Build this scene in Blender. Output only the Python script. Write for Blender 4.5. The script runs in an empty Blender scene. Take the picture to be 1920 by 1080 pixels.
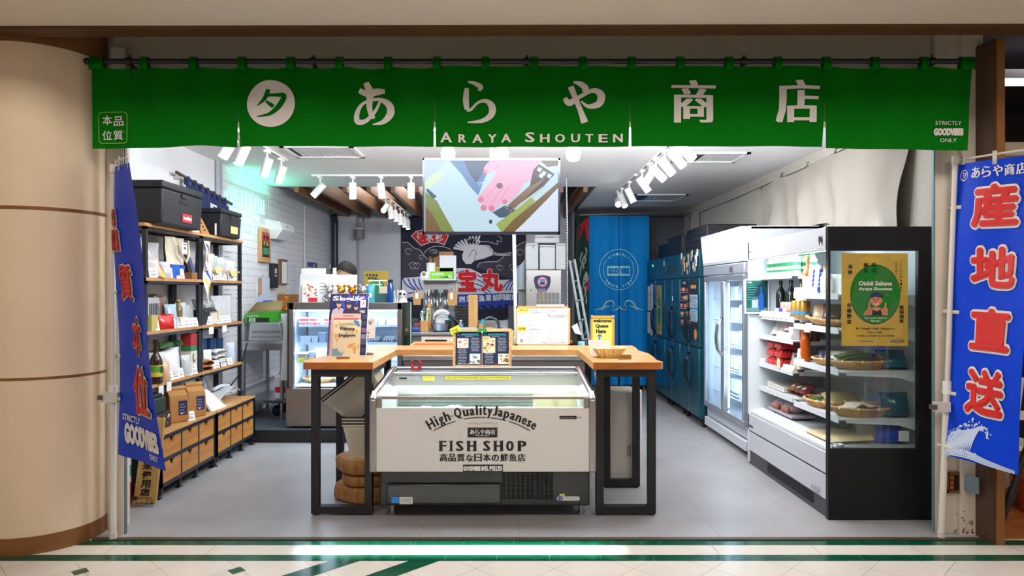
import bpy,bmesh,math,random
from mathutils import Vector,Matrix
random.seed(7)
S=bpy.context.scene
COL=S.collection
R=math.radians
# ------------------------------------------------------------------ camera
FPX,VX,VY,EYE=1280.0,950.0,546.0,1.5  # focal length and vanishing point in photo pixels, eye height in metres
cd=bpy.data.cameras.new('camera');cam=bpy.data.objects.new('camera',cd);COL.objects.link(cam)
cam.location=(0,0,EYE);cam.rotation_euler=(R(90),0,0)
cd.sensor_width=36;cd.lens=36*FPX/1920
cd.shift_x=(960-VX)/1920;cd.shift_y=(VY-540)/1920
cd.clip_end=100
S.camera=cam
# ------------------------------------------------------------------ world, big lights, exposure
w=bpy.data.worlds.new('mall_air');S.world=w;w.use_nodes=True
w.node_tree.nodes['Background'].inputs[0].default_value=(0.95,0.84,0.74,1)
w.node_tree.nodes['Background'].inputs[1].default_value=0.22
def light(name,kind,loc,energy,color=(1,1,1),size=.3,size_y=None,aim=None,spot=None,spread=None,blend=.6,parent=None):
 d=bpy.data.lights.new(name,kind);o=bpy.data.objects.new(name,d);COL.objects.link(o)
 o.location=loc;d.energy=energy;d.color=color
 if kind=='AREA':
  d.size=size
  if size_y:d.shape='RECTANGLE';d.size_y=size_y
  if spread:d.spread=R(spread)
 else:
  d.shadow_soft_size=size
 if spot:d.spot_size=R(spot);d.spot_blend=blend
 if aim is not None:
  o.rotation_euler=(Vector(aim)-Vector(loc)).to_track_quat('-Z','Y').to_euler()
 if parent:o.parent=parent
 return o
WARM=(1.0,.89,.79);COOL=(.90,.95,1.0)
light('mall_ceiling_light','AREA',(-1.8,.6,4.6),62,WARM,2.6,1.0,aim=(-1.2,3.9,1.2))
light('mall_ceiling_light','AREA',(2.0,.6,4.6),72,WARM,2.6,1.0,aim=(1.4,3.9,1.2))
light('floor_band_light','AREA',(-.27,3.96,3.3),9,(1,.99,.96),1.72,.05,aim=(-.27,3.96,0),spread=5)  # unseen lamp, added and shaped to lay the bright band on the tiles
light('curtain_back_fill','AREA',(.3,4.62,2.54),125,COOL,3.2,.12,aim=(0,6.6,3.3))  # added strip hidden behind the curtain, brightens the ceiling
light('curtain_back_fill','AREA',(0,4.6,2.72),20,COOL,4.4,.10,aim=(0,6.2,0))  # second added strip behind the curtain, brightens the room
light('shop_overhead_fill','AREA',(-.2,6.6,2.76),26,COOL,3.4,2.2,aim=(-.2,6.6,0))  # general fill added under the ceiling, no panel hangs there
light('kitchen_fill','AREA',(-.9,9.3,2.98),55,COOL,2.2,1.6,aim=(-.9,9.3,0))  # added area fill over the kitchen, no tube fixture
vs=S.view_settings
vs.view_transform='Standard';vs.look='None';vs.gamma=1;vs.use_curve_mapping=False
vs.exposure=0.35
# ------------------------------------------------------------------ measuring
def X(px,Y):return(px-VX)*Y/FPX
def Z(py,Y):return EYE-(py-VY)*Y/FPX
def P(px,py,Y):return Vector((X(px,Y),Y,Z(py,Y)))
def pxm(Y):  # a vertical plane at distance Y measured in photo pixels
 return lambda a,b,l=0:P(a,b,Y)+Vector((0,-l,0))
def plane(c,u,v):
 c,u,v=Vector(c),Vector(u),Vector(v);n=u.cross(v)
 if n.length:n.normalize()
 return lambda a,b,l=0:c+u*a+v*b+n*l
# ------------------------------------------------------------------ materials
_M={}
def lin(h):
 h=h.lstrip('#');o=[]
 for i in(0,2,4):
  c=int(h[i:i+2],16)/255
  o.append(c/12.92 if c<=.04045 else((c+.055)/1.055)**2.4)
 return(*o,1)
def mat(col,rough=.5,metal=0,emit=0,alpha=1,var=None,bump=None,spec=None,coat=0):
 key=(col,rough,metal,emit,alpha,var,bump,spec,coat)
 if key in _M:return _M[key]
 m=bpy.data.materials.new('mat_'+col.strip('#'));m.use_nodes=True
 t=m.node_tree;p=t.nodes['Principled BSDF']
 p.inputs['Base Color'].default_value=lin(col);p.inputs['Roughness'].default_value=rough
 p.inputs['Metallic'].default_value=metal
 if spec is not None:p.inputs['Specular IOR Level'].default_value=spec
 if coat:p.inputs['Coat Weight'].default_value=coat;p.inputs['Coat Roughness'].default_value=.08
 if emit:p.inputs['Emission Color'].default_value=lin(col);p.inputs['Emission Strength'].default_value=emit
 if alpha<1:p.inputs['Alpha'].default_value=alpha
 if var or bump:
  tc=t.nodes.new('ShaderNodeTexCoord')
  n=t.nodes.new('ShaderNodeTexNoise');n.inputs['Detail'].default_value=5
  n.inputs['Scale'].default_value=(var or bump)[0]
  t.links.new(tc.outputs['Object'],n.inputs['Vector'])
  if var:
   r=t.nodes.new('ShaderNodeValToRGB')
   a,k=lin(col),var[1]
   r.color_ramp.elements[0].color=(a[0]*(1-k),a[1]*(1-k),a[2]*(1-k),1);r.color_ramp.elements[0].position=.3
   r.color_ramp.elements[1].color=(min(1,a[0]*(1+k)),min(1,a[1]*(1+k)),min(1,a[2]*(1+k)),1);r.color_ramp.elements[1].position=.7
   t.links.new(n.outputs['Fac'],r.inputs['Fac']);t.links.new(r.outputs['Color'],p.inputs['Base Color'])
  if bump:
   b=t.nodes.new('ShaderNodeBump');b.inputs['Strength'].default_value=bump[1];b.inputs['Distance'].default_value=.01
   t.links.new(n.outputs['Fac'],b.inputs['Height']);t.links.new(b.outputs['Normal'],p.inputs['Normal'])
 _M[key]=m
 return m
def wood(c1,c2,scale=6,rough=.4,axis='Y'):
 key=('wood',c1,c2,scale,rough,axis)
 if key in _M:return _M[key]
 m=bpy.data.materials.new('wood_'+c1.strip('#'));m.use_nodes=True
 t=m.node_tree;p=t.nodes['Principled BSDF'];p.inputs['Roughness'].default_value=rough
 tc=t.nodes.new('ShaderNodeTexCoord');mp=t.nodes.new('ShaderNodeMapping')
 sc={'X':(.12,1,1),'Y':(1,.12,1),'Z':(1,1,.12)}[axis]
 mp.inputs['Scale'].default_value=[k*scale for k in sc]
 n=t.nodes.new('ShaderNodeTexNoise');n.inputs['Scale'].default_value=3;n.inputs['Detail'].default_value=6;n.inputs['Distortion'].default_value=1.2
 wv=t.nodes.new('ShaderNodeTexNoise');wv.inputs['Scale'].default_value=22;wv.inputs['Detail'].default_value=2
 mx=t.nodes.new('ShaderNodeMath');mx.operation='MULTIPLY_ADD';mx.inputs[1].default_value=.35
 r=t.nodes.new('ShaderNodeValToRGB')
 r.color_ramp.elements[0].color=lin(c1);r.color_ramp.elements[0].position=.35
 r.color_ramp.elements[1].color=lin(c2);r.color_ramp.elements[1].position=.85
 t.links.new(tc.outputs['Object'],mp.inputs['Vector'])
 t.links.new(mp.outputs['Vector'],n.inputs['Vector']);t.links.new(mp.outputs['Vector'],wv.inputs['Vector'])
 t.links.new(wv.outputs['Fac'],mx.inputs[0]);t.links.new(n.outputs['Fac'],mx.inputs[2])
 t.links.new(mx.outputs[0],r.inputs['Fac']);t.links.new(r.outputs['Color'],p.inputs['Base Color'])
 _M[key]=m
 return m
def glass(tint='#f4fbfb',k=.07,rough=.02):
 key=('glass',tint,k,rough)
 if key in _M:return _M[key]
 m=bpy.data.materials.new('glass_pane');m.use_nodes=True;t=m.node_tree;t.nodes.clear()
 o=t.nodes.new('ShaderNodeOutputMaterial');mx=t.nodes.new('ShaderNodeMixShader')
 tr=t.nodes.new('ShaderNodeBsdfTransparent');tr.inputs[0].default_value=lin(tint)
 g=t.nodes.new('ShaderNodeBsdfGlossy');g.inputs['Roughness'].default_value=rough
 mx.inputs[0].default_value=k
 t.links.new(tr.outputs[0],mx.inputs[1]);t.links.new(g.outputs[0],mx.inputs[2]);t.links.new(mx.outputs[0],o.inputs[0])
 _M[key]=m
 return m
def film(col='#eef0f2',a=.3,rough=.15):  # clear wrapping film
 return mat(col,rough,alpha=a,spec=.8)
def tiled(c1,mortar,bw,rh,ax,rough=.5,ms=.012,offset=.5):  # painted block / tile wall; ax = the two axes of the wall
 m=bpy.data.materials.new('blocks');m.use_nodes=True;t=m.node_tree;p=t.nodes['Principled BSDF']
 p.inputs['Roughness'].default_value=rough
 tc=t.nodes.new('ShaderNodeTexCoord');sp=t.nodes.new('ShaderNodeSeparateXYZ');cb=t.nodes.new('ShaderNodeCombineXYZ')
 b=t.nodes.new('ShaderNodeTexBrick');b.inputs['Scale'].default_value=1
 b.inputs['Brick Width'].default_value=bw;b.inputs['Row Height'].default_value=rh;b.inputs['Mortar Size'].default_value=ms*.35
 b.inputs['Color1'].default_value=lin(c1);b.inputs['Color2'].default_value=lin(c1);b.inputs['Mortar'].default_value=lin(mortar)
 b.inputs['Mortar Smooth'].default_value=.3;b.offset=offset
 t.links.new(tc.outputs['Object'],sp.inputs[0])
 t.links.new(sp.outputs[ax[0]],cb.inputs[0]);t.links.new(sp.outputs[ax[1]],cb.inputs[1])
 t.links.new(cb.outputs[0],b.inputs['Vector']);t.links.new(b.outputs['Color'],p.inputs['Base Color'])
 bp=t.nodes.new('ShaderNodeBump');bp.inputs['Strength'].default_value=.35;bp.inputs['Distance'].default_value=.01;bp.invert=True
 t.links.new(b.outputs['Fac'],bp.inputs['Height']);t.links.new(bp.outputs['Normal'],p.inputs['Normal'])
 return m
# ------------------------------------------------------------------ text outlines from the built-in font
_T={}
def tmesh(s,bold=0):
 k=(s,bold)
 if k not in _T:
  cu=bpy.data.curves.new('t','FONT');cu.body=s;cu.size=1;cu.offset=bold;cu.resolution_u=2
  o=bpy.data.objects.new('t',cu);COL.objects.link(o)
  dg=bpy.context.evaluated_depsgraph_get();dg.update()
  me=bpy.data.meshes.new_from_object(o.evaluated_get(dg))
  vs_=[(v.co.x,v.co.y)for v in me.vertices];fs=[tuple(p.vertices)for p in me.polygons]
  bpy.data.objects.remove(o);bpy.data.curves.remove(cu);bpy.data.meshes.remove(me)
  if not vs_:vs_,fs=[(0,0),(1,0),(1,1)],[]
  _T[k]=(vs_,fs)
 return _T[k]
def crom(pts,n=5):
 out=[];L=len(pts)
 for i in range(L-1):
  p0,p1,p2,p3=pts[max(i-1,0)],pts[i],pts[i+1],pts[min(i+2,L-1)]
  for j in range(n):
   t=j/n
   out.append(tuple(.5*(2*b+(c-a)*t+(2*a-5*b+4*c-d)*t*t+(3*b-a-3*c+d)*t**3)for a,b,c,d in zip(p0,p1,p2,p3)))
 out.append(tuple(pts[-1]))
 return out
# ------------------------------------------------------------------ mesh builder
class B:
 def __init__(s):s.v=[];s.f=[];s.m=[]
 def add(s,vs_,fs,m=0):
  o=len(s.v);s.v+=[Vector(v)for v in vs_]
  s.f+=[[i+o for i in f]for f in fs];s.m+=[m]*len(fs)
  return s
 def mark(s):return len(s.v)
 def xf(s,k,M):
  for i in range(k,len(s.v)):s.v[i]=M@s.v[i]
  return s
 def box(s,x0,x1,y0,y1,z0,z1,m=0):
  vs_=[(x,y,z)for z in(z0,z1)for y in(y0,y1)for x in(x0,x1)]
  return s.add(vs_,[(0,2,3,1),(4,5,7,6),(0,1,5,4),(2,6,7,3),(0,4,6,2),(1,3,7,5)],m)
 def hexa(s,lo,hi,m=0):  # two quads, bottom and top
  return s.add(list(lo)+list(hi),[(3,2,1,0),(4,5,6,7),(0,1,5,4),(1,2,6,5),(2,3,7,6),(3,0,4,7)],m)
 def cyl(s,p0,p1,r,n=14,m=0,r2=None,caps=True):
  p0,p1=Vector(p0),Vector(p1);r2=r if r2 is None else r2
  d=(p1-p0).normalized();a=d.orthogonal().normalized();b=d.cross(a)
  vs_=[]
  for p,q in((p0,r),(p1,r2)):
   vs_+=[p+(a*math.cos(6.28318*i/n)+b*math.sin(6.28318*i/n))*q for i in range(n)]
  fs=[(i,(i+1)%n,n+(i+1)%n,n+i)for i in range(n)]
  if caps:fs+=[tuple(range(n-1,-1,-1)),tuple(range(n,2*n))]
  return s.add(vs_,fs,m)
 def tube(s,pts,r,n=8,m=0,closed=False):
  pts=[Vector(p)for p in pts];L=len(pts);vs_=[];fs=[]
  for i,p in enumerate(pts):
   if closed:d=pts[(i+1)%L]-pts[i-1]
   else:d=pts[min(i+1,L-1)]-pts[max(i-1,0)]
   d=d.normalized()if d.length>1e-9 else Vector((0,0,1))
   up=Vector((0,0,1))if abs(d.z)<.95 else Vector((1,0,0))
   a=d.cross(up).normalized();b=a.cross(d)
   rr=r[i]if isinstance(r,(list,tuple))else r
   vs_+=[p+(a*math.cos(6.28318*k/n)+b*math.sin(6.28318*k/n))*rr for k in range(n)]
  for i in range(L if closed else L-1):
   j=(i+1)%L
   fs+=[(i*n+k,i*n+(k+1)%n,j*n+(k+1)%n,j*n+k)for k in range(n)]
  if not closed:fs+=[tuple(range(n-1,-1,-1)),tuple(range((L-1)*n,L*n))]
  return s.add(vs_,fs,m)
 def lathe(s,prof,c=(0,0,0),n=24,m=0,ms=None):
  c=Vector(c);L=len(prof)
  vs_=[c+Vector((r*math.cos(6.28318*k/n),r*math.sin(6.28318*k/n),z))for r,z in prof for k in range(n)]
  for i in range(L-1):
   s.add([],[],0)
  o=len(s.v);s.v+=vs_
  for i in range(L-1):
   mm=ms[i]if ms else m
   for k in range(n):
    s.f.append([o+i*n+k,o+i*n+(k+1)%n,o+(i+1)*n+(k+1)%n,o+(i+1)*n+k]);s.m.append(mm)
  if prof[0][0]>1e-4:s.f.append([o+k for k in range(n-1,-1,-1)]);s.m.append(ms[0]if ms else m)
  if prof[-1][0]>1e-4:s.f.append([o+(L-1)*n+k for k in range(n)]);s.m.append(ms[-1]if ms else m)
  return s
 def sph(s,c,r,n=12,m=0,sc=(1,1,1)):
  k=s.mark();h=n//2+1
  s.lathe([(max(1e-5,math.sin(math.pi*i/h))*r,-math.cos(math.pi*i/h)*r)for i in range(h+1)],(0,0,0),n,m)
  return s.xf(k,Matrix.Translation(Vector(c))@Matrix.Diagonal((*sc,1)))
 def surf(s,fn,nu,nv,m=0,thick=0):
  g=[[Vector(fn(i/nu,j/nv))for i in range(nu+1)]for j in range(nv+1)]
  W=nu+1
  fs=[(j*W+i,j*W+i+1,(j+1)*W+i+1,(j+1)*W+i)for j in range(nv)for i in range(nu)]
  flat=[p for row in g for p in row]
  if not thick:return s.add(flat,fs,m)
  nrm=[]
  for j in range(nv+1):
   for i in range(W):
    du=g[j][min(i+1,nu)]-g[j][max(i-1,0)];dv=g[min(j+1,nv)][i]-g[max(j-1,0)][i]
    nn=du.cross(dv);nrm.append(nn.normalized()if nn.length>1e-12 else Vector((0,0,1)))
  back=[p-n_*thick for p,n_ in zip(flat,nrm)];N=len(flat)
  fs2=fs+[tuple(N+q for q in reversed(f))for f in fs]
  for i in range(nu):
   fs2+=[(i+1,i,N+i,N+i+1),(nv*W+i,nv*W+i+1,N+nv*W+i+1,N+nv*W+i)]
  for j in range(nv):
   fs2+=[(j*W,(j+1)*W,N+(j+1)*W,N+j*W),((j+1)*W+nu,j*W+nu,N+j*W+nu,N+(j+1)*W+nu)]
  return s.add(flat+back,fs2,m)
 def prism(s,pts,fm,d0,d1,m=0):  # polygon in fm coordinates, lifted from d0 to d1
  n=len(pts)
  vs_=[fm(a,b,d0)for a,b in pts]+[fm(a,b,d1)for a,b in pts]
  fs=[tuple(range(n)),tuple(range(2*n-1,n-1,-1))]+[(i,n+i,n+(i+1)%n,(i+1)%n)for i in range(n)]
  return s.add(vs_,fs,m)
 def flat(s,vs2,fs,fm,m,lift,cut=0):
  if cut:
   tr=[]  # split into small triangles so the shape can follow a curved cloth
   bm=bmesh.new();bv=[bm.verts.new((a,b,0))for a,b in vs2]
   for f in fs:
    try:bm.faces.new([bv[i]for i in f])
    except ValueError:pass
   bmesh.ops.triangulate(bm,faces=bm.faces[:])
   todo=[tuple((v.co.x,v.co.y)for v in f.verts)for f in bm.faces];bm.free()
   while todo:
    t=todo.pop();d=[math.dist(t[k],t[(k+1)%3])for k in range(3)];k=d.index(max(d))
    if d[k]<=cut:tr.append(t);continue
    a,b,c=t[k],t[(k+1)%3],t[(k+2)%3];q=((a[0]+b[0])/2,(a[1]+b[1])/2)
    todo+=[(a,q,c),(q,b,c)]
   vs2=[q for t in tr for q in t];fs=[(3*k,3*k+1,3*k+2)for k in range(len(tr))]
  return s.add([fm(a,b,lift)for a,b in vs2],fs,m)
 def poly(s,pts,fm,m=0,lift=.001,cut=0):return s.flat(pts,[tuple(range(len(pts)))],fm,m,lift,cut)
 def rect(s,x0,y0,x1,y1,fm,m=0,lift=.001,cut=0):return s.poly([(x0,y0),(x1,y0),(x1,y1),(x0,y1)],fm,m,lift,cut)
 def disc(s,cx,cy,rx,fm,m=0,lift=.001,ry=None,n=28,cut=0):
  return s.poly([(cx+rx*math.cos(6.28318*i/n),cy+(ry or rx)*math.sin(6.28318*i/n))for i in range(n)],fm,m,lift,cut)
 def ring(s,cx,cy,r,w_,fm,m=0,lift=.001,a0=0,a1=360,ry=None,n=40):
  k=(ry or r)/r
  pts=[(cx+r*math.cos(R(a0+(a1-a0)*i/n)),cy+k*r*math.sin(R(a0+(a1-a0)*i/n)),w_)for i in range(n+1)]
  return s.ribbon(pts,fm,m,lift,smooth=False)
 def ribbon(s,pts,fm,m=0,lift=.001,smooth=True,n=5):  # brush stroke: (x, y, width)
  q=crom(pts,n)if smooth and len(pts)>2 else pts
  vs2=[];L=len(q)
  for i,(x,y,w_)in enumerate(q):
   dx=q[min(i+1,L-1)][0]-q[max(i-1,0)][0];dy=q[min(i+1,L-1)][1]-q[max(i-1,0)][1]
   l=math.hypot(dx,dy)or 1;nx,ny=-dy/l,dx/l
   vs2+=[(x+nx*w_/2,y+ny*w_/2),(x-nx*w_/2,y-ny*w_/2)]
  return s.flat(vs2,[(2*i,2*i+1,2*i+3,2*i+2)for i in range(L-1)],fm,m,lift)
 def text(s,st,fm,rect,m=0,bold=0,hb=0,lift=.001,cut=0,rot=0,dil=None):  # rect = left, bottom, right, top in fm units
  vs2,fs=tmesh(st,bold)
  xs=[a for a,b in vs2];ys=[b for a,b in vs2];x0,x1,y0,y1=min(xs),max(xs),min(ys),max(ys)
  l,b_,r_,t_=rect;cx,cy=(l+r_)/2,(b_+t_)/2;ca,sa=math.cos(rot),math.sin(rot)
  ks=[(0,0)]if not hb else[(0,0),(-hb,0),(hb,0)]  # hb thickens the uprights only, dil = (radius, copies) the whole stroke
  if dil:ks=[(dil[0]*math.cos(6.28318*q/dil[1]),dil[0]*math.sin(6.28318*q/dil[1]))for q in range(dil[1])]
  for kk,(k,kv)in enumerate(ks):
   o=[]
   for a,b in vs2:
    u=l+(a-x0)/max(1e-6,x1-x0)*(r_-l)+k-cx;v=b_+(b-y0)/max(1e-6,y1-y0)*(t_-b_)-cy+kv
    o.append((cx+u*ca-v*sa,cy+u*sa+v*ca))
   s.flat(o,fs,fm,m,lift+.0005*kk,cut)
  return s
 def pouch(s,w_,h,d,M=None,m=0,seed=0,nu=10,nv=12,pinch=.25):  # a filled bag standing on z=0
  rnd=random.Random(seed);a,b=rnd.uniform(0,6),rnd.uniform(0,6)
  k=s.mark()
  for sg in(1,-1):
   def fn(u,v,sg=sg):
    e=max(0,1-abs(2*u-1)**3)**.6*max(0,(1-v**4)*min(1,.55+2*v))**.7
    wob=.012*h*math.sin(9*u+a+5*v)*math.sin(7*v+b)
    return((u-.5)*w_*(1-pinch*.3*math.sin(3.1*v)),-sg*(e*d/2+wob*e),v*h)
   s.surf(fn,nu,nv,m)
  if M is not None:s.xf(k,M)
  return s
 def build(s,name,mats,parent=None,label=None,cat=None,group=None,kind=None,bevel=0,seg=2,smooth=35,org=None):
  if not isinstance(mats,(list,tuple)):mats=[mats]
  if parent is not None:
   o0=Vector(parent.location);q=parent
   while q.parent is not None:q=q.parent;o0+=Vector(q.location)
  elif org is not None:o0=Vector(org)
  elif kind=='structure':o0=Vector((0,0,0))
  else:
   o0=Vector(((min(v.x for v in s.v)+max(v.x for v in s.v))/2,(min(v.y for v in s.v)+max(v.y for v in s.v))/2,min(v.z for v in s.v)))
  me=bpy.data.meshes.new(name)
  me.from_pydata([tuple(v-o0)for v in s.v],[],s.f)
  for m_ in mats:me.materials.append(m_)
  me.polygons.foreach_set('material_index',[min(i,len(mats)-1)for i in s.m])
  if smooth:
   me.polygons.foreach_set('use_smooth',[True]*len(me.polygons));me.update()
   me.set_sharp_from_angle(angle=R(smooth))
  me.update()
  o=bpy.data.objects.new(name,me);COL.objects.link(o)
  if parent is not None:o.parent=parent
  else:o.location=o0
  if bevel:
   b=o.modifiers.new('bevel','BEVEL');b.width=bevel;b.segments=seg;b.limit_method='ANGLE';b.angle_limit=R(40);b.harden_normals=False
  tag(o,label,cat,group,kind)
  return o
def tag(o,label=None,cat=None,group=None,kind=None):
 if label:o['label']=label
 if cat:o['category']=cat
 if group:o['group']=group
 if kind:o['kind']=kind
 return o
def thing(name,label,cat,loc=(0,0,0),group=None):
 o=bpy.data.objects.new(name,None);COL.objects.link(o);o.location=loc;o.empty_display_size=.05
 return tag(o,label,cat,group)
def put(o,loc,rz=0,rx=0,ry=0):
 o.location=loc;o.rotation_euler=(rx,ry,rz);return o
def dup(root,loc,label=None,rz=None,group=None,scale=None):
 def cp(o,par):
  c=o.copy();COL.objects.link(c)
  if par is not None:c.parent=par
  for ch in list(o.children):cp(ch,c)
  return c
 c=cp(root,None);c.location=loc
 if rz is not None:c.rotation_euler=(0,0,rz)
 if label:c['label']=label
 if group:c['group']=group
 if scale:c.scale=scale if isinstance(scale,(tuple,list))else(scale,)*3
 return c
def TR(x,y,z,rz=0,rx=0,ry=0,s=1):return Matrix.Translation((x,y,z))@Matrix.Rotation(rz,4,'Z')@Matrix.Rotation(rx,4,'X')@Matrix.Rotation(ry,4,'Y')@Matrix.Scale(s,4)
WHITE=mat('#e8e8e8',.45);PAPER=mat('#eeeeec',.7);INK=mat('#16161a',.6);BLACK=mat('#141417',.45);STEEL=mat('#b9bbbe',.28,1)
CHROME=mat('#d8d8da',.12,1);DKSTEEL=mat('#3c3e42',.4,.6);LED=mat('#f6fbff',.5,emit=9);RED=mat('#c01818',.5)
# ================================================================== the setting
def st(b,name,mats,**k):return b.build(name,mats,kind='structure',**k)
CREAM=mat('#dcc6a8',.55,var=(3,.03));BROWN=mat('#5a3a1e',.45,var=(4,.12));SHADEWALL=mat('#cdc2ae',.7)
PLASTER=mat('#e2e2e4',.7,var=(2,.02))
CONC=mat('#999798',.36,var=(2.2,.11),bump=(30,.05))
b=B().box(-2.95,2.95,4.13,11.4,-.1,0)
for y in(5.35,6.57,7.79,9.01):b.rect(-2.87,y,2.87,y+.004,plane((0,0,0),(1,0,0),(0,1,0)),1,.0004)
for i,x in enumerate((-1.75,-1.14,-.53,.08,.69,1.3,1.91)):b.rect(x,4.13,x+.003,11.4,plane((0,0,0),(1,0,0),(0,1,0)),1,.0004)
st(b,'floor',[CONC,mat('#828184',.5)],smooth=0)
b=B().box(-7,7,-1.5,4.13,-.1,0)
fl=plane((0,0,0),(1,0,0),(0,1,0))
for y0,y1 in((4.03,4.11),(3.795,3.882)):b.rect(-7,y0,7,y1,fl,1,.0006)
for k in range(-12,13):
 x=.04+k*.585;b.rect(x-.0015,3.882,x+.0015,4.03,fl,2,.0007)
 for q in(0,.29):b.rect(x+q,4.03,x+q+.0015,4.11,fl,3,.0009);b.rect(x+q+.2,3.795,x+q+.2015,3.882,fl,3,.0009)
for k in range(-28,29):
 x=.26+k*.427
 for sg in(1,-1):b.poly([(x-.0015+sg*.105,3.795),(x+.0015+sg*.105,3.795),(x+.0015-sg*3.19,.5),(x-.0015-sg*3.19,.5)],fl,2,.0005)
for xa in(-.986,-.545):b.poly([(xa,3.795),(xa+.17,3.795),(xa+.17-2.6,1.2),(xa-2.6,1.2)],fl,1,.0009)
for cx,cy in((-1.45,3.665),(-2.28,3.65),(-1.877,3.24)):b.poly([(cx-.05,cy),(cx,cy-.05),(cx+.05,cy),(cx,cy+.05)],fl,1,.0011)
st(b,'floor_mall',[mat('#ddd5c8',.2,var=(5,.03)),mat('#0b4a34',.16,var=(14,.25)),mat('#6d675f',.5),mat('#2f6a56',.3)],smooth=0)
st(B().box(-2.5,2.95,4.108,4.15,-.02,.006),'trim_1',mat('#4a3a2c',.5))
st(B().box(-2.87,.7,6.78,11.4,0,.12).box(-2.87,.71,6.76,6.78,0,.122,1),'floor_kitchen_platform',[mat('#4a5560',.5,var=(4,.1)),mat('#17181c',.5)])
# ceiling: dropped slab, cut away over the kitchen
b=B().box(-2.95,2.95,4.3,8.36,2.78,2.9).box(1.1,2.95,8.36,10.95,2.78,2.9)
st(b,'ceiling',mat('#e9e9ea',.8))
st(B().box(-2.95,2.95,8.36,11.5,3.75,3.85).box(-2.95,2.95,8.30,8.36,2.9,3.75).box(1.05,1.1,8.36,11.0,2.9,3.75),'ceiling_upper',mat('#33333a',.8))
BLK=tiled('#dcdde1','#bcbec6',.42,.0795,(1,2),.45)
b=B().box(-2.95,-2.87,4.25,6.76,0,3.75,0).box(-2.95,-2.87,6.76,11.4,0,3.75,1)
st(b,'wall_left',[PLASTER,BLK])
st(B().box(-2.95,1.05,11.4,11.5,0,3.75).box(-2.87,-2.46,11.15,11.4,0,3.75),'wall_back',mat('#bfc0c6',.7))
st(B().box(1.05,2.95,10.95,11.05,0,3.0),'wall_back_right',mat('#4c4d54',.8))
st(B().box(1.02,1.05,10.6,11.4,0,3.75),'wall_partition',mat('#6a6b72',.8))
st(B().box(2.85,2.93,4.30,11.4,0,3.75),'wall_right',mat('#b7b1a6',.75,var=(1.5,.06)))
# shop front
b=B().box(-2.46,2.95,4.27,4.42,2.56,3.5)
st(b,'wall_front',[SHADEWALL])
b=B().box(-2.66,-2.44,4.3,4.42,0,3.5).box(-2.435,-2.36,4.2,4.235,0,3.0).box(-2.36,-2.353,4.21,4.235,0,2.6,1)
st(b,'wall_front_left',[mat('#d5ccbf',.6),mat('#7b7f86',.4,.5)])
b=B().box(2.662,2.93,4.24,4.262,0,3.5).box(2.80,2.93,4.2,4.24,0,3.4).box(2.653,2.662,4.242,4.262,0,2.6,1)
gr=random.Random(2)
for k in range(34):
 px=gr.uniform(1790,1826);q=gr.random()**3;f=pxm(4.24 if px<1803 else 4.2)
 b.disc(px,999-q*40,gr.uniform(.5,2.4),f,2,.0006+k*.00002,ry=gr.uniform(.5,3.5),n=9)
st(b,'wall_front_right',[mat('#d9d0c2',.6,var=(3,.05)),mat('#7b9aa0',.4,.5),mat('#8a6440',.8,var=(30,.4))])
b=B()
b.hexa([(2.885,4.05,0),(2.94,4.05,0),(2.94,4.24,0),(2.885,4.24,0)],[(2.885,4.05,3.0),(2.94,4.05,3.0),(2.94,4.24,3.0),(2.885,4.24,3.0)],0)
b.box(2.90,2.945,4.035,4.05,0,3.0,1)
st(b,'trim_2',[mat('#4b3423',.5,var=(5,.1)),mat('#8a5a2c',.4)])
# bulkhead over the shop front with its brown lip
b=B().hexa([(-7,3.3,2.953),(7,3.3,2.985),(7,3.78,2.985),(-7,3.78,2.953)],[(-7,3.3,4.6),(7,3.3,4.6),(7,3.78,4.6),(-7,3.78,4.6)])
st(b,'wall_bulkhead',mat('#e8d8c8',.6,var=(2,.02)))
b=B().hexa([(-7,3.765,2.935),(7,3.765,2.967),(7,3.87,2.962),(-7,3.87,2.93)],[(-7,3.765,2.96),(7,3.765,2.99),(7,3.87,3.25),(-7,3.87,3.22)])
st(b,'trim_3',BROWN)
st(B().box(-7,7,3.87,4.42,3.45,3.5),'ceiling_soffit',mat('#6a5c4c',.8))
# round column
prof=[(.358,0),(.358,.10),(.352,.10),(.352,.992),(.354,.992),(.354,1.008),(.352,1.008),(.352,1.965),(.354,1.965),(.354,1.985),(.352,1.985),(.352,2.915),(.362,2.915),(.362,3.45)]
b=B().lathe(prof,(-2.862,4.207,0),128,ms=[1,1,0,0,1,0,0,0,1,0,0,1,1])
st(b,'column_left',[CREAM,mat('#7d5026',.4,var=(4,.15))],smooth=20)
b=B().box(-6,-3.1,4.5,4.6,0,3.5)
st(b,'wall_mall_left',mat('#bdb0a0',.7))
# neighbour shop past the brown fin
st(B().box(2.95,5.5,4.13,7.2,-.1,.0),'floor_neighbour',wood('#8a4a1e','#b06a30',3,.35,'X'))
st(B().box(2.94,5.6,6.9,7.0,0,3.5).box(5.5,5.6,4.1,7,0,3.5),'wall_neighbour',mat('#3a3034',.7))
st(B().box(2.94,5.6,4.0,7,3.3,3.4),'ceiling_neighbour',mat('#23232c',.8))
light('neighbour_lamp','AREA',(3.9,5.2,3.2),14,WARM,.6,aim=(3.7,5.2,0))
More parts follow.
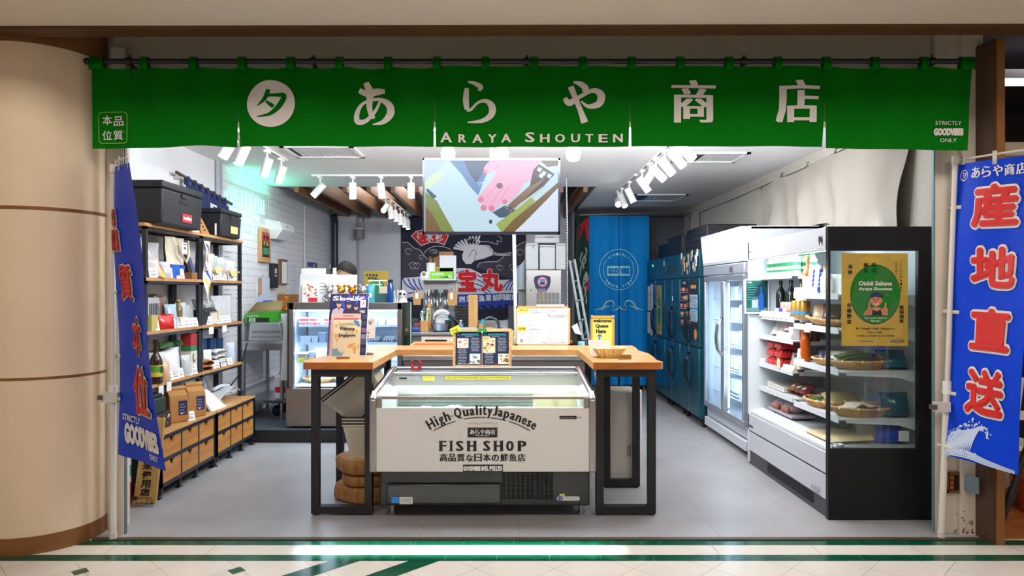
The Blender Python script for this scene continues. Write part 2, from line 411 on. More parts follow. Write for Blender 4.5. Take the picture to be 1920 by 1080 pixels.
# conduits and exposed pipe on the walls
b=B().cyl((-2.845,6.72,.05),(-2.845,6.72,2.78),.022).cyl((-2.845,6.80,.05),(-2.845,6.80,2.78),.016)
b.build('conduit_pipe',mat('#a7a9b2',.5),label='pair of grey conduit pipes running up the side wall behind the retail shelf',cat='pipe')
b=B().cyl((-2.852,9.62,.12),(-2.852,9.62,2.7),.014);b.build('conduit_pipe',mat('#c8cad0',.5),label='thin white conduit dividing the white block wall',cat='pipe')
b=B().cyl((-2.79,11.09,1.55),(-2.79,11.09,2.62),.052,20).cyl((-2.79,11.09,2.62),(-2.79,11.02,2.72),.055)
b.build('drain_pipe',mat('#1b2b3c',.4),label='dark blue vertical pipe in the far corner of the block wall',cat='pipe')
b=B()
fy=Z(710,7.0)
b.tube([(-2.85,6.9,.44),(-2.85,8.2,.47),(-2.85,9.4,.47)],.022)
b.build('water_pipe',mat('#d4d5da',.5),label='white pipe running low along the block wall',cat='pipe')
# wooden ceiling slats over the kitchen
for i in range(13):
 x=-2.60+.295*i
 B().box(x,x+.05,8.365,11.34 if x>-2.5 else 11.14,2.715,2.89).build('ceiling_beam',wood('#6b4630','#8f6443',3,.5,'Y'),label='brown wooden beam, one of a parallel row over the kitchen',cat='beam',group='wooden beams over the kitchen')
# ducts glimpsed between the slats
for i,(x,r)in enumerate(((-.9,.16),(.55,.2))):
 B().cyl((x,8.37,3.3),(x,11.35,3.3),r,24).build('air_duct',mat('#55565e',.5,.4),label=['slim grey round duct above the kitchen beams','wide grey round duct above the kitchen beams'][i],cat='duct')
# ================================================================== shop front: noren, flags
NG=mat('#006a0a',.8,spec=.1,var=(40,.05));NW=mat('#dcd6d2',.8,spec=.2)
YN=4.03
def noren(a,b_,l=0):  # cloth surface in photo pixels
 sag=0
 d=max(0,1-(b_-118)/160)if b_<278 else 0
 u=(a-170)/92.0
 amp=.018*max(0,1-(b_-120)/110)if b_<230 else 0
 amp2=amp*(1.0 if(a<830 or a>1540)else .35)
 y=YN+amp2*math.cos(2*math.pi*u)*.9+.006*math.sin(a/37.0+b_/90.0)+.010*math.sin(a/121.0)*(b_-110)/170+.004*math.sin(a/19.0-b_/31.0)
 return P(a,b_,y)+Vector((0,-l,0))+(P(a,b_,YN)-P(a,b_,y))*.999+Vector((0,y-YN,0))
cloth=thing('noren_curtain','wide green split curtain with white lettering hung over the shop front','curtain',P(998,275,YN))
rod_z=Z(115,YN)
edges=[170,447,815,1181,1547,1826]
for i in range(5):
 L,Rr=edges[i],edges[i+1]
 def fn(u,v,L=L,Rr=Rr,i=i):
  top=123+(7.0 if(L+u*(Rr-L)<815 or L+u*(Rr-L)>1540)else 1.5)*abs(math.sin(math.pi*(L+u*(Rr-L)-178)/92.0))
  bot=275+(2.5 if i in(0,4)else 0)-(5*math.exp(-((u-.75)/.2)**2)if i==0 else 0)+(4*u if i==4 else 0)
  py=top+v*(bot-top);px=L+u*(Rr-L)
  g=max(0,(py-176)/100)
  if i>0:px+=(1-u)*g*2.6
  if i<4:px-=u*g*(2.6 if i!=3 else 5)
  if i==0:px+=(u-1)*-.0;
  if i==4:px+=u*(-10*v)
  return noren(px,py)
 B().surf(fn,56,26,0,-.0025).build('cloth_panel',NG,cloth,smooth=60)
for k in range(19):
 px=192+82-2+(k-1)*91.2 if k else 183
 if k==18:px=1812
 wd=13 if k in(0,18)else 7
 b=B()
 pts=[]
 for q in range(9):
  a=math.pi*q/8
  pts.append((YN-math.cos(a)*.021,rod_z+.008+.018*math.sin(a)))
 prof_=[(YN-.021,Z(132,YN))]+pts+[(YN+.021,Z(132,YN))]
 for j in range(len(prof_)-1):
  (y0,z0),(y1,z1)=prof_[j],prof_[j+1]
  b.add([(X(px-wd,YN),y0,z0),(X(px+wd,YN),y0,z0),(X(px+wd,YN),y1,z1),(X(px-wd,YN),y1,z1)],[(0,1,2,3)])
 o=b.build('hanging_loop',NG,cloth)
 sm=o.modifiers.new('t','SOLIDIFY');sm.thickness=.002
G=dict(
a=[[(13,80,11),(35,73,14),(58,79,15),(78,81,9)],[(30,99,12),(40,77,15),(39,44,12),(44,22,9),(53,17,6)],
[(67,58,5),(53,31,7),(30,10,9),(9,8,12),(6,24,11),(18,46,7),(42,58,6),(68,60,9),(90,47,15),(93,26,16),(75,7,10),(47,1,2)]],
ra=[[(13,99,4),(34,96,10),(54,87,13),(47,79,7)],[(9,84,11),(6,57,16),(9,33,12)],[(9,31,9),(22,33,7),(46,50,7),(72,53,11),(90,40,18),(88,20,17),(60,6,11),(11,2,3)]],
ya=[[(2,60,9),(14,49,13),(39,64,8),(72,79,9),(92,68,15),(87,48,14),(61,42,8),(43,54,3)],[(24,99,4),(43,94,11),(55,83,12),(46,78,4)],[(17,88,13),(30,58,11),(41,32,11),(52,3,15)]],
yu=[[(40,99,11),(26,66,10),(1,40,2)],[(36,78,8),(62,79,8),(93,76,13),(76,40,14),(44,11,9),(0,1,2)],[(31,57,5),(44,47,9),(57,38,11)]])
def glyph(b,key,fm,x0,yb,x1,yt,m=0,lift=.004,wk=1.22):
 sx,sy=(x1-x0)/100,(yt-yb)/100
 for s_ in G[key]:
  b.ribbon([(x0+x*sx,yb+y*sy,w_*abs(sx)*wk)for x,y,w_ in s_],fm,m,lift,n=8)
LM=[NW,NG,mat('#8fae4a',.8)]
b=B()
b.disc(509,195,45.5,noren,0,.005,ry=44,n=60,cut=9)
glyph(b,'yu',noren,483,220,537,168,1,.0065,1.35);b.build('round_emblem',LM,cloth)
for k_,bx in(('a',(665,235,737,155)),('ra',(870,230,928,153)),('ya',(1057,232,1133,153))):
 b=B();glyph(b,k_,noren,*bx);b.build('character',LM,cloth)
for k_,bx in(('商',(1261,231,1338,151)),('店',(1456,231,1533,151))):B().text(k_,noren,bx,0,0,3.4,.0045,9).build('character',LM,cloth)
b=B()
for ch,x0,x1 in zip('ARAYASHOUTEN',(826,860,886,915,940,985,1013,1041,1071,1098,1123,1150),(847,874,904,931,958,1002,1030,1059,1087,1112,1139,1167)):
 b=B();b.text(ch,noren,(x0,267,x1,248 if x0 in(826,985)else 251),0,.012,.5,.004);b.build('letter',LM,cloth)
b=B()
b.text('STRICTLY',noren,(1754,234,1804,227),0,.008,0,.004);b.text('ONLY',noren,(1764,266,1795,259),0,.008,0,.004)
b.text('GOODVIBES',noren,(1752,254,1807,240),0,.055,.4,.004)
b.build('lettering',LM,cloth);b=B()
for ch,x,y in(('本',199,224),('品',221,226),('位',198,252),('質',220,252)):b.text(ch,noren,(x-9,y+10,x+10,y-8),0,.008,0,.004)
fr=[]
for cx,cy,a0 in((232,216,-90),(232,262,0),(189,262,90),(189,216,180)):
 for q in range(5):fr.append((cx+6*math.cos(R(a0+q*22.5)),cy+6*math.sin(R(a0+q*22.5)),1.3))
fr.append(fr[0]);b.ribbon(fr,noren,2,.004,smooth=False)
b.build('stamp_mark',LM,cloth)
# the rod on its brackets
rod=thing('curtain_rod','long black rod carrying the green split curtain','rod',(0,YN,rod_z))
b=B().cyl((X(163,YN),YN,rod_z),(X(1800,YN),YN,rod_z),.015,16).sph((X(163,YN),YN,rod_z),.02)
b.build('pole',mat('#15151b',.4),rod)
for px in(243,588,988,1395,1748):
 B().box(X(px-3,YN),X(px+3,YN),YN+.02,4.27,rod_z-.03,rod_z-.015).box(X(px-3,YN),X(px+3,YN),YN+.015,YN+.03,rod_z-.09,rod_z).box(X(px-10,YN),X(px+8,YN),4.255,4.27,rod_z-.12,rod_z+.03).build('bracket',BLACK,rod)
 B().cyl((X(px-6,YN),YN,rod_z),(X(px+4,YN),YN,rod_z),.022,12).cyl((X(px,YN),YN,rod_z+.02),(X(px,YN),YN,rod_z+.035),.006).build('clamp',BLACK,rod)
# nobori flags on white poles
BLUE=mat('#003cc8',.5,spec=.2);RK=mat('#cf1b12',.5);WK=mat('#e6e2e0',.5)
POLE=mat('#d8d2c8',.45)
def flag(name,label,TL,TRc,BL,BR,arm_from,loops,chars,plabel,pole_top,pole_bot,clampz):
 TL,TRc,BL,BR=map(Vector,(TL,TRc,BL,BR))
 def fm(u,v,l=0):  # u 0..60 across, v 0..180 down
  a,q=u/60,v/180
  p=(TL*(1-a)+TRc*a)*(1-q)+(BL*(1-a)+BR*a)*q
  n=((TRc-TL)*(1-q)+(BR-BL)*q).cross(Vector((0,0,1))).normalized()
  return p+n*(.012*math.sin(q*7+a*3)+.01*math.sin(a*6+q*2)+l)
 t=thing(name,label,'flag',BL)
 B().surf(lambda a,q:fm(a*60,q*180),16,48,0,-.0015).build('cloth',BLUE,t,smooth=60)
 b=B()
 for s_,v0,v1,u0,u1 in chars:
  b=B();k_=min(1,(u1-u0)/36);r_=(u0+2.6*k_,v1-2.6,u1-2.6*k_,v0+2.6);b.text(s_,fm,r_,1,0,0,.004,6,dil=(2.5*k_,12));b.text(s_,fm,r_,0,0,0,.0107,6,dil=(1.15*k_,9))
  b.build('character',[RK,WK],t)
 def loop_(b):
  o=b.build('hanging_loop',POLE,t);sm=o.modifiers.new('t','SOLIDIFY');sm.thickness=.002
 for q in loops:
  b=B();c=fm(0,q);d=(fm(8,q)-fm(0,q)).normalized()
  if 1:
   b.add([c-d*.07+Vector((0,-.012,.011)),c+d*.035+Vector((0,-.012,.011)),c+d*.035+Vector((0,-.012,-.011)),c-d*.07+Vector((0,-.012,-.011))],[(0,1,2,3)]);loop_(b)
 for a in(4,30,55):
  b=B();c=fm(a,0);d=(fm(a+2,0)-fm(a,0)).normalized()
  b.add([c-d*.012+Vector((0,-.004,-.03)),c+d*.012+Vector((0,-.004,-.03)),c+d*.012+Vector((0,-.004,.05)),c-d*.012+Vector((0,-.004,.05))],[(0,1,2,3)]);loop_(b)
 pt=thing('flag_pole',plabel,'pole',pole_bot)
 p0,p1=Vector(pole_bot),Vector(pole_top);mid=p0.lerp(p1,.40)
 B().cyl(p0,mid,.019,16).cyl(p0,p0+Vector((0,0,.04)),.022,16).build('lower_tube',POLE,pt)
 B().cyl(mid-Vector((0,0,.03)),p1,.0145,16).build('upper_tube',POLE,pt)
 B().cyl(mid-Vector((0,0,.05)),mid+Vector((0,0,.03)),.024,16).build('sleeve',mat('#e6e4e0',.4),pt)
 B().box(p0.x-.055,p0.x+.04,p0.y-.028,p0.y-.0,clampz-.03,clampz+.03).box(p0.x-.075,p0.x-.045,p0.y-.035,p0.y,clampz-.014,clampz+.014,1).build('clamp',[mat('#d9d4cc',.3,alpha=.9),mat('#6a625a',.4,.5)],pt)
 B().tube([p1+Vector((0,0,-.01)),fm(2,-3),fm(30,-3),fm(60,-3)],.007).cyl(p1-Vector((0,0,.03)),p1+Vector((0,0,.02)),.02).build('arm',POLE,pt)
 return t,fm
lt,lfm=flag('banner_flag','blue flag seen edge-on beside the beige column, white pole at its left',
P(217,316,4.13),P(241,304,3.64),P(227,851,4.13),P(312,883,3.73),None,(32,78,118,145),
(('品',24,54,0,19),('質',58,84,12,32),('本',89,117,25,43),('位',119,152,24,55)),
'slim white flag pole standing against the shop post next to the column',(X(212,4.13),4.13,Z(315,4.13)),(X(212,4.13),4.13,0),.86)
b=B()
b.text('STRICTLY',lfm,(7,157,32,153),0,.02,0,.004,8);b.text('GOODVIBES',lfm,(10,171,57,158),0,.06,.3,.004,8);b.text('ONLY',lfm,(42,176,54,172.5),0,.02,0,.004,8)
b.build('lettering',WK,lt)
rt,rfm=flag('banner_flag','blue flag with large red characters and a white wave at the brown doorway fin',
P(1797,309,4.2),P(1945,288,3.76),P(1777,853,4.14),P(1910,891,3.72),None,(27,92,142,175),
(('産',13,42,14,50),('地',50.5,78,14,50),('直',87,115,14,50),('送',123,153,13,49)),
'slim white flag pole leaning at the right-hand shop post',(X(1787,4.2),4.18,Z(300,4.2)),(X(1765,4.15),4.15,0),.80)
b=B()
b.ring(7,7.5,3.2,.5,rfm,0,.004);glyph(b,'yu',rfm,5.2,9.8,9,5.4,0)
for i,ch in enumerate('あらや商店'):
 b.text(ch,rfm,(14+i*8,10+.1*i,20.5+i*8,3.4+.1*i),0,0,.3,.004)
b.build('lettering',WK,rt)
b=B()  # breaking wave print: curls of white
rw=random.Random(3)
for k in range(15):
 y0=182-k*.6;x0=-2+k*1.6
 b.ribbon([(x0,y0,.5),(x0+3,y0-8,1.3),(x0+5+k*.25,y0-15,.9),(x0+9+k*.4,y0-18+k*.2,.3)],rfm,0,.004)
for k in range(80):
 a=rw.uniform(0,1);x=1+36*a+rw.uniform(-2,2);y=172-15*math.sin(a*2.6)+rw.uniform(-2.5,2.5)
 b.disc(min(max(x,1),58),min(y,178),rw.uniform(.25,.9),rfm,0,.004,n=8)
for k in range(46):
 x=rw.uniform(2,26);b.disc(x,178-rw.uniform(0,4)+x*.0,rw.uniform(.3,.9),rfm,0,.004,n=8)
for k in range(4):b.ribbon([(1,176+k*1.0,.5),(18,174.5+k*1.2,.9),(34,176.6+k*.9,.7),(58,178.2+k*.5,.3)],rfm,0,.0045)
b.ribbon([(1,166,.25),(9,162,.3),(17,159,.25),(24,159.5,.2)],rfm,0,.004)
b.build('wave_print',mat('#c9d8f0',.5),rt)
# electric box in the right-hand post
e=thing('electric_box','small open fuse box with grey flap let into the cream post','fuse box',P(1785,922,4.24))
f=pxm(4.24)
b=B()
for r_ in((1770,884,1806,889),(1770,918,1806,923),(1770,884,1775,923),(1795,884,1800,923)):b.prism([(r_[0],r_[1]),(r_[2],r_[1]),(r_[2],r_[3]),(r_[0],r_[3])],f,0,.02)
b.build('frame',mat('#7a4a20',.4,.3),e)
B().rect(1775,888,1796,919,f,0,.003).build('recess',BLACK,e)
for k in range(3):B().prism([(1778,891+k*9),(1785,891+k*9),(1785,898+k*9),(1778,898+k*9)],f,.003,.016).build('breaker',mat('#b0561c',.5),e)
c0,c1=P(1801,888,4.219),P(1801,919,4.219)
b=B().hexa([c1,c1+Vector((.045,-.1,.002)),c1+Vector((.05,-.095,.002)),c1+Vector((.005,0,0))],[c0,c0+Vector((.045,-.1,.002)),c0+Vector((.05,-.095,.002)),c0+Vector((.005,0,0))])
b.build('flap',mat('#7d8b98',.4,.4),e)
# things glimpsed in the neighbouring shop
ch=thing('plastic_chair','white slatted chair in the neighbouring shop beside the brown fin','chair',(3.55,4.9,0))
WP=mat('#e8e4da',.5)
for q in range(4):
 B().hexa([(3.33+q*.14,4.76,.40),(3.41+q*.14,4.76,.40),(3.41+q*.14,4.785,.40),(3.33+q*.14,4.785,.40)],[(3.35+q*.14,4.66,.88+.04*math.sin(q)),(3.40+q*.14,4.66,.88+.04*math.sin(q)),(3.40+q*.14,4.685,.88),(3.35+q*.14,4.685,.88)]).build('back_slat',WP,ch,bevel=.006)
B().box(3.31,3.83,4.76,5.24,.38,.41).build('seat',WP,ch,bevel=.006)
B().box(3.31,3.85,4.665,4.685,.62,.68).build('back_rail',WP,ch)
for x in(3.31,3.79):
 for y in(4.76,5.2):B().box(x,x+.04,y,y+.04,0,.38).build('leg',WP,ch)
b=B().lathe([(.12,0),(.16,.24),(.175,.24),(.175,.29),(.15,.29),(.14,.2)],(3.62,4.62,0),28)
b.build('plant_pot',mat('#a8481c',.6,var=(12,.1)),label='terracotta plant pot on the wooden floor of the neighbouring shop',cat='pot')
es=thing('display_easel','black easel leg at the photo edge in front of the flag foot','easel',(3.05,4.12,0))
B().cyl(P(1874,992,4.1),P(1925,840,3.95),.017,12).cyl(P(1893,938,4.05),P(1900,915,4.03),.024,12).build('leg',mat('#17161c',.5),es)
B().cyl((3.35,4.3,0),P(1927,845,4.0),.017,12).build('leg',mat('#17161c',.5),es)
B().cyl((3.14,3.75,0),P(1930,835,3.95),.014,12).build('leg',mat('#17161c',.5),es)
b=B().box(3.25,4.6,5.0,5.06,3.02,3.06).box(3.25,4.6,4.98,5.08,3.06,3.12,1)
b.build('tube_light',[mat('#ffffff',.5,emit=1.0),mat('#6a6a74',.5)],label='slim white tube light in the dark neighbouring shop',cat='lamp')
B().prism([(1885,266),(1930,266),(1930,292),(1885,292)],pxm(4.3),-.1,.0).build('emergency_lamp_box',mat('#cfc2a6',.5),label='cream box fixed above the right-hand blue flag',cat='box',bevel=.01)
# ================================================================== track lights, vents, screen
LH=mat('#e4e2df',.45);LENS_ON=mat('#ffffff',.5,emit=14);LENS_OFF=mat('#c9c9c6',.3)
def track(name_label,p0,p1):
 p0,p1=Vector(p0),Vector(p1);d=(p1-p0).normalized();s_=d.cross(Vector((0,0,1)))*.017
 t=thing('ceiling_track',name_label,'light track',p0)
 b=B().hexa([p0-s_-Vector((0,0,.02)),p1-s_-Vector((0,0,.02)),p1+s_-Vector((0,0,.02)),p0+s_-Vector((0,0,.02))],[p0-s_,p1-s_,p1+s_,p0+s_])
 b.build('rail',LH,t)
 q=s_*.35;dz=Vector((0,0,-.0206))
 B().add([p0-q+dz+d*.05,p1-q+dz-d*.05,p1+q+dz-d*.05,p0+q+dz+d*.05],[(0,1,2,3)]).build('slot',BLACK,t)
def head(label,top,aim,on=True,power=26,group=None,length=.17,rad=.04):
 top=Vector(top);d=Vector(aim).normalized()
 t=thing('track_spotlight',label,'spotlight',top,group)
 B().box(top.x-.018,top.x+.018,top.y-.05,top.y+.05,top.z-.045,top.z-.02).build('adapter',LH,t,bevel=.004)
 piv=top+Vector((0,0,-.15))
 B().cyl(top+Vector((0,0,-.045)),piv,.009,10).cyl(piv-Vector((.045,0,0)),piv+Vector((.045,0,0)),.006,8).build('stem',LH,t)
 a=piv-d*length*.35;e=piv+d*length*.65
 hs=B().cyl(a,e,rad,24).build('housing',LH,t,bevel=.004)
 B().cyl(e,e+d*.004,rad*.86,20).build('lens',LENS_ON if on else LENS_OFF,hs)
 if power:
  light('spot_lamp','SPOT',e+d*.012-top,power,COOL,.035,aim=e+d-top,spot=110,blend=.8,parent=t)
 return t
track('white ceiling light track on the right, nearer of the two over the fridges',(1.41,4.9,2.78),(1.41,7.2,2.78))
track('white ceiling light track on the right, the farther short one over the fridges',(1.41,7.45,2.78),(1.41,8.75,2.78))
nm=['nearest, cut by the green curtain','second from the front','third from the front','fourth from the front','fifth from the front, turned away','sixth from the front','seventh from the front','second from the far end','farthest, shining at the viewer']
for i,(y,d,on)in enumerate(((5.45,(.55,.1,-.5),1),(5.72,(.6,.2,-.6),1),(6.09,(.5,.15,-.55),1),(6.45,(.6,.1,-.55),1),(6.72,(-.35,.5,-.6),0),(7.1,(.45,.1,-.6),1),(7.85,(.3,.05,-.6),1),(8.35,(.15,-.25,-.5),1),(8.65,(-.1,-.8,-.35),1))):
 head('white cylinder spotlight on the right-hand track, '+nm[i],(1.41,y,2.78),d,on,13)
track('white ceiling light track above the retail shelf',(-2.14,4.75,2.78),(-2.14,6.62,2.78))
for i,(y,d)in enumerate(((5.28,(-.3,-.1,-.6)),(5.55,(-.25,-.05,-.6)),(6.1,(-.2,.1,-.5)),(6.48,(-.2,.1,-.5)))):
 head('white cylinder spotlight above the retail shelf, '+['nearest of four','second of four','third of four','farthest of four'][i],(-2.14,y,2.78),d,i<2,7)
track('white light track running across the ceiling in front of the beams',(-2.14,7.5,2.78),(-.55,7.5,2.78))
for i,(x,d)in enumerate(((-2.05,(-.55,.1,-.55)),(-1.69,(0,0,-1)),(-1.38,(.08,.2,-1)),(-1.05,(0,.1,-1)))):
 head('white spotlight on the cross track, '+['tilted left, first in the row','hanging straight, second in the row','third in the row','beside the screen, last in the row'][i],(x,7.5,2.78),d,i<2,16)
track('white light track running back beneath the wooden beams',(-1.55,8.6,2.725),(-1.55,11.0,2.725))
for i,(y,d)in enumerate(((8.75,(-.15,-.8,-.5)),(9.1,(.1,-.1,-.8)),(9.5,(.12,0,-.8)),(9.95,(.05,0,-1)),(10.35,(.05,0,-1)),(10.7,(.05,0,-1)))):
 head('small white spotlight under the beams, '+['nearest, glaring at the viewer','second of six','third of six','fourth of six','fifth of six','farthest of six'][i],(-1.55,y,2.725),d,True,10,None,.15,.036)
track('white light track behind the screen, carrying the flared lamps',(-.7,5.4,2.78),(.75,5.4,2.78))
for i,px in enumerate((840,940,1075)):
 x=X(px,5.4);t=thing('flared_spotlight','white flared bulb lamp hanging '+['behind the screen top, left of its pole','behind the screen top, right of its pole','clear to the right of the screen'][i],'spotlight',(x,5.4,2.78))
 B().box(x-.045,x+.045,5.36,5.44,2.705,2.76).build('adapter',LH,t,bevel=.006)
 B().lathe([(.022,2.70),(.028,2.665),(.058,2.60),(.062,2.585),(.056,2.575)],(x,5.4,0),28).build('reflector',mat('#b7b6b2',.4),t)
 B().lathe([(.052,2.577),(.054,2.555),(.04,2.535),(.0001,2.525)],(x,5.4,0),24).build('bulb',mat('#ffffff',.5,emit=18 if i==2 else 6),t)
 light('spot_lamp','SPOT',(0,0,-.27),18,COOL,.05,aim=(0,.15,-1.5),spot=130,blend=.8,parent=t)
# ceiling grilles
for nmx,x0,x1,y0,y1,dark in(('white ceiling air grille near the front with a few dark open slots',1.62,2.25,6.28,6.74,5),('white ceiling air grille farther back above the tall fridges',1.68,2.4,9.0,9.64,4),('pale ceiling air grille left of the screen by the green curtain',-2.0,-1.35,6.0,6.5,1)):
 g=thing('ceiling_vent',nmx,'air vent',(x0,y0,2.78))
 b=B().box(x0,x1,y0,y0+.04,2.765,2.78).box(x0,x1,y1-.04,y1,2.765,2.78).box(x0,x0+.04,y0,y1,2.765,2.78).box(x1-.04,x1,y0,y1,2.765,2.78)
 b.build('frame',mat('#dededf',.6),g)
 b=B();bd=B();n=14
 for k in range(n):
  xa=x0+.04+(x1-x0-.08)*k/n;xb=xa+(x1-x0-.08)/n
  (bd if k<dark else b).box(xa+.004,xb-.012,y0+.05,y1-.05,2.772,2.778)
 b.build('louvre',mat('#d2d2d4',.6),g);bd.build('open_slot',BLACK,g)
# hanging beaded chain
b=B().tube([P(1062,330,7.6),P(1064,430,7.6),P(1064,645,7.6)],.006)
for k in range(60):b.sph(P(1062+k*.035,333+k*5.2,7.6),.010,6)
b.build('beaded_chain',mat('#9b9b9f',.4,.5),label='thin beaded chain hanging beside the screen down to the whiteboard',cat='chain')
# screen
YT=5.0
tv=thing('television','wide flat screen showing a hand over water, hung below the curtain','tv',P(921,439,YT))
f=pxm(YT)
B().prism([(793,297),(1050,297),(1050,439),(793,439)],f,-.045,.0).build('casing',mat('#15151f',.35),tv,bevel=.004)
b=B()
for r_ in((793,297,1050,301),(793,434.5,1050,439),(793,297,796,439),(1046.5,297,1050,439)):b.prism([(r_[0],r_[1]),(r_[2],r_[1]),(r_[2],r_[3]),(r_[0],r_[3])],f,0,.012)
b.build('bezel',mat('#20202a',.3),tv)
def em(c):
 m=mat(c,.6,emit=.72,spec=.1);m.node_tree.nodes['Principled BSDF'].inputs['Base Color'].default_value=(.01,.01,.012,1);return m
SC=[em('#c4e2ee'),em('#7f8c34'),em('#9db04e'),em('#5b86b8'),em('#f0b2cd'),em('#e07a98'),em('#4a2f22'),em('#c9a25e'),em('#dde8fb'),em('#7a5a24'),em('#35506a'),em('#bcd6ff'),em('#7e5b60'),em('#2a3036'),em('#d8ecc8')]
b=B();q=lambda pts,m,l:b.poly([(780+x/6,270+y/6)for x,y in pts],f,m,l)
q([(95,180),(1600,180),(1600,1010),(95,1010)],0,.001)
q([(95,190),(95,400),(240,320),(330,190)],11,.0014)
q([(100,430),(200,330),(330,300),(260,420),(110,520)],14,.0015)
q([(105,540),(235,640),(300,760),(440,1005),(105,1005)],1,.0016);q([(105,700),(180,780),(300,1005),(105,1005)],9,.0019)
q([(380,190),(860,190),(760,420),(700,580),(600,470),(520,350)],3,.0018)
q([(540,190),(860,190),(750,330),(680,440),(600,330)],10,.0021)
q([(130,500),(235,590),(190,620),(110,520)],10,.0021)
q([(860,770),(1000,690),(1120,740),(1060,820),(940,830)],10,.0021)
q([(1180,700),(1300,600),(1340,640),(1240,760),(1050,950),(960,990),(900,900)],2,.0022)
q([(960,1000),(1100,850),(1380,620),(1600,430),(1600,500),(1340,760),(1100,1005)],9,.0024)
q([(1090,1005),(1330,780),(1600,490),(1600,1005)],8,.0026)
q([(1400,190),(1600,190),(1600,240),(1480,260)],9,.0024)
q([(1030,690),(1280,470),(1330,240),(1390,230),(1560,340),(1440,470),(1080,740)],6,.0028)
for k in range(5):b.ribbon([(780+(1040+k*14)/6,270+(690+k*12)/6,.8),(780+(1300+k*36)/6,270+(470-k*20)/6,.8)],f,7,.0031,smooth=False)
b.ribbon([(780+x/6,270+y/6,.9)for x,y in((960,660),(1075,745),(1300,600),(1460,460))],f,7,.0032);b.ribbon([(780+1075/6,270+745/6,1),(780+1050/6,270+830/6,1)],f,7,.0032,smooth=False)
for x,y in((1380,260),(1430,300),(1490,330),(1400,330)):q([(x,y),(x+40,y+20),(x+15,y+60),(x-20,y+35)],8,.0032)
for pts in(((680,440),(770,430),(850,360)),((700,470),(760,430)),((770,430),(800,470))):b.ribbon([(780+x/6,270+y/6,.8)for x,y in pts],f,8,.0026,smooth=False)
q([(930,190),(1420,190),(1320,290),(1290,400),(1180,470),(1060,620),(990,590),(860,480),(860,400),(910,300),(870,220)],4,.0034)
for i,pts in enumerate((((940,215,17),(860,240,19),(800,295,15),(775,315,8)),((920,400,17),(850,490,17),(780,570,16),(730,625,12)),((960,450,16),(880,570,17),(810,660,16),(760,720,12)),((1030,440,16),(960,570,17),(900,660,17),(850,725,12)),((1150,450,20),(1080,560,17),(1020,620,15),(1000,650,10)))):
 b.ribbon([(780+x/6,270+y/6,w_)for x,y,w_ in pts],f,4,.0036+i*.0002)
 x,y,w_=pts[-1];b.disc(780+x/6,270+y/6,w_/2.1,f,5,.0038+i*.0002)
for pts in(((920,440),(850,540),(790,600)),((990,480),(900,600),(850,680)),((1050,470),(990,560),(950,640)),((880,300),(930,230))):b.ribbon([(780+x/6,270+y/6,.9)for x,y in pts],f,5,.005)
b.disc(780+940/6,270+470/6,6,f,12,.0052,ry=5.5);b.disc(780+840/6,270+875/6,3,f,13,.0052,ry=4)
b.build('screen_picture',SC,tv)
B().box(X(918,YT),X(925,YT),YT+.045,YT+.075,Z(300,YT),2.78).build('ceiling_pole',mat('#151b38',.4),tv)
B().box(X(880,YT),X(965,YT),YT+.04,YT+.06,Z(400,YT),Z(330,YT)).build('mount_plate',BLACK,tv)
# ================================================================== bar counter, chest cooler and what stands on them
WT=wood('#a86a34','#d09a5c',3.2,.32,'X');WTE=wood('#9c4a14','#c0702c',5,.35,'X');TZ=1.028
bar=thing('bar_counter','wooden bar counter on black metal frames wrapped around the chest cooler','counter',(-.15,5.2,0))
def slab(pts,nm_):
 b=B();n=len(pts)
 b.add([(x,y,TZ-.046)for x,y in pts]+[(x,y,TZ)for x,y in pts],[tuple(range(n-1,-1,-1)),tuple(range(n,2*n))],0)
 for i in range(n):
  j=(i+1)%n;o=[(pts[i][0],pts[i][1],TZ-.046),(pts[j][0],pts[j][1],TZ-.046),(pts[j][0],pts[j][1],TZ),(pts[i][0],pts[i][1],TZ)]
  b.add(o,[(0,1,2,3)],1 if abs(pts[i][1]-pts[j][1])<.02 and pts[i][1]<4.7 else 0)
 return b.build(nm_,[WT,WTE],bar,bevel=.006,smooth=50)
arc=[(-1.355+.03*(1-math.cos(R(k*18))),4.55-.03*math.sin(R(k*18)))for k in range(6)]
slab([(-.886,4.52)]+[(-.886,5.94)]+[(-1.33,5.94),(-1.35,5.6),(-1.32,5.3),(-1.345,5.0),(-1.36,4.7)]+arc,'left_wing')
slab([(.574,4.52),(1.02,4.52),(1.044,4.56),(1.03,4.7),(1.06,4.95),(1.075,5.2),(1.05,5.45),(1.08,5.7),(1.09,5.94),(.574,5.94)],'right_wing')
slab([(-.886,5.5),(.574,5.5),(.574,5.94),(-.886,5.94)],'back_rail_top')
FR=mat('#19191d',.5)
def frame(x0,x1,y,d=.06,w_=.05,nm_='leg_frame'):
 b=B().box(x0,x0+w_,y,y+d,.012,TZ-.047).box(x1-w_,x1,y,y+d,.012,TZ-.047).box(x0+w_,x1-w_,y,y+d,.012,.06).box(x0+w_,x1-w_,y,y+d,TZ-.1,TZ-.047)
 o=b.build(nm_,FR,bar)
 f2=B().cyl((x0+.025,y+d/2,0),(x0+.025,y+d/2,.012),.022,14).cyl((x1-.025,y+d/2,0),(x1-.025,y+d/2,.012),.022,14)
 f2.build('levelling_foot',BLACK,bar)
frame(X(583,4.56),X(697.5,4.56),4.56);frame(-1.30,-.98,5.2);frame(X(1118,4.56),X(1230,4.56),4.56);frame(.74,1.015,5.2)
for x in(-1.02,.655):B().box(x,x+.05,5.68,5.74,0,TZ-.047).build('back_leg',FR,bar)
for x in(-1.28,.62):B().box(x,x+.36,4.62,5.2,TZ-.1,TZ-.06).build('under_rail',FR,bar)
